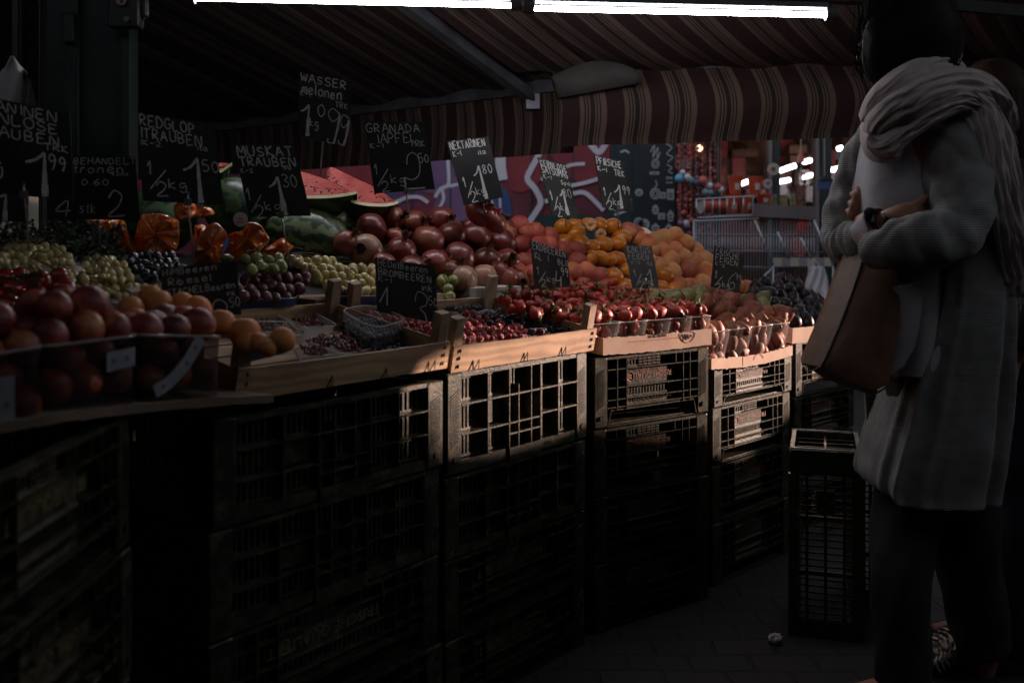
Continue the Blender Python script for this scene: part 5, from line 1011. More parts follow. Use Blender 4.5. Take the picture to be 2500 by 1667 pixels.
board('black chalk board low among the berries, reading HIMBEEREN Ribesel STACHELBEEREN 0 50', [(391, 655), (577, 636), (590, 768), (402, 770)], 1.96, 2.02, [('HiMBeeren', .02, .17, .09, .13, .017, -.06), ('Ribesel', .08, .37, .10, .13, .017, -.08), ('STACHELBeeren', .05, .58, .072, .12, .017, -.10), ('ink', .82, .64, .06, .10, .013), ('L', [(.62, 1.0), (.64, .78), (.72, .71), (.81, .80), (.80, 1.0)], .024), ('50', .85, .85, .08, .17, .016)], seed=10)
board('black chalk board in the middle of the berries, reading HEDELBEEREN BROMBEEREN 3 50', [(917, 629), (1063, 651), (1070, 790), (921, 760)], 2.42, 2.50, [('HEDelBeeren', .03, .14, .082, .12, .014, .0), ('BROMBEEREN', .03, .31, .090, .12, .014, .0), ('K-I', .03, .42, .10, .09, .011), ('ink', .74, .46, .09, .12, .012), ('L', [(.17, .52), (.04, .82)], .022), ('L', [(.17, .52), (.16, .85)], .026), ('L', [(.62, .68), (.66, .52), (.74, .50), (.83, .58), (.80, .72), (.70, .78), (.78, .88), (.80, 1.0)], .016), ('50', .85, .70, .09, .16, .013)], seed=14)
# ================= melons and pumpkin =================
def melon_mat(name, c, c2, sc_=5.0):
    m = mat(name, c, c2, rough=.4, coat=.15); t, N, L = nodes(m); tc = [n for n in N if n.type == 'TEX_COORD'][0]
    sx = N.new('ShaderNodeSeparateXYZ'); L.new(tc.outputs['Object'], sx.inputs[0]); at = N.new('ShaderNodeMath'); at.operation = 'ARCTAN2'; L.new(sx.outputs[1], at.inputs[0]); L.new(sx.outputs[2], at.inputs[1])
    nz = N.new('ShaderNodeTexNoise'); nz.inputs['Scale'].default_value = 22; nz.inputs['Detail'].default_value = 4; L.new(tc.outputs['Object'], nz.inputs[0])
    ma = N.new('ShaderNodeMath'); ma.operation = 'MULTIPLY_ADD'; ma.inputs[1].default_value = 1.5; L.new(nz.outputs[0], ma.inputs[0]); L.new(at.outputs[0], ma.inputs[2])
    mu = N.new('ShaderNodeMath'); mu.operation = 'MULTIPLY'; mu.inputs[1].default_value = sc_ * 2; L.new(ma.outputs[0], mu.inputs[0]); sn = N.new('ShaderNodeMath'); sn.operation = 'SINE'; L.new(mu.outputs[0], sn.inputs[0])
    r = [n for n in N if n.type == 'VALTORGB'][0]; mr = N.new('ShaderNodeMapRange'); mr.inputs['From Min'].default_value = -1; L.new(sn.outputs[0], mr.inputs[0]); L.new(mr.outputs[0], r.inputs[0])
melon_mat('melon_rind', (.020, .045, .018), (.16, .20, .09)); melon_mat('melon_dark', (.012, .030, .014), (.07, .13, .05), 4)
mat('melon_flesh', (.48, .115, .095), (.36, .055, .05), scale=26, rough=.3, coat=.25, bump=.9, bscale=120, dist=.004); mat('melon_white', (.60, .55, .32), rough=.5); mat('melon_seed', (.03, .01, .008), rough=.3)
def melon(lab, px, py, Y, rx, ry, mt='melon_rind', rot=0, tilt=0):
    c = W(px, py, Y); s = MB(); s.ball((0, 0, 0), (rx / F * Y, ry / F * Y * 1.05, ry / F * Y), 30, 20, lambda d: 1 + .02 * noise.noise(d * 2)); o = s.build('watermelon', mt, sm=True, off=(0, 0, 0)); o.location = c; o.rotation_euler = (0, R(tilt), R(rot)); tag(o, lab, 'watermelon', 'watermelons behind the grapes'); return o
melon('whole watermelon lying behind the green grapes, with netted stripes', 748, 580, 2.98, 106, 76, tilt=6)
melon('whole watermelon partly behind the first pomegranates', 890, 560, 3.22, 95, 62, rot=20, tilt=-5)
melon('dark green watermelon between the two grape signs', 572, 505, 2.92, 72, 74, 'melon_dark', tilt=60)
melon('dark green watermelon behind the red grape sign', 395, 535, 2.95, 85, 85, 'melon_dark', rot=30)
melon('dark watermelon below the cut melons', 650, 530, 3.15, 100, 90, 'melon_dark', rot=10)
melon('watermelon far behind under the two cut wedges', 790, 520, 3.36, 130, 60, 'melon_dark', rot=12)
s = MB(); c_ = W(587, 536, 2.715); s.tube([c_, c_ + Vector((0, -.0015, 0))], .0195, 22); o = s.build('melon_sticker', 'white_card', off=c_); tag(o, 'round pale sticker on the dark watermelon beside the muscat sign', 'sticker')
mat('orange_ink', (.35, .12, .05), rough=.6)
s = MB(); c_ = W(587, 538, 2.713); s.box(c_.x - .008, c_.y - .0006, c_.z + .002, c_.x + .006, c_.y, c_.z + .006); s.box(c_.x - .009, c_.y - .0006, c_.z - .007, c_.x + .008, c_.y, c_.z - .003); s.build('sticker_print', 'orange_ink', o, off=o.location).location = (0, 0, 0)
def wedge(lab, top, bot, Yf, depth=.12):
    """cut wedge: a flesh face between two pixel outlines and a round rind behind and below"""
    t = thing('melon_wedge', lab, 'melon wedge', W(*bot[len(bot) // 2], Yf), 'cut watermelon wedges', world=True); n = 26
    def res(p): q = smooth([Vector((x, y, 0)) for x, y in p], 8); return [q[int(i * (len(q) - 1) / n)] for i in range(n + 1)]
    T, B = res(top), res(bot); k = 7; s = MB(); s.loft([[W(lerp(T[i].x, B[i].x, j / k), lerp(T[i].y, B[i].y, j / k), lerp(Yf + depth, Yf, j / k)) for j in range(k + 1)] for i in range(n + 1)], False); s.build('flesh', 'melon_flesh', t, sm=True)
    s = MB(); s.loft([[W(B[i].x, B[i].y - 7, Yf + .003 + 7 * .0004) + Vector((0, -.001, 0)), W(B[i].x, B[i].y, Yf) + Vector((0, -.001, 0)), W(B[i].x, B[i].y + 1, Yf + .004)] for i in range(n + 1)], False); s.build('rind_edge', 'melon_white', t); s = MB()
    s.loft([[W(T[i].x, T[i].y, Yf + depth) + Vector((0, -.002, -.006)), W(T[i].x, T[i].y, Yf + depth) + Vector((0, -.002, 0)), W(T[i].x, T[i].y, Yf + depth + .01)] for i in range(n + 1)][: n // 3], False); s.build('rind_edge', 'melon_white', t)
    s = MB(); s.loft([[W(B[i].x, B[i].y, Yf + .001), W(lerp(B[i].x, (B[0].x + B[-1].x) / 2, .12), B[i].y + 34 * max(0, math.sin(math.pi * i / n)) ** .5, Yf + .03), W(lerp(B[i].x, (B[0].x + B[-1].x) / 2, .3), B[i].y + 52 * max(0, math.sin(math.pi * i / n)) ** .5, Yf + .09), W(T[i].x, T[i].y + 20, Yf + depth + .03), W(T[i].x, T[i].y, Yf + depth + .003)] for i in range(n + 1)], False); s.build('rind', 'melon_dark', t, sm=True)
    s = MB(); rnd = random.Random(len(lab))
    for i in range(34):
        f = rnd.uniform(.1, .9); g = rnd.gauss(.55, .12); a = T[int(f * n)]; b_ = B[int(f * n)]; s.ball(W(lerp(a.x, b_.x, g), lerp(a.y, b_.y, g), lerp(Yf + depth, Yf, g) - .0015), (.004, .001, .0025), 7, 4)
    s.build('seeds', 'melon_seed', t)
wedge('long red watermelon wedge resting on the whole melon, its tip pointing right', [(715, 418), (738, 420), (790, 436), (830, 455), (872, 472)], [(715, 488), (745, 485), (800, 484), (850, 478), (872, 473)], 2.93, .14)
wedge('red watermelon wedge with pointed top leaning behind the other cut wedge', [(797, 440), (800, 418), (812, 409), (860, 432), (920, 460), (970, 495)], [(797, 446), (820, 465), (850, 490), (890, 502), (940, 504), (972, 498)], 3.08, .12)
wedge('small tip of cut watermelon seen between the two grape signs', [(500, 402), (540, 398), (556, 399), (567, 402)], [(500, 425), (535, 423), (552, 414), (567, 403)], 3.0, .05)
# pumpkin pieces in cling film
fm = fmat('pumpkin_flesh', (.86, .23, .04), (.74, .15, .02), scale=8, rough=.18, coat=.8, bump=.7, bscale=30, var=.1, dist=.006)
t_, N, L = nodes(fm); wv = N.new('ShaderNodeTexWave'); wv.inputs['Scale'].default_value = 26; wv.inputs['Distortion'].default_value = 14; wv.inputs['Detail'].default_value = 2; wv.inputs['Detail Scale'].default_value = .6
L.new([n for n in N if n.type == 'TEX_COORD'][0].outputs['Object'], wv.inputs[0]); bp_ = N.new('ShaderNodeBump'); bp_.inputs['Strength'].default_value = .9; bp_.inputs['Distance'].default_value = .003; L.new(wv.outputs[0], bp_.inputs['Height']); L.new(bp_.outputs[0], N['Principled BSDF'].inputs['Coat Normal'])
mat('pumpkin_skin', (.12, .035, .012), (.06, .03, .02), scale=12, rough=.3, coat=.5)
def chunk(lab, out, Y, d, face_mid=None):
    """thick piece of pumpkin from its outline; the back is the dark skin"""
    t = thing('pumpkin_piece', lab, 'pumpkin', W(*out[0], Y), 'pumpkin pieces wrapped in cling film', world=True); P = smooth([Vector((x, y, 0)) for x, y in out], 4, True); c = sum(P, Vector()) / len(P); m = face_mid or (c.x, c.y)
    def ring(k, Yk): return [W(lerp(m[0], p.x, k) + 5 * noise.noise((p.x * .05, p.y * .05, k * 3)), lerp(m[1], p.y, k) + 5 * noise.noise((p.x * .05, p.y * .05, 9 + k * 3)), Yk + .022 * noise.noise((p.x * .035, p.y * .035, k * 1.5))) for p in P]
    s = MB(); s.loft([ring(.02, Y - .012), ring(.40, Y - .014), ring(.75, Y - .008), ring(.96, Y + .001), ring(1, Y + .006), ring(.99, Y + d * .5)], True); s.build('flesh', 'pumpkin_flesh', t, sm=False)
    s = MB(); s.loft([ring(.98, Y + d * .5), ring(.9, Y + d * .8), ring(.5, Y + d), ring(.05, Y + d * 1.02)], True); s.build('skin', 'pumpkin_skin', t, sm=True)
chunk('large wrapped pumpkin piece at the left of the red grape stake', [(330, 580), (340, 535), (352, 523), (395, 524), (430, 537), (437, 560), (432, 610), (390, 632), (345, 625), (328, 605)], 2.52, .10)
chunk('tall wrapped pumpkin block right of the red grape stake', [(472, 640), (478, 590), (500, 560), (525, 546), (555, 570), (545, 600), (535, 650), (500, 655)], 2.46, .09)
chunk('wrapped pumpkin wedge in the middle, its film catching the light', [(540, 640), (560, 590), (558, 573), (595, 560), (603, 544), (625, 543), (648, 565), (658, 590), (630, 615), (590, 640)], 2.50, .08)
chunk('low wrapped pumpkin sliver beside the whole watermelon', [(635, 618), (655, 602), (685, 582), (700, 590), (718, 602), (700, 620), (660, 632)], 2.54, .07)
chunk('wrapped pumpkin piece at the top under the red grape sign', [(426, 510), (432, 496), (465, 494), (480, 506), (470, 530), (440, 540), (428, 530)], 2.72, .07)
chunk('flat wrapped pumpkin piece with dark hollow beneath', [(470, 525), (490, 508), (510, 505), (524, 522), (505, 528), (480, 535)], 2.70, .06)
chunk('wrapped pumpkin piece half hidden under the lemon sign', [(205, 537), (240, 535), (300, 538), (308, 560), (322, 600), (327, 615), (290, 612), (255, 575)], 2.48, .08)
chunk('thin wrapped pumpkin piece between the two blocks', [(474, 560), (480, 548), (505, 552), (498, 570), (480, 590)], 2.56, .05)
mat('herb_green', (.012, .028, .010), (.02, .035, .012), rough=.8)
# dark parsley heap under the lemon sign
s = MB(); rnd = random.Random(5)
for i in range(2600):
    x, y = rnd.uniform(-60, 300), rnd.gauss(600, 26); Y = 2.42 + rnd.uniform(-.08, .12); p = W(x, max(y, 545), Y); a = rnd.uniform(0, 6.28); d = Vector((math.cos(a), rnd.uniform(-1, 0), math.sin(a))).normalized() * rnd.uniform(.008, .016); e = d.orthogonal().normalized() * .005
    s.add([p, p + d * .5 + e, p + d, p + d * .5 - e], [(0, 1, 2, 3)])
tag(s.build('herb_leaves', 'herb_green', off=W(120, 620, 2.4)), 'heap of dark green herb leaves under the lemon sign', 'herbs', kind='stuff')
# striped tiny gourd
s = MB(); s.ball((0, 0, 0), (.017, .011, .0085), 16, 10, lambda d: 1 + .06 * math.cos(7 * math.atan2(d.y, d.z))); o = s.build('small_gourd', 'melon_rind', sm=True, off=(0, 0, 0)); o.location = W(552, 630, 2.28); tag(o, 'tiny striped gourd on the edge of the raspberry sign', 'gourd')
# ================= beyond the stall =================
from mathutils.geometry import tessellate_polygon
def slab(name, P, th, mt, off, holes=()):
    """flat wall from an outline (world points) with holes; th is a thickness vector"""
    s = MB(); loops = [P] + [list(h) for h in holes]; tri = tessellate_polygon(loops); A = [p for l in loops for p in l]; n = len(A)
    s.add(A + [p + th for p in A], [tuple(t) for t in tri] + [tuple(n + i for i in reversed(t)) for t in tri]); k = 0
    for l in loops:
        m = len(l); s.f += [[k + i, k + (i + 1) % m, n + k + (i + 1) % m, n + k + i] for i in range(m)]; s.m += [0] * m; k += m
    return s.build(name, mt, off=off)
mat('dark_render', (.030, .028, .026), (.045, .040, .036), scale=3, rough=.9, bump=.3, bscale=30)
mat('pale_render', (.30, .27, .25), (.24, .21, .20), scale=3, rough=.9, bump=.3, bscale=30)
# unseen wall added on the sunny side, its hole cut to shape the sun patch
YF = [(400, 1.70), (540, 1.84), (1078, 2.32), (1430, 2.80), (1735, 3.15), (1930, 3.62), (2110, 4.05)]
def Yf(px):
    for (a, y0), (b_, y1) in zip(YF, YF[1:]):
        if px <= b_: return lerp(y0, y1, (px - a) / (b_ - a))
    return YF[-1][1]
SUN_PATCH = [(760, 1010), (900, 925), (1100, 842), (1260, 798), (1400, 742), (1460, 688), (1640, 686), (1760, 700), (1900, 738), (2080, 760), (2110, 850), (2000, 930), (1850, 1110), (1735, 1050), (1480, 1010), (1330, 1065), (1200, 1100), (1080, 1100), (1010, 1020), (930, 985)]  # outline of the wanted sun patch, projected back to cut the hole
Q0 = Vector((.4, 3.0, .85)) + SUND * 4.7; PX = Vector((-SUN_XY.y, SUN_XY.x, 0)); nrm = Vector((SUN_XY.x, SUN_XY.y, 0))
def onwall(p): t_ = (Q0 - p).dot(nrm) / SUND.dot(nrm); return p + SUND * t_
hole = [onwall(W(x, y, Yf(x))) for x, y in SUN_PATCH]
B0 = Vector((Q0.x, Q0.y, 0)); out = [B0 - PX * 9, B0 + PX * 1.7, B0 + PX * 1.7 + Vector((0, 0, 3.5)), B0 - PX * 9 + Vector((0, 0, 3.5))]
o = slab('sun_mask_wall', out, nrm * .06, 'dark_render', B0, [hole]); tag(o, 'dark wall added out of view, its hole cut to shape the patch of low sun', 'wall')
e0, e1 = B0 + PX * 1.7, Vector((9.3, 16.5, 0)); s = MB(); d = (e1 - e0).normalized(); s.beam(e0 + Vector((0, 0, 1.7)) + d * .05, e1 + Vector((0, 0, 1.7)), .2, 3.4); tag(s.build('sun_block_wall', 'dark_render', off=e0), 'long dark wall added out of view to keep the sun off the background', 'wall')  # added out of view to block the low sun from the background
# unseen wall and canopy added around the viewer to cut the sky light
s = MB(); s.box(-7, -3.2, 0, 9, -3.0, 3.4); tag(s.build('rear_wall', 'dark_render', off=(0, -3, 0)), 'dark wall added behind the viewer to cut the sky light', 'wall')
s = MB(); s.box(-7, -3.0, 2.95, 6.2, .1, 3.05); tag(s.build('sky_block_roof', 'dark_render', off=(0, -1, 3)), 'dark canopy added above the viewer to keep sky light off the stall', 'canopy')
s = MB(); s.box(-4.6, -3, 0, -4.4, 9.5, 3.3); tag(s.build('stall_wall', 'dark_render', off=(-4.5, 3, 0)), 'dark wall of the stall at the far left', 'wall')
# ---- painted shutters ----
gm = mat('spray_ground', (.10, .02, .04), (.20, .035, .06), scale=1.2, rough=.6, detail=2, ramp=(.3, .5)); t, N, L = nodes(gm); r = [n for n in N if n.type == 'VALTORGB'][0]
for pos, c in ((.56, (.28, .05, .09)), (.60, (.14, .06, .16)), (.66, (.05, .09, .25)), (.74, (.03, .06, .08))): e = r.color_ramp.elements.new(pos); e.color = (*c, 1)
mat('spray_lilac', (.74, .66, .82), (.82, .78, .88), scale=5, rough=.6); mat('spray_red', (.34, .045, .06), (.24, .03, .05), scale=3, rough=.6); mat('spray_teal', (.020, .045, .055), (.03, .06, .07), scale=3, rough=.6); mat('spray_blue', (.05, .12, .34), (.04, .08, .22), scale=3, rough=.6); mat('spray_purple', (.20, .10, .24), (.30, .16, .34), scale=2, rough=.6)
YG0, YG1 = 8.6, 7.5
def Yg(px): # shutter wall runs from (560) to (1560)
    X0, X1 = (560 - 1250) / F * YG0, (1560 - 1250) / F * YG1; k = (px - 1250) / F; u = (X1 - X0, YG1 - YG0); s_ = (k * YG0 - X0) / (u[0] - k * u[1]); return YG0 + s_ * u[1]
def G(px, py, e=0): p = W(px, py, Yg(px) - e); return p
wall = thing('painted_shutter', 'roller shutters sprayed with dark red paint and glowing lilac lines behind the fruit', 'shutter', G(1000, 575) * Vector((1, 1, 0)) if 0 else Vector((G(1000, 575).x, G(1000, 575).y, 0)), world=True)
a, b_ = G(300, 575), G(1560, 575); a.z = b_.z = 1.4; s = MB(); s.beam(a, b_, .08, 2.8)
wall_ground = s.build('shutter_sheet', 'spray_ground', wall)
s = MB(); d = (b_ - a).normalized()
for i in range(14): q = a + d * ((b_ - a).length * (i + .5) / 14) - Vector((d.y, -d.x, 0)) * -.0; s.beam(q + Vector((d.y, -d.x, 0)) * .047 + Vector((0, 0, -1.4)), q + Vector((d.y, -d.x, 0)) * .047 + Vector((0, 0, 1.4)), .018, .012, up=(1, 0, 0))
s.build('upright_seams', 'spray_teal', wall)
def patch(pts, mt, e): s = MB(); P = smooth([Vector((x, y, 0)) for x, y in pts], 4, True); s.add([G(p.x, p.y, e) for p in P], [tuple(range(len(P)))]); s.build('paint_patch', mt, wall)
nW = Vector((d.y, -d.x, 0))
patch([(700, 380), (800, 390), (905, 370), (910, 470), (800, 480), (700, 470)], 'spray_red', .052); patch([(1150, 470), (1235, 465), (1245, 560), (1180, 590), (1130, 540)], 'spray_blue', .052)
patch([(1000, 370), (1090, 375), (1110, 460), (1040, 470), (990, 420)], 'spray_purple', .054); patch([(1080, 450), (1150, 440), (1160, 560), (1060, 560)], 'spray_purple', .056)
patch([(1215, 345), (1330, 340), (1320, 440), (1260, 470), (1220, 420)], 'spray_red', .053); patch([(1200, 535), (1500, 530), (1500, 600), (1200, 600)], 'spray_teal', .0535); patch([(1340, 350), (1480, 340), (1470, 430), (1400, 440)], 'spray_red', .0545)
patch([(1500, 330), (1575, 330), (1575, 600), (1480, 600), (1490, 450)], 'spray_teal', .0555)
for pts, wd in (([(1093, 380), (1096, 440), (1090, 455), (1075, 462), (1062, 482)], 9), ([(1078, 460), (1083, 487), (1066, 518)], 8), ([(950, 500), (975, 490), (996, 482), (1024, 482), (1046, 495)], 9), ([(1096, 455), (1130, 448)], 8), ([(1224, 350), (1222, 400), (1227, 440)], 26), ([(1240, 345), (1238, 380)], 12), ([(1326, 352), (1312, 385), (1296, 414), (1288, 438), (1307, 462), (1320, 493), (1307, 520), (1287, 548)], 14), ([(1380, 408), (1400, 402), (1428, 400)], 8), ([(1392, 454), (1430, 446), (1462, 436)], 9), ([(1330, 492), (1370, 482), (1403, 472), (1430, 472), (1461, 500), (1474, 514)], 10), ([(1440, 350), (1462, 372), (1480, 350)], 14), ([(1200, 490), (1208, 520), (1206, 560)], 7), ([(1220, 480), (1224, 540)], 6), ([(880, 500), (905, 470), (940, 462)], 7), ([(1546, 345), (1547, 400), (1552, 436)], 3.5), ([(1572, 345), (1582, 390), (1572, 424), (1558, 436)], 3.5), ([(1515, 372), (1527, 368), (1536, 374)], 4), ([(1330, 440), (1322, 434)], 9), ([(1500, 505), (1560, 480)], 3), ([(1500, 515), (1560, 490)], 3), ([(1500, 525), (1560, 505)], 5)):
    s = MB(); P = [G(p.x, p.y, .060) for p in smooth([Vector((x, y, 0)) for x, y in pts], 6)]; s.ribbon(P, [wd / F * 8.0] * len(P), nW, .002); s.build('sprayed_line', 'spray_lilac', wall)
# sticker board
mat('board_dark', (.012, .022, .026), (.02, .03, .034), scale=4, rough=.5); mat('sticker_pale', (.42, .40, .46), (.5, .48, .54), scale=20, rough=.6)
YB = 7.2; sb = thing('sticker_board', 'dark board covered with round and square pale stickers beside the hanging ornaments', 'sticker board', Vector((W(1600, 575, YB).x, YB, 0)), world=True)
s = MB(); x0, x1 = W(1545, 0, YB).x, W(1648, 0, YB).x; s.box(x0, YB, 0, x1, YB + .06, 2.9); s.build('board', 'board_dark', sb)
for (x, y, rx, ry, k) in ((1600, 400, 10, 12, 1), (1598, 423, 12, 4, 3), (1600, 473, 13, 14, 1), (1618, 477, 8, 8, 3), (1637, 475, 9, 14, 3), (1600, 512, 8, 12, 0), (1615, 528, 9, 8, 3), (1637, 528, 9, 16, 2), (1600, 558, 11, 14, 2), (1633, 560, 10, 15, 2), (1541 + 18, 545, 12, 14, 1), (1573, 548, 13, 14, 0), (1634, 435, 8, 3, 3), (1634, 446, 8, 2, 3), (1560, 470, 10, 9, 0)):
    c = W(x, y, YB - .002); s = MB(); f = YB / F; n = 4 if k == 3 else (5 if k == 2 else 20); ph = math.pi / 4 if k == 3 else (math.pi / 2 if k == 2 else 0); m = 1.35 if k == 3 else 1
    pts = [c + Vector((rx * f * m * math.cos(2 * math.pi * i / n + ph), 0, ry * f * m * math.sin(2 * math.pi * i / n + ph))) for i in range(n)]; s.loft([[p + Vector((0, .002, 0)) for p in pts], [p - Vector((0, .001, 0)) for p in pts]], True, True); st_ = s.build('sticker', 'sticker_pale', sb)
    s = MB(); e = Vector((0, -.0022, 0))
    if k == 1: s.tube([c + e + Vector((rx * f * .62 * math.cos(a), 0, ry * f * .62 * math.sin(a))) for a in [2 * math.pi * i / 16 for i in range(16)]], .003, 4, closed=True); s.ball(c + e, (rx * f * .25, .001, ry * f * .35), 8, 5)
    else: s.box(c.x - rx * f * .5, c.y - .0022, c.z, c.x + rx * f * .5, c.y - .0012, c.z + ry * f * .2); s.box(c.x - rx * f * .4, c.y - .0022, c.z - ry * f * .5, c.x + rx * f * .4, c.y - .0012, c.z - ry * f * .25)
    s.build('sticker_print', 'board_dark', st_, off=sb.location)
for pts in ([(1588, 372), (1598, 355), (1594, 385), (1606, 360), (1604, 388), (1612, 372)], [(1626, 352), (1640, 360), (1628, 376), (1642, 384), (1630, 396)], [(1628, 402), (1640, 410), (1632, 418), (1642, 424)], [(1600, 440), (1604, 452), (1598, 458)]):
    s = MB(); P = [W(p.x, p.y, YB - .003) for p in smooth([Vector((x, y, 0)) for x, y in pts], 4)]; s.ribbon(P, .008, (0, -1, 0), .001); s.build('pen_scrawl', 'sticker_pale', sb)
# ---- shop with lit interior ----
mat('shop_red', (.45, .05, .04), (.35, .04, .03), scale=9, rough=.5); 
mat('shop_frame', (.016, .032, .034), (.022, .04, .042), scale=6, rough=.4); mat('shop_frame_pale', (.22, .20, .22), rough=.4, metal=.4)
mat('shop_ochre', (.42, .20, .11), (.28, .12, .06), scale=1.5, rough=.8); mat('shop_white', (.55, .50, .50), (.45, .40, .40), scale=5, rough=.7); mat('shop_brown', (.16, .07, .04), (.24, .12, .07), scale=3, rough=.8)
YS = 8.0; sh = thing('corner_shop', 'glazed shop with dark green window posts and warm lit interior', 'shop', Vector((W(1900, 575, YS).x, YS, 0)), world=True)
xa, xb = W(1640, 0, YS).x, W(2700, 0, YS).x
s = MB(); s.box(xa, YS + 3.6, 0, xb + 1.2, YS + 3.7, 3.3); s.box(xa - .1, YS, 0, xa, YS + 3.6, 3.3); s.box(xb + 1.1, YS, 0, xb + 1.2, YS + 3.6, 3.3); s.build('back_wall', 'shop_ochre', sh)
s = MB(); s.box(xa - .1, YS - .25, 3.05, xb + 1.2, YS + 3.7, 3.2); s.build('shop_roof', 'shop_brown', sh)
s = MB(); s.box(xa, YS, 0, xb + 1.2, YS + .08, .55); s.build('window_base', 'shop_frame', sh)
for x, w_, mt in ((1655, 5, 'shop_frame_pale'), (1748, 15, 'shop_frame'), (1876, 9, 'shop_frame_pale'), (1892, 15, 'shop_frame'), (1990, 9, 'shop_frame_pale'), (2012, 24, 'shop_frame'), (2082, 20, 'shop_frame'), (2230, 20, 'shop_frame'), (2400, 20, 'shop_frame')):
    s = MB(); c = W(x, 0, YS).x; h = w_ / 2 / F * YS; s.box(c - h, YS - .06, .55, c + h, YS + .02, 3.05); s.build('window_post', mt, sh)
s = MB(); s.box(xa, YS - .05, 2.35, xb, YS + .02, 2.46); s.build('transom', 'shop_frame', sh)
s = MB(); s.box(xa, YS + .03, .55, xb + 1.1, YS + .036, 3.05)
gl = bpy.data.materials.new('shop_glass'); gl.use_nodes = True; t, N, L = nodes(gl); N.clear(); o_ = N.new('ShaderNodeOutputMaterial'); tr = N.new('ShaderNodeBsdfTransparent'); tr.inputs[0].default_value = (.85, .82, .82, 1); gg = N.new('ShaderNodeBsdfGlossy'); gg.inputs['Roughness'].default_value = .02; mx = N.new('ShaderNodeMixShader'); mx.inputs[0].default_value = .12
L.new(tr.outputs[0], mx.inputs[1]); L.new(gg.outputs[0], mx.inputs[2]); L.new(mx.outputs[0], o_.inputs[0]); MATS['shop_glass'] = gl
s.build('window_glass', 'shop_glass', sh)
rnd = random.Random(8); s = MB()
for i in range(80):
    x, y = rnd.uniform(1660, 2080), rnd.uniform(345, 600); Y = YS + rnd.uniform(2.5, 3.3); c = W(x, y, Y); w_, h_ = rnd.uniform(.03, .14), rnd.uniform(.03, .16); s.mi = i % 5; s.box(c.x - w_, Y, c.z - h_, c.x + w_, Y + .15, c.z + h_)
s.build('shelf_goods', ['shop_white', 'shop_brown', 'pink_badge', 'shop_red', 'shop_brown'], sh)
mat('lamp_glow', (.90, .93, 1.0), emit=9.0); mat('warm_glow', (1.0, .55, .30), emit=5)
for (x0, y0, x1, y1, Y) in ((1896, 420, 1942, 404, 9.3), (1960, 397, 1981, 391, 9.6), (1894, 446, 1929, 439, 10.2), (1960, 433, 1996, 424, 10.4), (2006, 421, 2054, 410, 9.4), (1808, 450, 1826, 443, 10.0), (2120, 400, 2240, 372, 9.6), (2045, 365, 2056, 360, 9.2)):
    s = MB(); s.tube([W(x0, y0, Y), W(x1, y1, Y)], .021, 10); tag(s.build('shop_lamp', 'lamp_glow', off=W(x0, y0, Y)), 'lit tube lamp hanging inside the shop', 'lamp', 'tube lamps inside the shop')
for (x, y, Y, r_) in ((1708, 362, 9.5, .028), (2022, 514, 9.0, .04), (2045, 520, 9.2, .06), (2003, 518, 9, .03)):
    s = MB(); s.ball(W(x, y, Y), r_, 10, 8); tag(s.build('bulb', 'warm_glow', off=W(x, y, Y)), 'small warm bulb glowing inside the shop', 'bulb', 'warm bulbs inside the shop')
# ---- wire display cart ----
YC = 6.6; C_ = lambda x, y, dy=0: W(x, y, YC + dy); ct = thing('wire_cart', 'wire display cart with grey tray and price rail before the shop window', 'cart', Vector((C_(1860, 575).x, YC, 0)), world=True)
def wires(name, L_, r_=.0055, mt='cart_wire'): s = MB(); [s.tube(smooth([C_(*p) for p in q], 3) if len(q) > 2 else [C_(*p) for p in q], r_, 6) for q in L_]; return s.build(name, mt, ct, sm=True)
mat('cart_wire', (.50, .50, .58), rough=.35, metal=.6)
wires('basket', [[(1700, 487), (1830, 480), (1838, 486), (1838, 520), (1830, 526), (1702, 532)], [(1700, 487), (1702, 532)], [(1700, 487, .3), (1835, 482, .3)], [(1702, 532, .3), (1838, 522, .3)]] + [[(x, 486 - (x - 1700) * .05), (x, 531 - (x - 1700) * .08)] for x in (1720, 1740, 1757, 1775, 1792, 1815)] + [[(1700, 487), (1700, 487, .3)], [(1838, 484), (1838, 484, .3)]])
wires('frame_rods', [[(1694, 538), (1694, 780)], [(1843, 538), (1888, 648)], [(1987, 538), (2036, 650)], [(1888, 648), (1888, 960)], [(2034, 650), (2034, 960)], [(1898, 566), (1928, 632)], [(1955, 580), (1980, 632)], [(1694, 540), (1850, 534)], [(1860, 534, .1), (1992, 540, .1)], [(1694, 780), (1694, 960)], [(1888, 652), (1850, 690)]], .007)
wires('wire_grid', [[(x, 540, .06), (x, 690, .06)] for x in range(1700, 1990, 7)] + [[(1694, y, .05), (2010, y + 4, .05)] for y in (571, 611, 650, 690)], .0032)
s = MB(); s.hexa([C_(1838, 528), C_(1992, 536), C_(1992, 536, .32), C_(1838, 528, .32), C_(1838, 497), C_(1992, 505), C_(1992, 505, .32), C_(1838, 497, .32)]); mat('cart_tray', (.22, .18, .20), (.28, .22, .24), scale=6, rough=.25, metal=.3); s.build('grey_tray', 'cart_tray', ct)
s = MB(); mat('tag_a', (.50, .42, .36), rough=.6); mat('tag_b', (.28, .24, .26), rough=.6)
for i in range(7): s.mi = i % 2; xx = 1887 + i * 21; s.hexa([C_(xx, 650), C_(xx + 21, 650.5), C_(xx + 21, 650.5, .02), C_(xx, 650, .02), C_(xx, 629), C_(xx + 21, 629.5), C_(xx + 21, 629.5, .02), C_(xx, 629, .02)])
s.build('price_rail', ['tag_a', 'tag_b'], ct); s = MB(); s.box(C_(1700, 0).x, YC, .0, C_(1706, 0).x, YC + .03, .1)
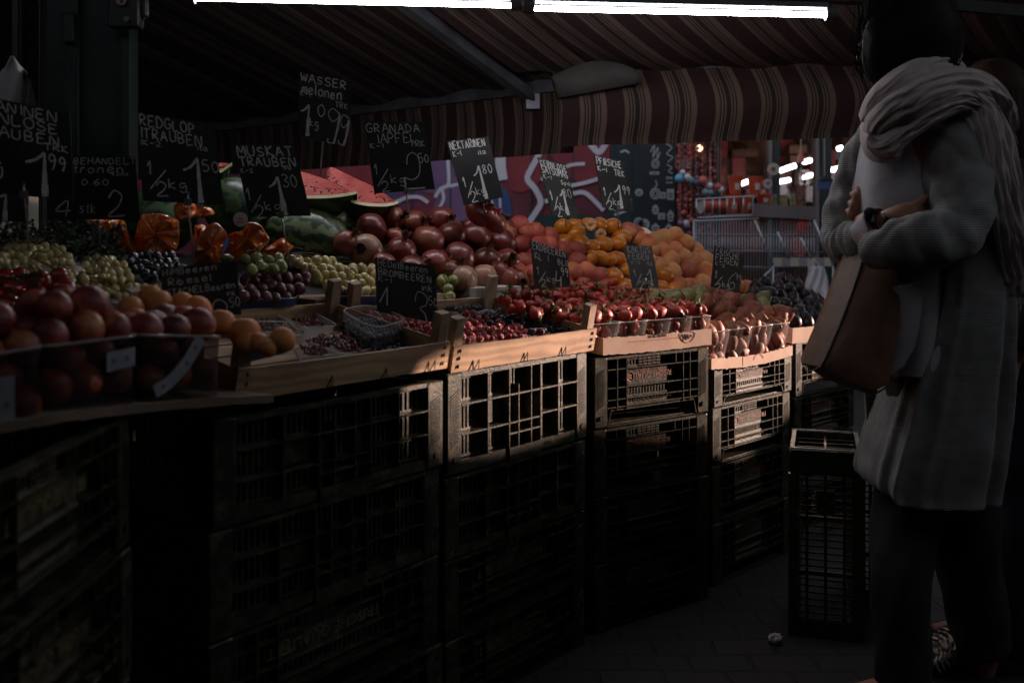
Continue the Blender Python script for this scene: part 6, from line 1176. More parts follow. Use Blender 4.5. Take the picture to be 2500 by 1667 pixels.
s = MB(); s.hexa([C_(1700, 655, .1), C_(1880, 660, .1), C_(1880, 660, .4), C_(1700, 655, .4), C_(1700, 651, .1), C_(1880, 656, .1), C_(1880, 656, .4), C_(1700, 651, .4)]); s.build('lower_shelf', 'cart_tray', ct)
mat('bucket_red', (.60, .075, .03), (.52, .06, .025), scale=6, rough=.35, coat=.2); mat('picto', (.55, .50, .46), rough=.5); mat('tin_blue', (.10, .18, .35), rough=.4)
def bucket(lab, x, y0, y1, w_, dy=.1, lying=False):
    t = thing('orange_bucket', lab, 'bucket', C_(x, y1, dy), 'orange buckets on the wire cart', world=True); f = YC / F; s = MB()
    if lying: a, b_ = C_(x - 30, (y0 + y1) / 2, dy - .08), C_(x + 30, (y0 + y1) / 2 - 2, dy); r0, r1 = (y1 - y0) / 2 * f, (y1 - y0) / 2.4 * f; s.tube([a, a + (b_ - a) * .04, a.lerp(b_, .08), b_], [r0 * 1.06, r0 * 1.06, r0, r1], 22); s.build('tub', 'bucket_red', t, sm=False); s = MB(); dd = (a - b_).normalized(); s.tube([a + dd * .003, a + dd * .010], r0 * .98, 22); s.build('lid', 'shop_white', t)
    else:
        c = C_(x, y1, dy); h = (y1 - y0) * f; r1 = w_ / 2 * f; s.tube([c, c + Vector((0, 0, h * .9)), c + Vector((0, 0, h * .9)), c + Vector((0, 0, h))], [r1 * .78, r1 * .95, r1, r1], 24); s.build('tub', 'bucket_red', t, sm=False)
        s = MB(); rr = r1 * .93; A0 = random.uniform(-.3, .3)
        for i in range(8): a0, a1 = A0 - 1.57 - .35 + i * .09 + .35, A0 - 1.57 + i * .09 + .09; s.add([c + Vector((rr * math.cos(a0), rr * math.sin(a0), h * .22)), c + Vector((rr * math.cos(a1), rr * math.sin(a1), h * .22)), c + Vector((rr * 1.02 * math.cos(a1), rr * 1.02 * math.sin(a1), h * .6)), c + Vector((rr * 1.02 * math.cos(a0), rr * 1.02 * math.sin(a0), h * .6))], [(0, 1, 2, 3)])
        s.build('printed_label', 'picto', t)
    return t
bucket('orange bucket at the top left of the stacked buckets on the cart', 1795, 430, 474, 36); bucket('orange bucket at the top middle of the stack on the cart', 1843, 430, 474, 36)
bucket('orange bucket standing in the basket, below the top left bucket', 1788, 476, 522, 36); bucket('orange bucket low in the middle of the cart', 1822, 478, 522, 36, .12); bucket('orange bucket standing on the grey tray', 1865, 474, 500, 38, .2); bucket('orange bucket lying on its side with white end showing', 1744, 490, 521, 34, .12, True)
t = thing('round_tin', 'round white and blue tin standing on the orange buckets', 'tin', C_(1874, 458, .16), world=True); s = MB(); c = C_(1874, 449, .16); s.tube([c, c + Vector((0, .04, 0))], .036, 24); s.build('tin', 'bucket_red', t); s = MB(); s.tube([c + Vector((0, -.001, 0)), c], .030, 24); s.build('picture', 'picto', t); s = MB(); s.tube([c + Vector((.004, -.002, .004)), c + Vector((.004, -.001, .004))], .015, 16); s.build('picture_blue', 'tin_blue', t)
mat('jar_glass', (.10, .12, .07), (.30, .24, .10), scale=20, rough=.15, coat=.5)
for x, w_, h_, lb in ((1892, 13, 27, 'tall glass jar beside the tray buckets'), (1913, 22, 24, 'wide jar with yellow label in the middle of the grey tray'), (1936, 14, 30, 'tall dark jar beside the chili garland')):
    t = thing('glass_jar', lb, 'jar', C_(x, 498, .12), 'glass jars on the cart tray', world=True); f = YC / F; c = C_(x, 500, .12); s = MB(); r_ = w_ / 2 * f; h = h_ * f; s.tube([c, c + Vector((0, 0, h * .75)), c + Vector((0, 0, h * .82))], [r_, r_, r_ * .8], 18); s.build('jar', 'jar_glass', t, sm=False); s = MB(); s.tube([c + Vector((0, 0, h * .82)), c + Vector((0, 0, h))], r_ * .85, 18); s.build('lid', 'cart_tray', t)
# thin plastic bag hanging off the cart
t = thing('plastic_bag', 'crumpled translucent plastic bag hanging from the price rail', 'bag', C_(1992, 650, -.1), world=True); s = MB(); rg = []
for i in range(14):
    f = i / 13; y = 650 + f * 108; hw = 18 + 10 * math.sin(f * 2.4) + (f ** 4) * 6; cx = 1992 + 6 * f + (14 * f * f if f > .6 else 0); rg.append([C_(cx + hw * math.cos(a) * (1 + .14 * math.sin(5 * a + i * .6)), y, -.08 + .05 * math.sin(a) * (1 + .3 * math.sin(7 * a + i)) * (1 + f)) for a in [2 * math.pi * k / 36 for k in range(36)]])
s.loft(rg, True, True); s.build('bag', 'bag_plastic', t, sm=True); s = MB(); s.tube([C_(1986, 653, -.08), C_(1984, 640, -.02), C_(1992, 636, .01), C_(1998, 645, -.03), C_(1998, 653, -.08)], .004, 6); s.build('handles', 'bag_plastic', t)
# red cloth bag glowing in the sun behind the cart
mat('red_cloth', (.75, .05, .03), (.6, .03, .02), scale=20, rough=.7); s = MB(); c = W(1958, 561, 7.1); s.ball(c, (.045, .03, .055), 16, 12, lambda d: 1 + .25 * noise.noise(d * 3)); s.tube([c + Vector((0, 0, .05)), c + Vector((.005, 0, .09))], [.02, .008], 8); tag(s.build('red_pouch', 'red_cloth', off=c, sm=True), 'bright red cloth pouch hanging behind the cart rods', 'pouch')
# ---- hanging ornaments ----
OM = {}
for n_, c in (('bauble_blue', (.12, .38, .62)), ('bauble_white', (.50, .52, .62)), ('bauble_navy', (.03, .05, .16)), ('bauble_red', (.42, .06, .05)), ('bauble_teal', (.12, .26, .32)), ('bauble_purple', (.22, .08, .22))): mat(n_, c, tuple(min(1, v * 1.5 + .05) for v in c), scale=14, rough=.3, coat=.3)
for (x, y, r_, m_, lb) in ((1658, 436, 11, 'bauble_blue', 'bright blue bauble, largest and leftmost of the upper cluster'), (1667, 421, 7, 'bauble_white', 'small white bauble above the bright blue one'), (1678, 433, 9, 'bauble_white', 'white bauble with blue touch right of the blue one'), (1687, 441, 9, 'bauble_teal', 'teal and white bauble in the middle of the upper cluster'), (1699, 446, 9, 'bauble_navy', 'navy bauble at the right of the upper cluster'), (1716, 441, 11, 'bauble_red', 'dull red bauble right of the navy one'), (1733, 453, 8, 'bauble_white', 'grey white bauble above the teal pair'), (1722, 470, 9, 'bauble_teal', 'left one of two teal baubles over the basket'), (1735, 471, 8, 'bauble_teal', 'right one of two teal baubles over the basket'), (1753, 456, 9, 'bauble_red', 'red and white bauble nearest the orange buckets'), (1760, 464, 8, 'bauble_white', 'white bauble touching the red one near the buckets'), (1662, 546, 9, 'bauble_purple', 'purple bauble at the bottom left of the hangings'), (1676, 546, 9, 'bauble_white', 'lilac bauble beside the purple one'), (1688, 540, 9, 'bauble_red', 'dark red bauble right of the lilac one'), (1670, 520, 7, 'bauble_red', 'small red bauble above the lilac one')):
    Y = 6.9; c = W(x, y, Y); t = thing('bauble', lb, 'bauble', c, 'baubles hanging before the shop', world=True); s = MB(); rr = r_ / F * Y; s.ball(c, rr, 16, 12, lambda d: 1 + .05 * noise.noise(d * 2)); s.build('ball', m_, t, sm=True); s = MB(); s.tube([c + Vector((0, 0, rr)), c + Vector((0, 0, rr + .25))], .0022, 5); s.tube([c + Vector((0, 0, rr * .95)), c + Vector((0, 0, rr * 1.2))], rr * .25, 8); s.build('hanger', 'bauble_red', t)
for i, (x, Yo) in enumerate(((1656, 0), (1664, .1), (1673, 0), (1684, .1), (1694, 0), (1703, .1), (1712, 0), (1722, .1), (1736, 0), (1744, .1))):
    Y = 6.95 + Yo; t = thing('bead_garland', 'thin string of red and brown beads hanging among the baubles', 'garland', W(x, 340, Y), 'bead strings beside the sticker board', world=True); s = MB(); s.tube([W(x, 320, Y), W(x, 640, Y)], .002, 4); s.build('string', 'pomegranate_crown', t); s = MB(); r2 = random.Random(i); y = 345
    while y < 640: s.ball(W(x + r2.uniform(-2, 2), y, Y), r2.uniform(.006, .015), 7, 5); y += r2.uniform(7, 20)
    s.build('beads', ['bauble_red', 'shop_brown', 'bauble_purple'][i % 3], t, sm=True)
mat('chili', (.16, .05, .05), (.22, .10, .08), scale=40, rough=.4); t = thing('chili_garland', 'thick dried garland hanging at the right of the cart', 'garland', W(1956, 400, 6.8), world=True); s = MB(); r2 = random.Random(2)
for i in range(150): y = r2.uniform(415, 500); a = r2.uniform(0, 6.28); c = W(1956 + 8 * math.cos(a), y, 6.8 + .02 * math.sin(a)); d = Vector((math.cos(a) * .6, -.3, -r2.uniform(.3, 1))).normalized() * .018; s.tube([c, c + d], [.005, .001], 5)
s.build('dried_pods', 'chili', t); s = MB(); s.tube([W(1955, 320, 6.8), W(1956, 420, 6.8)], .004, 5); s.build('cord', 'tag_a', t); s = MB(); s.tube([W(1955, 366, 6.8), W(1955, 396, 6.8)], [.006, .03], 12); s.build('red_bow', 'bauble_red', t); s = MB()
for i in range(26): a = r2.uniform(0, 6.28); c = W(1956, 404, 6.8); s.tube([c, c + Vector((math.cos(a) * .035, math.sin(a) * .02, r2.uniform(-.01, .025)))], [.003, .001], 4)
s.build('green_leaves', 'tomato_green', t)
t = thing('bird_house', 'small dark blue bird house hanging at the right window post', 'bird house', W(2018, 445, 6.9), world=True); c = W(2016, 446, 6.9); s = MB(); s.box(c.x - .035, c.y, c.z - .045, c.x + .03, c.y + .06, c.z + .02); s.build('box', 'spray_blue', t); s = MB(); s.add([c + Vector(p) for p in ((-.045, -.01, .015), (.06, -.01, .015), (.0, -.01, .05), (-.045, .07, .015), (.06, .07, .015), (.0, .07, .05))], [(0, 1, 2), (3, 5, 4), (0, 2, 5, 3), (1, 4, 5, 2), (0, 3, 4, 1)]); s.build('roof', 'board_dark', t); s = MB(); s.tube([c + Vector((0, .03, .05)), c + Vector((0, .03, .5))], .003, 4); s.build('cord', 'tag_a', t)
t = thing('straw_disc', 'round straw decoration hanging before the window post', 'decoration', W(1888, 413, 6.9), world=True); s = MB(); s.tube([W(1888, 413, 6.9), W(1888, 413, 6.92)], .042, 22); s.build('disc', 'tag_a', t); s = MB(); s.tube([W(1888, 413, 6.89), W(1888, 413, 6.895)], .015, 12); s.build('centre', 'shop_brown', t)
# crumpled paper on the ground
mat('paper', (.55, .52, .50), rough=.8); s = MB(); c = W(1893, 1547, 2.8); c.z = .015; s.ball(c, (.019, .017, .014), 18, 12, lambda d: 1 + .45 * noise.noise(d * 3.1)); tag(s.build('crumpled_paper', 'paper', off=c), 'small crumpled ball of white paper on the ground by the end crate', 'paper')
# red glossy rounded thing at the right edge
rb = thing('red_helmet', 'glossy red rounded helmet with dark opening, cut by the right edge', 'helmet', W(2500, 345, 3.1), world=True); mat('gloss_red', (.50, .05, .06), rough=.2, coat=.6); s = MB(); c = W(2508, 338, 3.1); s.ball(c, (.075, .07, .048), 22, 14, lambda d: 1 + .08 * noise.noise(d * 2)); s.build('shell', 'gloss_red', rb, sm=True); s = MB(); s.ball(W(2516, 330, 3.04), (.028, .02, .024), 14, 10); s.build('opening', 'black_paint', rb, sm=True)
s = MB(); s.tube(smooth([W(2466, 362, 3.06), W(2490, 368, 3.03), W(2520, 368, 3.03)], 5), .005, 6); s.build('trim', 'bauble_purple', rb)
# ================= people =================
mat('skin', (.42, .20, .13), (.36, .16, .10), scale=14, rough=.5, bump=.08, bscale=220, dist=.001, sub=.08)
mat('hair_black', (.0035, .003, .003), (.007, .005, .004), scale=30, rough=.6, spec=.12, bump=.6, bscale=60, dist=.004); mat('hair_brown', (.05, .022, .013), (.025, .012, .008), scale=30, rough=.65, spec=.2, bump=.5, bscale=70, dist=.004)
def knit(name, c, c2, pitch=.0054, strength=.35):
    m = mat(name, c, c2, scale=26, rough=.9, sheen=.15); t, N, L = nodes(m); tc = [n for n in N if n.type == 'TEX_COORD'][0]; wv = N.new('ShaderNodeTexWave'); wv.bands_direction = 'Z'; wv.inputs['Scale'].default_value = .314 / pitch / 1.0 * 1.0; wv.inputs['Distortion'].default_value = .5; wv.inputs['Detail'].default_value = 2; wv.inputs['Detail Scale'].default_value = 4
    L.new(tc.outputs['Object'], wv.inputs[0]); b = N.new('ShaderNodeBump'); b.inputs['Strength'].default_value = strength; b.inputs['Distance'].default_value = .003; L.new(wv.outputs[0], b.inputs['Height']); p = N['Principled BSDF']; L.new(b.outputs[0], p.inputs['Normal'])
    src = p.inputs['Base Color'].links[0].from_socket; mx = N.new('ShaderNodeMix'); mx.data_type = 'RGBA'; mx.blend_type = 'MULTIPLY'; mx.inputs[0].default_value = .14; L.new(src, mx.inputs[6]); L.new(wv.outputs[0], mx.inputs[7]); L.new(mx.outputs[2], p.inputs['Base Color'])
knit('cardigan_knit', (.27, .26, .255), (.19, .184, .18))
mat('scarf_cloth', (.50, .41, .40), (.40, .33, .32), scale=30, rough=.85, bump=.25, bscale=260, dist=.002, sheen=.2)
mat('shirt_cloth', (.52, .49, .53), (.46, .43, .46), scale=6, rough=.7, bump=.5, bscale=9, dist=.02); mat('black_cloth', (.008, .008, .009), (.014, .014, .015), scale=10, rough=.85); mat('denim', (.009, .014, .028), (.015, .022, .04), scale=30, rough=.85); mat('olive_cloth', (.09, .07, .05), (.06, .05, .035), scale=10, rough=.85)
mat('tan_leather', (.20, .095, .048), (.155, .07, .037), scale=30, rough=.55, bump=.25, bscale=500, dist=.001); mat('watch_black', (.01, .01, .012), rough=.2); mat('strap_pale', (.50, .45, .38), (.08, .07, .06), scale=60, rough=.6, ramp=(.45, .55))
def tubeE(s, pts, ra, rb=None, n=18, side=None, fn=None, caps=True):
    """limb: radii ra along the axis perpendicular to side, rb along side"""
    pts = [Vector(p) for p in pts]; m = len(pts); rb = rb or ra; rings = []
    for i, p in enumerate(pts):
        d = (pts[min(i + 1, m - 1)] - pts[max(i - 1, 0)]).normalized(); sd = Vector(side or (0, 1, 0)); sd = (sd - d * sd.dot(d)).normalized(); up = d.cross(sd); R_ = []
        for k in range(n):
            a = 2 * math.pi * k / n; q = fn(i / (m - 1), a) if fn else 0; R_.append(p + up * (math.cos(a) * (ra[i] + q)) + sd * (math.sin(a) * (rb[i] + q)))
        rings.append(R_)
    s.loft(rings, True, caps); return s
def dense(pts, rr, n=5):
    """smooth a path of points and its radii together"""
    q = smooth([Vector((*p, 0)).to_3d() if 0 else Vector(p) for p in pts], n); r_ = smooth([Vector((r, 0, 0)) for r in rr], n); return q, [v.x for v in r_]
def limb(s, P, r, rb=None, n=18, side=None, fn=None, k=5, caps=True):
    q, ra = dense(P, r, k); rbb = dense(P, rb, k)[1] if rb else None; return tubeE(s, q, ra, rbb, n, side, fn, caps)
def remesh(o, vs, sm=3, f=.5):
    m = o.modifiers.new('fuse', 'REMESH'); m.mode = 'VOXEL'; m.voxel_size = vs; m.use_smooth_shade = True
    if sm: q = o.modifiers.new('soften', 'SMOOTH'); q.iterations = sm; q.factor = f
def head(s, c, fwd, up=(0, 0, 1), k=1.0):
    """head with brow, nose, lips, chin, jaw and ears; fwd is where the face looks"""
    f = Vector(fwd).normalized(); u = Vector(up); u = (u - f * u.dot(f)).normalized(); r_ = f.cross(u); Q = Matrix((r_, f, u)).transposed(); c = Vector(c)
    def at(x, y, z): return c + Q @ (Vector((x, y, z)) * k)
    def B(x, y, z, rx, ry, rz): s.ball(at(x, y, z), (rx * k, ry * k, rz * k), 16, 12, None, Q)
    B(0, -.012, .035, .075, .092, .085); B(0, .022, -.035, .055, .062, .072); B(0, .060, -.088, .022, .018, .018); B(0, .028, -.072, .045, .045, .034)
    B(0, .074, .030, .045, .014, .014); B(0, .090, -.008, .009, .012, .024); B(0, .101, -.024, .012, .012, .009); B(.011, .092, -.027, .007, .009, .006); B(-.011, .092, -.027, .007, .009, .006)
    B(0, .081, -.052, .021, .011, .0055); B(0, .079, -.063, .018, .011, .006); B(.038, .062, -.018, .018, .014, .016); B(-.038, .062, -.018, .018, .014, .016)
    for q in (-1, 1): B(.077 * q, -.012, -.004, .007, .018, .030)
    return at
def eyes(c, fwd, parent, k=1.0):
    f = Vector(fwd).normalized(); u = Vector((0, 0, 1)); u = (u - f * u.dot(f)).normalized(); r_ = f.cross(u); s = MB()
    for q in (-1, 1): s.ball(Vector(c) + r_ * .031 * q * k + f * .071 * k + u * .012 * k, .011 * k, 12, 8)
    s.build('eyes', 'white_plastic', parent, sm=True)
# ---------------- the woman in the grey cardigan ----------------
wo = thing('person', 'woman in long grey knitted cardigan and pale scarf standing with folded arms', 'person', (1.12, 2.45, 0), world=True)
FW = Vector((-1, .30, -.30)); HC = W(2203, 82, 2.42)
body = MB(); head(body, HC, FW, k=1.06)
limb(body, [W(2215, 150, 2.42), W(2235, 215, 2.42), W(2250, 270, 2.44)], [.055, .054, .075]); 
limb(body, [W(2250, 240, 2.43), W(2262, 320, 2.43), W(2290, 460, 2.43), W(2305, 600, 2.43), W(2300, 760, 2.42), W(2290, 900, 2.42), W(2290, 1040, 2.43), W(2285, 1130, 2.43)], [.07, .115, .12, .105, .11, .12, .115, .09], [.08, .13, .13, .12, .12, .12, .12, .10])
nearS, nearE, nearW = W(2330, 300, 2.34), W(2335, 575, 2.235), W(2140, 590, 2.30)
limb(body, [nearS, W(2345, 430, 2.28), nearE], [.052, .045, .038]); limb(body, [nearE, W(2240, 590, 2.24), nearW, W(2110, 540, 2.40)], [.038, .036, .028, .026])
farS, farE, farW = W(2150, 310, 2.52), W(2045, 585, 2.52), W(2150, 545, 2.34)
limb(body, [farS, W(2085, 450, 2.54), farE], [.048, .040, .036]); limb(body, [farE, W(2095, 575, 2.45), farW, W(2215, 525, 2.30), W(2250, 520, 2.30)], [.036, .033, .026, .030, .022])
# near hand: palm behind the far forearm, four fingers laid up on the far sleeve, thumb at the side
palm = W(2112, 530, 2.435); limb(body, [W(2120, 560, 2.44), palm, W(2100, 508, 2.432)], [.030, .036, .032], [.016, .016, .014])
for (a, b_, c_, d_, r_) in (((2112, 505), (2106, 485), (2098, 468), (2091, 456), .0078), ((2100, 512), (2094, 495), (2086, 480), (2078, 470), .0082), ((2088, 520), (2083, 506), (2078, 499), (2071, 494), .0076), ((2082, 535), (2076, 524), (2071, 518), (2066, 513), .0068)):
    limb(body, [W(*a, 2.425), W(*b_, 2.418), W(*c_, 2.424), W(*d_, 2.44)], [r_ * 1.1, r_ * 1.08, r_, r_ * .75], n=12, k=4)
limb(body, [W(2128, 530, 2.43), W(2128, 508, 2.415), W(2122, 492, 2.41), W(2119, 482, 2.415)], [.011, .010, .0095, .007], n=12, k=4)
# far hand tucked under the near upper arm: fingers curl round it out of view
for i in range(4): limb(body, [W(2250, 505 + i * 11, 2.30), W(2285, 498 + i * 12, 2.30), W(2310, 500 + i * 12, 2.325), W(2325, 504 + i * 12, 2.36)], [.0092, .0088, .008, .006], n=10, k=3)
limb(body, [W(2225, 512, 2.29), W(2250, 490, 2.28), W(2268, 478, 2.285)], [.011, .0098, .007], n=10, k=3)
# legs
LL = [W(2250, 1110, 2.47), W(2218, 1240, 2.46), W(2200, 1400, 2.40), W(2205, 1560, 2.38), W(2205, 1690, 2.38)]; LR = [W(2330, 1110, 2.46), W(2350, 1260, 2.50), W(2375, 1410, 2.55), W(2395, 1540, 2.60), W(2392, 1640, 2.62)]
limb(body, LL, [.095, .08, .058, .048, .040]); limb(body, LR, [.10, .082, .062, .050, .038])
fe = LL[-1]; limb(body, [fe + Vector((.03, 0, .02)), Vector((fe.x, fe.y, .07)), Vector((fe.x - .06, fe.y + .01, .045)), Vector((fe.x - .16, fe.y + .02, .03))], [.040, .04, .036, .022], [.034, .034, .044, .04]); fe = LR[-1]; limb(body, [fe, Vector((fe.x, fe.y, .10)), Vector((fe.x - .05, fe.y, .06)), Vector((fe.x - .16, fe.y + .01, .035))], [.038, .040, .034, .020], [.034, .036, .042, .040])
for k in range(5): limb(body, [Vector((fe.x - .145 - .004 * (2 - abs(k - 2)), fe.y + .01 - .030 + .016 * k, .030)), Vector((fe.x - .185 + .004 * abs(k - 1), fe.y + .01 - .034 + .017 * k, .022))], [.010, .007], n=8, k=2)
bo = body.build('body', 'skin', wo); remesh(bo, .0045, 3)
eyes(HC, FW, wo, 1.06)
# trousers
s = MB()
limb(s, [W(2250, 1080, 2.47), W(2218, 1240, 2.46), W(2198, 1400, 2.40), W(2203, 1560, 2.39), W(2205, 1700, 2.385)], [.10, .088, .070, .066, .064], [.085, .085, .08, .072, .066], fn=lambda f, a: .004 * math.sin(5 * a + 20 * f)); limb(s, [W(2330, 1080, 2.46), W(2348, 1260, 2.50), W(2365, 1400, 2.55), W(2388, 1500, 2.585), W(2392, 1584, 2.60)], [.105, .088, .078, .078, .074], [.10, .09, .085, .078, .07], fn=lambda f, a: .004 * math.sin(5 * a + 17 * f))
limb(s, [W(2290, 900, 2.42), W(2288, 1000, 2.43), W(2285, 1130, 2.44), W(2285, 1180, 2.44)], [.12, .125, .12, .08], [.13, .13, .12, .08]); o = s.build('trousers', 'black_cloth', wo); remesh(o, .008, 4)
# shirt
def rings(rows, n=44, fold=0, nf=7, ph=0, w_=.5):
    out = []
    for (y, xl, xr, Yc, hd) in rows:
        c, hw = (xl + xr) / 2, (xr - xl) / 2 / F * Yc; p0 = W(c, y, Yc); p0.z = W(c, y, Yc - hd * .85).z; R_ = []
        for k in range(n):
            a = 2 * math.pi * k / n; q = 1 + fold * math.sin(nf * a + ph + y * .004) * (.6 + .4 * math.sin(3 * a + y * .01)); e = .85; ca, sa = math.cos(a), math.sin(a)
            R_.append(p0 + Vector((hw * math.copysign(abs(ca) ** e, ca) * q, -hd * math.copysign(abs(sa) ** e, sa) * q, 0)))
        out.append(R_)
    return out
def rows_s(rows, k=4): q = smooth([Vector((r[1], r[2], r[0])) for r in rows], k); h = smooth([Vector((r[3], r[4], 0)) for r in rows], k); return [(a.z, a.x, a.y, b_.x, b_.y) for a, b_ in zip(q, h)]
s = MB(); s.loft(rings(rows_s([(235, 2180, 2300, 2.43, .06), (290, 2125, 2310, 2.43, .09), (400, 2098, 2330, 2.44, .115), (500, 2090, 2340, 2.43, .12), (600, 2098, 2350, 2.43, .12), (700, 2140, 2350, 2.42, .12), (800, 2160, 2345, 2.41, .12), (880, 2158, 2330, 2.41, .12), (918, 2155, 2300, 2.41, .115)]), 90, .034, 5), True)
o = s.build('shirt', 'shirt_cloth', wo, sm=True)
s = MB(); P = [(2180, 700), (2250, 690), (2250, 760), (2236, 840), (2208, 893), (2170, 915), (2146, 942), (2150, 900), (2168, 820)]; q = [W(x, y, 2.255 + .0004 * (2262 - x)) for x, y in P]; s.loft([q, [p + Vector((0, .004, 0)) for p in q]], True, True); s.build('shirt_tail', 'shirt_cloth', wo, sm=False)
# cardigan: body, near sleeve, far sleeve, far front panel fused into one knit
s = MB(); rw = rows_s([(200, 2225, 2290, 2.43, .06), (228, 2200, 2345, 2.42, .09), (262, 2205, 2392, 2.41, .115), (330, 2215, 2402, 2.41, .135), (430, 2210, 2418, 2.41, .14), (540, 2220, 2436, 2.41, .14), (640, 2250, 2436, 2.41, .135), (760, 2236, 2434, 2.41, .14), (900, 2198, 2432, 2.42, .14), (1020, 2166, 2426, 2.43, .145), (1120, 2136, 2416, 2.43, .145), (1200, 2116, 2406, 2.44, .145), (1232, 2124, 2402, 2.44, .145)], 6)
out = []
for i, (y, xl, xr, Yc, hd) in enumerate(rw):
    c, hw = (xl + xr) / 2, (xr - xl) / 2 / F * Yc; p0 = W(c, y, Yc); p0.z = W(c, y, Yc - hd * .85).z; R_ = []; dep = max(0, min(1, (y - 600) / 350))
    for k in range(110):
        a = 2 * math.pi * k / 110; fo = .0085 * dep * (math.sin(8 * a + .0016 * y) ** 3 + .6 * math.sin(13 * a + 1.3 + .001 * y)) + .004 * noise.noise((a * 2, y * .008, 3)); ca, sa = math.cos(a), math.sin(a)
        ex = lerp(.8, .5, max(0, min(1, (y - 215) / 110))); R_.append(p0 + Vector(((hw + fo) * math.copysign(abs(ca) ** ex, ca), -(hd + fo) * math.copysign(abs(sa) ** ex, sa), (.012 * math.sin(a * 2 + 1) - .010 * math.cos(a)) * dep)))
    out.append(R_)
s.loft(out, True, True)
def wr(f, a): return (.0085 * (abs(math.sin(11 * f + 1.3 * math.sin(a) + 1.2 * math.cos(2 * a))) ** .6 - .6) + .003 * math.sin(31 * f + 2 * a)) * (.35 + .65 * math.sin(math.pi * f)) + .004 * noise.noise((f * 6, math.cos(a), math.sin(a)))
limb(s, [W(2300, 262, 2.37), W(2335, 330, 2.32), W(2352, 430, 2.28), W(2345, 530, 2.245), W(2318, 592, 2.225)], [.058, .066, .069, .067, .060], n=40, fn=wr, k=10)
limb(s, [W(2335, 560, 2.235), W(2285, 585, 2.215), W(2225, 592, 2.215), W(2165, 605, 2.235), W(2115, 622, 2.27)], [.063, .066, .060, .050, .034], n=40, fn=wr, k=10)
limb(s, [W(2165, 300, 2.50), W(2110, 380, 2.52), W(2078, 470, 2.53), W(2055, 550, 2.52), W(2062, 600, 2.50)], [.050, .052, .050, .052, .050], n=36, fn=wr, k=10)
limb(s, [W(2052, 582, 2.51), W(2075, 596, 2.47), W(2108, 590, 2.42), W(2122, 584, 2.395)], [.052, .056, .053, .050], n=36, fn=wr, k=10)
o = s.build('cardigan', 'cardigan_knit', wo); remesh(o, .0042, 2, .4)
s = MB(); q = [(2112, 950), (2175, 930), (2190, 1000), (2170, 1120), (2140, 1205), (2128, 1140), (2118, 1050)]; P = [W(x, y, 2.50) for x, y in q]; s.loft([P, [p + Vector((0, .012, 0)) for p in P]], True, True); s.build('cardigan_front', 'cardigan_knit', wo)
s = MB(); s.tube(smooth([W(2105, 590, 2.345), W(2096, 575, 2.35), W(2098, 556, 2.36), W(2112, 545, 2.38)], 5), .0068, 10); [s.tube(smooth([W(2092 + i * 2.2, 606 - i * 2, 2.368), W(2079 + i * 4, 582 - i * 2, 2.373), W(2084 + i * 4, 556 - i * 3, 2.388)], 5), .0032, 6) for i in range(5)]; s.build('ribbed_cuff', 'cardigan_knit', wo, sm=True)
# shirt cuff turned out and the wrist in it
s = MB(); ax0, ax1 = W(2104, 578, 2.37), W(2150, 556, 2.31); q = [ax0, ax0.lerp(ax1, .5), ax1]; s_r = [.036, .043, .052]; tubeE(s, q, s_r, [r_ * .8 for r_ in s_r], 40, fn=lambda f, a: .004 * math.sin(3 * a + 1) * f, caps=False); tubeE(s, [p + Vector((.001, 0, 0)) for p in q], [r_ - .003 for r_ in s_r], [r_ * .8 - .003 for r_ in s_r], 40, fn=lambda f, a: .004 * math.sin(3 * a + 1) * f, caps=False)
s.build('shirt_cuff', 'shirt_cloth', wo, sm=True)
wt = MB(); c_ = W(2152, 545, 2.325); d = (W(2215, 525, 2.30) - W(2110, 570, 2.40)).normalized(); e = d.orthogonal().normalized(); g_ = d.cross(e)
wt.tube([c_ + (e * math.cos(a) + g_ * math.sin(a)) * .031 for a in [2 * math.pi * i / 28 for i in range(28)]], .0065, 8, closed=True); wt.cbox(c_.x - .008, c_.y - .040, c_.z - .014, c_.x + .008, c_.y - .028, c_.z + .016, .002); w_o = wt.build('wrist_watch', 'watch_black', wo, sm=True)
s = MB(); [s.ball(c_ + Vector((-.010 + i * .002, -.037, .016 + i * .006)), .0022, 8, 5) for i in range(3)]; s.build('watch_studs', 'steel', w_o, off=wo.location)
# hair: one thick bob
s = MB(); 
def hairy(c, r_, rot): s.ball(c, r_, 30, 22, lambda d: 1 + .05 * noise.noise(d * 2.2) + .012 * math.sin(26 * math.atan2(d.y, d.x)), rot)
hairy(W(2212, 50, 2.44), (.105, .115, .118), None); hairy(W(2225, 110, 2.44), (.108, .100, .105), None); hairy(W(2280, 110, 2.46), (.052, .09, .075), None); hairy(W(2160, 165, 2.46), (.050, .05, .045), None); hairy(W(2145, 120, 2.385), (.038, .045, .085), None)
for i in range(150):
    a = random.uniform(-2.6, .6); b_ = HC + Vector((math.cos(a) * .055 + .025, math.sin(a) * .085, .10 - .02 * random.random())); 
    m_ = HC + Vector((math.cos(a) * .108 + .022, math.sin(a) * .108, .0)); e_ = HC + Vector((math.cos(a) * .103 + .022 - .015 * random.random(), math.sin(a) * .10, -.085 - .02 * random.random())); s.tube(smooth([b_, m_, e_], 4), [.010] * 4 + [.009] * 4 + [.003], 6)
o = s.build('hair', 'hair_black', wo); remesh(o, .005, 1)
s = MB()
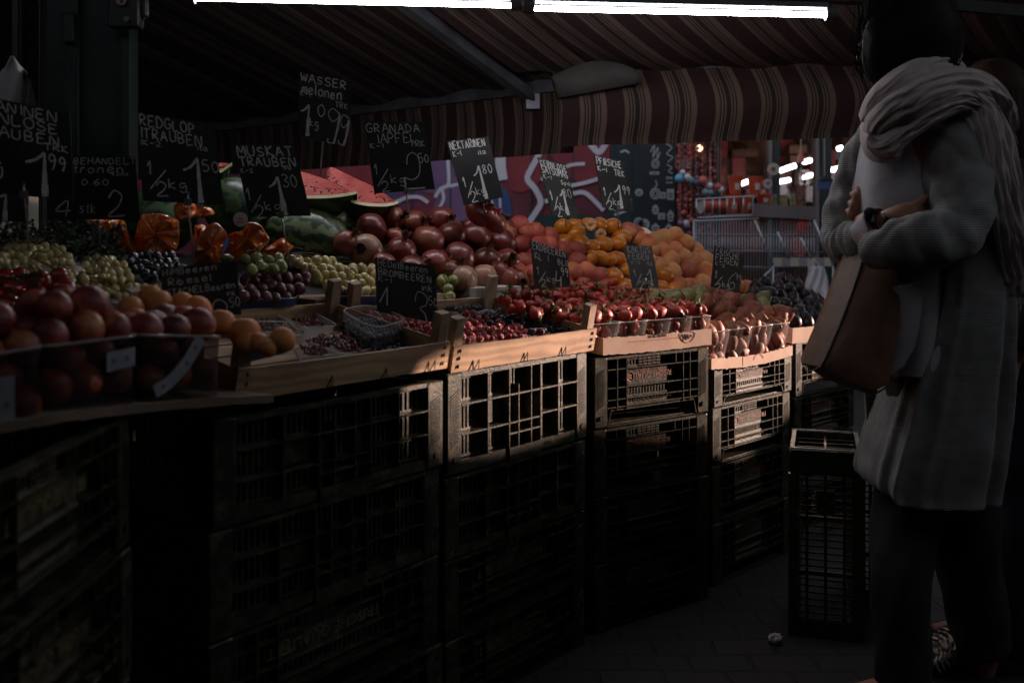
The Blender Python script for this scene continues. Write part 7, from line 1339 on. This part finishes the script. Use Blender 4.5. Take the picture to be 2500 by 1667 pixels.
for i in range(420):
    a = random.uniform(-3.0, 1.2); q0 = W(2208, 60, 2.44); e1 = Vector((math.cos(a) * .112, math.sin(a) * .118, 0)); t0 = q0 + e1 * .35 + Vector((0, 0, .112)); s.tube(smooth([t0, q0 + e1 * .93 + Vector((0, 0, .06)), q0 + e1 * 1.02 + Vector((0, 0, -.03)), q0 + e1 * random.uniform(.88, 1.0) + Vector((random.uniform(-.01, .01), 0, -random.uniform(.09, .135)))], 5), [.0022] * 13 + [.0016, .0011, .0006], 4)
s.build('hair_strands', 'hair_black', wo, sm=True)
s = MB()
for i in range(60):
    x0 = random.choice([random.uniform(2084, 2112), random.uniform(2318, 2334)]); y0 = random.uniform(-30, 120); s.tube(smooth([W(x0, y0, 2.40), W(x0 + random.uniform(-6, 6), y0 + 40, 2.39), W(x0 + random.uniform(-10, 10), y0 + random.uniform(60, 85), 2.40)], 4), .0010, 4)
s.build('loose_hair', 'hair_black', wo)
# scarf: layered folded bands
def band(name, P, wd, th, nf=7, ph=0, amp=.0052, side=(0, 1, 0), n=96):
    q = smooth([Vector(p) for p in P], 8); w2 = [v.x for v in smooth([Vector((x, 0, 0)) for x in wd], 8)]; t2 = [v.x for v in smooth([Vector((x, 0, 0)) for x in th], 8)]; m = len(q); s = MB(); rg = []
    for i, p in enumerate(q):
        d = (q[min(i + 1, m - 1)] - q[max(i - 1, 0)]).normalized(); sd = Vector(side); sd = (sd - d * sd.dot(d)).normalized(); up = d.cross(sd); R_ = []
        for k in range(n):
            a = 2 * math.pi * k / n; x = math.cos(a); f = amp * (.55 * math.sin(nf * x * 2.0 + ph + i * .13 + 2.2 * noise.noise((i * .10, ph, 1))) + 1.7 * noise.noise((x * 4 + ph, i * .20, ph)) + 1.0 * noise.noise((x * 9, i * .42, ph + 4)) + .5 * noise.noise((x * 20, i * .7, ph + 9)))
            R_.append(p + up * (w2[i] * x) + sd * (t2[i] * math.sin(a) + f * math.copysign(1, math.sin(a)) * abs(math.sin(a)) ** .4))
        rg.append(R_)
    s.loft(rg, True, True); return s
sc_ = []
def scarf(P, wd, th, **k): s = band('x', P, wd, th, **k); sc_.append(s)
scarf([W(2118, 292, 2.36), W(2150, 250, 2.33), W(2195, 212, 2.31), W(2250, 182, 2.33), W(2300, 170, 2.40), W(2335, 190, 2.48)], [.024, .036, .040, .040, .038, .03], [.04, .05, .052, .05, .045, .03], nf=5, ph=.4)
scarf([W(2135, 325, 2.36), W(2150, 300, 2.31), W(2205, 262, 2.275), W(2265, 228, 2.26), W(2330, 212, 2.29), W(2390, 225, 2.36), W(2440, 270, 2.42), W(2466, 325, 2.44)], [.024, .036, .044, .044, .044, .046, .042, .020], [.03, .045, .05, .045, .042, .042, .03, .012], nf=6, ph=1.7)
scarf([W(2128, 280, 2.40), W(2130, 318, 2.36), W(2142, 350, 2.32), W(2165, 352, 2.29), W(2210, 318, 2.275), W(2270, 280, 2.255), W(2340, 250, 2.255), W(2385, 262, 2.27)], [.016, .026, .030, .030, .028, .026, .026, .02], [.03, .04, .042, .04, .03, .026, .024, .02], nf=5, ph=2.9)
scarf([W(2340, 235, 2.29), W(2392, 282, 2.265), W(2420, 360, 2.24), W(2440, 460, 2.235), W(2462, 560, 2.25), W(2480, 660, 2.28), W(2484, 715, 2.29)], [.030, .038, .036, .035, .036, .036, .034], [.024, .022, .016, .013, .012, .012, .008], nf=6, ph=.9, amp=.006)
scarf([W(2420, 270, 2.36), W(2448, 340, 2.33), W(2466, 440, 2.31), W(2486, 560, 2.31), W(2505, 680, 2.33)], [.020, .026, .028, .030, .028], [.018, .014, .012, .012, .008], nf=4, ph=4.2, amp=.004)
scarf([W(2130, 352, 2.33), W(2150, 375, 2.315), W(2180, 372, 2.31), W(2196, 345, 2.31)], [.012, .02, .02, .01], [.02, .03, .028, .012], nf=4, ph=3.3)
S = MB()
for q in sc_: b_ = len(S.v); S.v += q.v; S.f += [[b_ + i for i in f] for f in q.f]; S.m += q.m
so = S.build('scarf', 'scarf_cloth', wo, sm=True)
s = MB()
for i in range(70):
    if i < 30: c_ = W(2462 + random.uniform(-14, 12), 318 + random.uniform(-8, 14), 2.43); e_ = c_ + Vector((random.uniform(-.004, .014), 0, -random.uniform(.015, .035)))
    else: c_ = W(random.uniform(2450, 2525), 712, 2.29); e_ = c_ + Vector((random.uniform(-.005, .008), 0, -random.uniform(.02, .045)))
    s.tube([c_, (c_ + e_) / 2 + Vector((random.uniform(-.004, .004), 0, 0)), e_], .0009, 4)
s.build('fringe', 'scarf_cloth', so, off=wo.location)
# sandal with criss-cross straps on the rear foot
s = MB(); fx, fy = LR[-1].x, LR[-1].y; s.loft([[(fx + a * (-1) , fy + .01 + .046 * sgn * (1 - .3 * abs(a - .07) / .13), z) for sgn, z in ((-1, .002), (1, .002), (1, .018), (-1, .018))] for a in (-.06, 0, .07, .14, .20)], True, True); s.build('sandal_sole', 'watch_black', wo)
s = MB()
for i in range(11):
    t_ = i / 10; x = fx - .02 - .12 * t_; zt = lerp(.135, .062, t_); s.tube(smooth([Vector((x + .018, fy - .040, zt - .045)), Vector((x, fy - .046, zt - .016)), Vector((x - .010, fy - .018, zt + .006)), Vector((x - .020, fy + .02, zt))], 4), .0042, 6); s.tube(smooth([Vector((x - .020, fy - .042, zt - .045)), Vector((x - .006, fy - .047, zt - .018)), Vector((x + .006, fy - .018, zt + .008)), Vector((x + .012, fy + .02, zt))], 4), .0036, 6)
s.build('sandal_straps', 'strap_pale', wo, sm=True)
# ---------------- tan bag held on her arm ----------------
bg_ = thing('shoulder_bag', 'tall tan leather bag with dark piping hanging from the folded arms', 'bag', W(2080, 955, 2.34), world=True)
Fr = [W(x, y, Y) for x, y, Y in ((2112, 620, 2.36), (2200, 630, 2.30), (2196, 800, 2.27), (2168, 940, 2.27), (2125, 958, 2.27), (2060, 930, 2.28), (2006, 896, 2.30), (2060, 770, 2.33))]
Bk = [p + Vector((-.012, .13, .004)) for p in Fr]; s = MB(); c = sum(Fr, Vector()) / 8; s.loft([[p.lerp(c, .5) + Vector((0, -.010, 0)) for p in Fr], [p.lerp(c, .06) + Vector((0, -.004, 0)) for p in Fr], Fr, [p + Vector((-.028, .07, 0)) for p in Fr], Bk], True, True); o = s.build('bag_body', 'tan_leather', bg_)
q = o.modifiers.new('soft', 'BEVEL'); q.width = .006; q.segments = 3; [setattr(pp, 'use_smooth', True) for pp in o.data.polygons]
s = MB(); s.tube(smooth([Fr[0] + Vector((-.001, -.003, 0)), Fr[7] + Vector((-.001, -.003, 0)), Fr[6] + Vector((-.001, -.003, 0))], 6), .0026, 6); s.tube(smooth([Fr[6] + Vector((-.001, -.003, 0)), Fr[5] + Vector((0, -.003, -.002)), Fr[4] + Vector((0, -.003, -.002)), Fr[3] + Vector((0, -.003, -.001))], 6), .0022, 6); s.build('piping', 'watch_black', bg_, sm=True)
s = MB(); s.tube(smooth([Fr[6] + Vector((-.03, .02, .0)), Fr[6] + Vector((-.036, .0, -.008)), Fr[6] + Vector((-.02, -.004, -.006)), Fr[6] + Vector((-.004, -.004, .004))], 5), .0012, 5); s.build('loose_thread', 'white_card', bg_)
s = MB()
for dy in (0, .12): s.tube(smooth([Fr[0].lerp(Fr[1], .3) + Vector((0, dy, -.03)), W(2180, 560, 2.33 + dy * .5), W(2260, 500, 2.33 + dy * .3), W(2290, 560, 2.36), Fr[0].lerp(Fr[1], .8) + Vector((0, dy, -.03))], 6), .006, 8)
s.build('handles', 'tan_leather', bg_, sm=True)
# ---------------- people behind her ----------------
def bystander(lab, px, Yp, top_py, hair, top, trous, hx=0, rnd_=1):
    c = W(px, 575, Yp); zt = EYE - (top_py - HZ) / F * Yp; k = zt / 1.66; t = thing('person', lab, 'person', (c.x, Yp, 0), world=True); x, y = c.x, Yp
    V = lambda a, b_, z: Vector((x + a * k, y + b_ * k, z * k)); b = MB(); head(b, V(hx, 0, 1.53), (-.9, .4, -.1), k=k); limb(b, [V(hx, 0, 1.46), V(hx * .8, 0, 1.38), V(.01, 0, 1.30)], [.05, .05, .07])
    limb(b, [V(0, 0, 1.36), V(0, 0, 1.26), V(0, 0, 1.02), V(0, 0, .92), V(0, 0, .80)], [.06, .13, .11, .13, .10], [.10, .17, .14, .16, .12])
    for q in (-1, 1):
        limb(b, [V(0, .17 * q, 1.32), V(.01, .20 * q, 1.08), V(-.06, .20 * q, .86)], [.045, .038, .026]); h0 = V(-.06, .20 * q, .86); limb(b, [h0, h0 + Vector((-.02, 0, -.05)), h0 + Vector((-.025, 0, -.09))], [.022, .030, .026], [.014, .016, .014])
        for i in range(4): limb(b, [h0 + Vector((-.045 + i * .016, 0, -.085)), h0 + Vector((-.048 + i * .016, .01, -.115)), h0 + Vector((-.044 + i * .015, .018, -.14 - .006 * (i % 2)))], [.0085, .008, .006], n=8, k=3)
        limb(b, [h0 + Vector((-.035, 0, -.03)), h0 + Vector((-.06, -.01, -.06)), h0 + Vector((-.062, -.01, -.085))], [.010, .009, .007], n=8, k=3)
        limb(b, [V(0, .085 * q, .85), V(0, .09 * q, .48), V(.01, .09 * q, .10)], [.08, .055, .040]); limb(b, [V(.01, .09 * q, .10), V(-.03, .09 * q, .05), V(-.15, .09 * q, .03)], [.038, .036, .022])
    o = b.build('body', 'skin', t); remesh(o, .007, 2); eyes(V(hx, 0, 1.53), (-.9, .4, -.1), t, k)
    s = MB(); limb(s, [V(0, 0, 1.38), V(0, 0, 1.26), V(0, 0, 1.02), V(0, 0, .85), V(0, 0, .78)], [.07, .15, .14, .155, .15], [.12, .20, .17, .19, .185], fn=wr)
    for q in (-1, 1): limb(s, [V(0, .17 * q, 1.33), V(.01, .205 * q, 1.08), V(-.055, .205 * q, .88)], [.065, .055, .042], fn=wr)
    o = s.build('jacket', top, t); remesh(o, .009, 3)
    s = MB()
    for q in (-1, 1): limb(s, [V(0, .085 * q, .90), V(0, .09 * q, .48), V(.01, .09 * q, .06)], [.10, .075, .068], fn=wr)
    o = s.build('trousers', trous, t); remesh(o, .009, 3)
    s = MB(); s.ball(V(hx + .012, 0, 1.565), (.098 * k, .098 * k, .105 * k), 24, 18, lambda d: (1 + .04 * noise.noise(d * 3)) * (1 if not (d.x < -.55 and d.z < .35) else .8)); s.ball(V(hx + .05, 0, 1.46), (.06 * k, .09 * k, .12 * k), 20, 14)
    for i in range(50): a = random.uniform(-1.7, 1.7); s.tube(smooth([V(hx + .02 + .05 * math.cos(a), .06 * math.sin(a), 1.64), V(hx + .02 + .098 * math.cos(a), .098 * math.sin(a), 1.54), V(hx + .03 + .085 * math.cos(a), .10 * math.sin(a), 1.40 - .06 * random.random())], 4), .006, 5)
    s.build('hair', hair, t, sm=True)
    s = MB(); [s.loft([[V(.06, .09 * q - .04, z), V(-.05, .09 * q - .045, z), V(-.17, .09 * q - .03, z), V(-.185, .09 * q, z), V(-.17, .09 * q + .03, z), V(-.05, .09 * q + .045, z), V(.06, .09 * q + .04, z)] for z in (.002, .03)] + [[V(.055, .09 * q - .03, .08), V(-.03, .09 * q - .035, .085), V(-.12, .09 * q - .02, .055), V(-.15, .09 * q, .045), V(-.12, .09 * q + .02, .055), V(-.03, .09 * q + .035, .085), V(.055, .09 * q + .03, .08)]], True, True) for q in (-1, 1)]; s.build('shoes', 'black_cloth', t, sm=True)
    return t
bystander('person in black jacket and blue jeans, half hidden behind the woman in grey', 2440, 2.72, 152, 'hair_brown', 'black_cloth', 'denim', hx=-.03)
bystander('person in olive trousers, cut by the right edge of the photo', 2560, 5.6, 335, 'hair_brown', 'black_cloth', 'olive_cloth')
for o in bpy.data.objects:
    if '_w' in o.keys(): del o['_w']
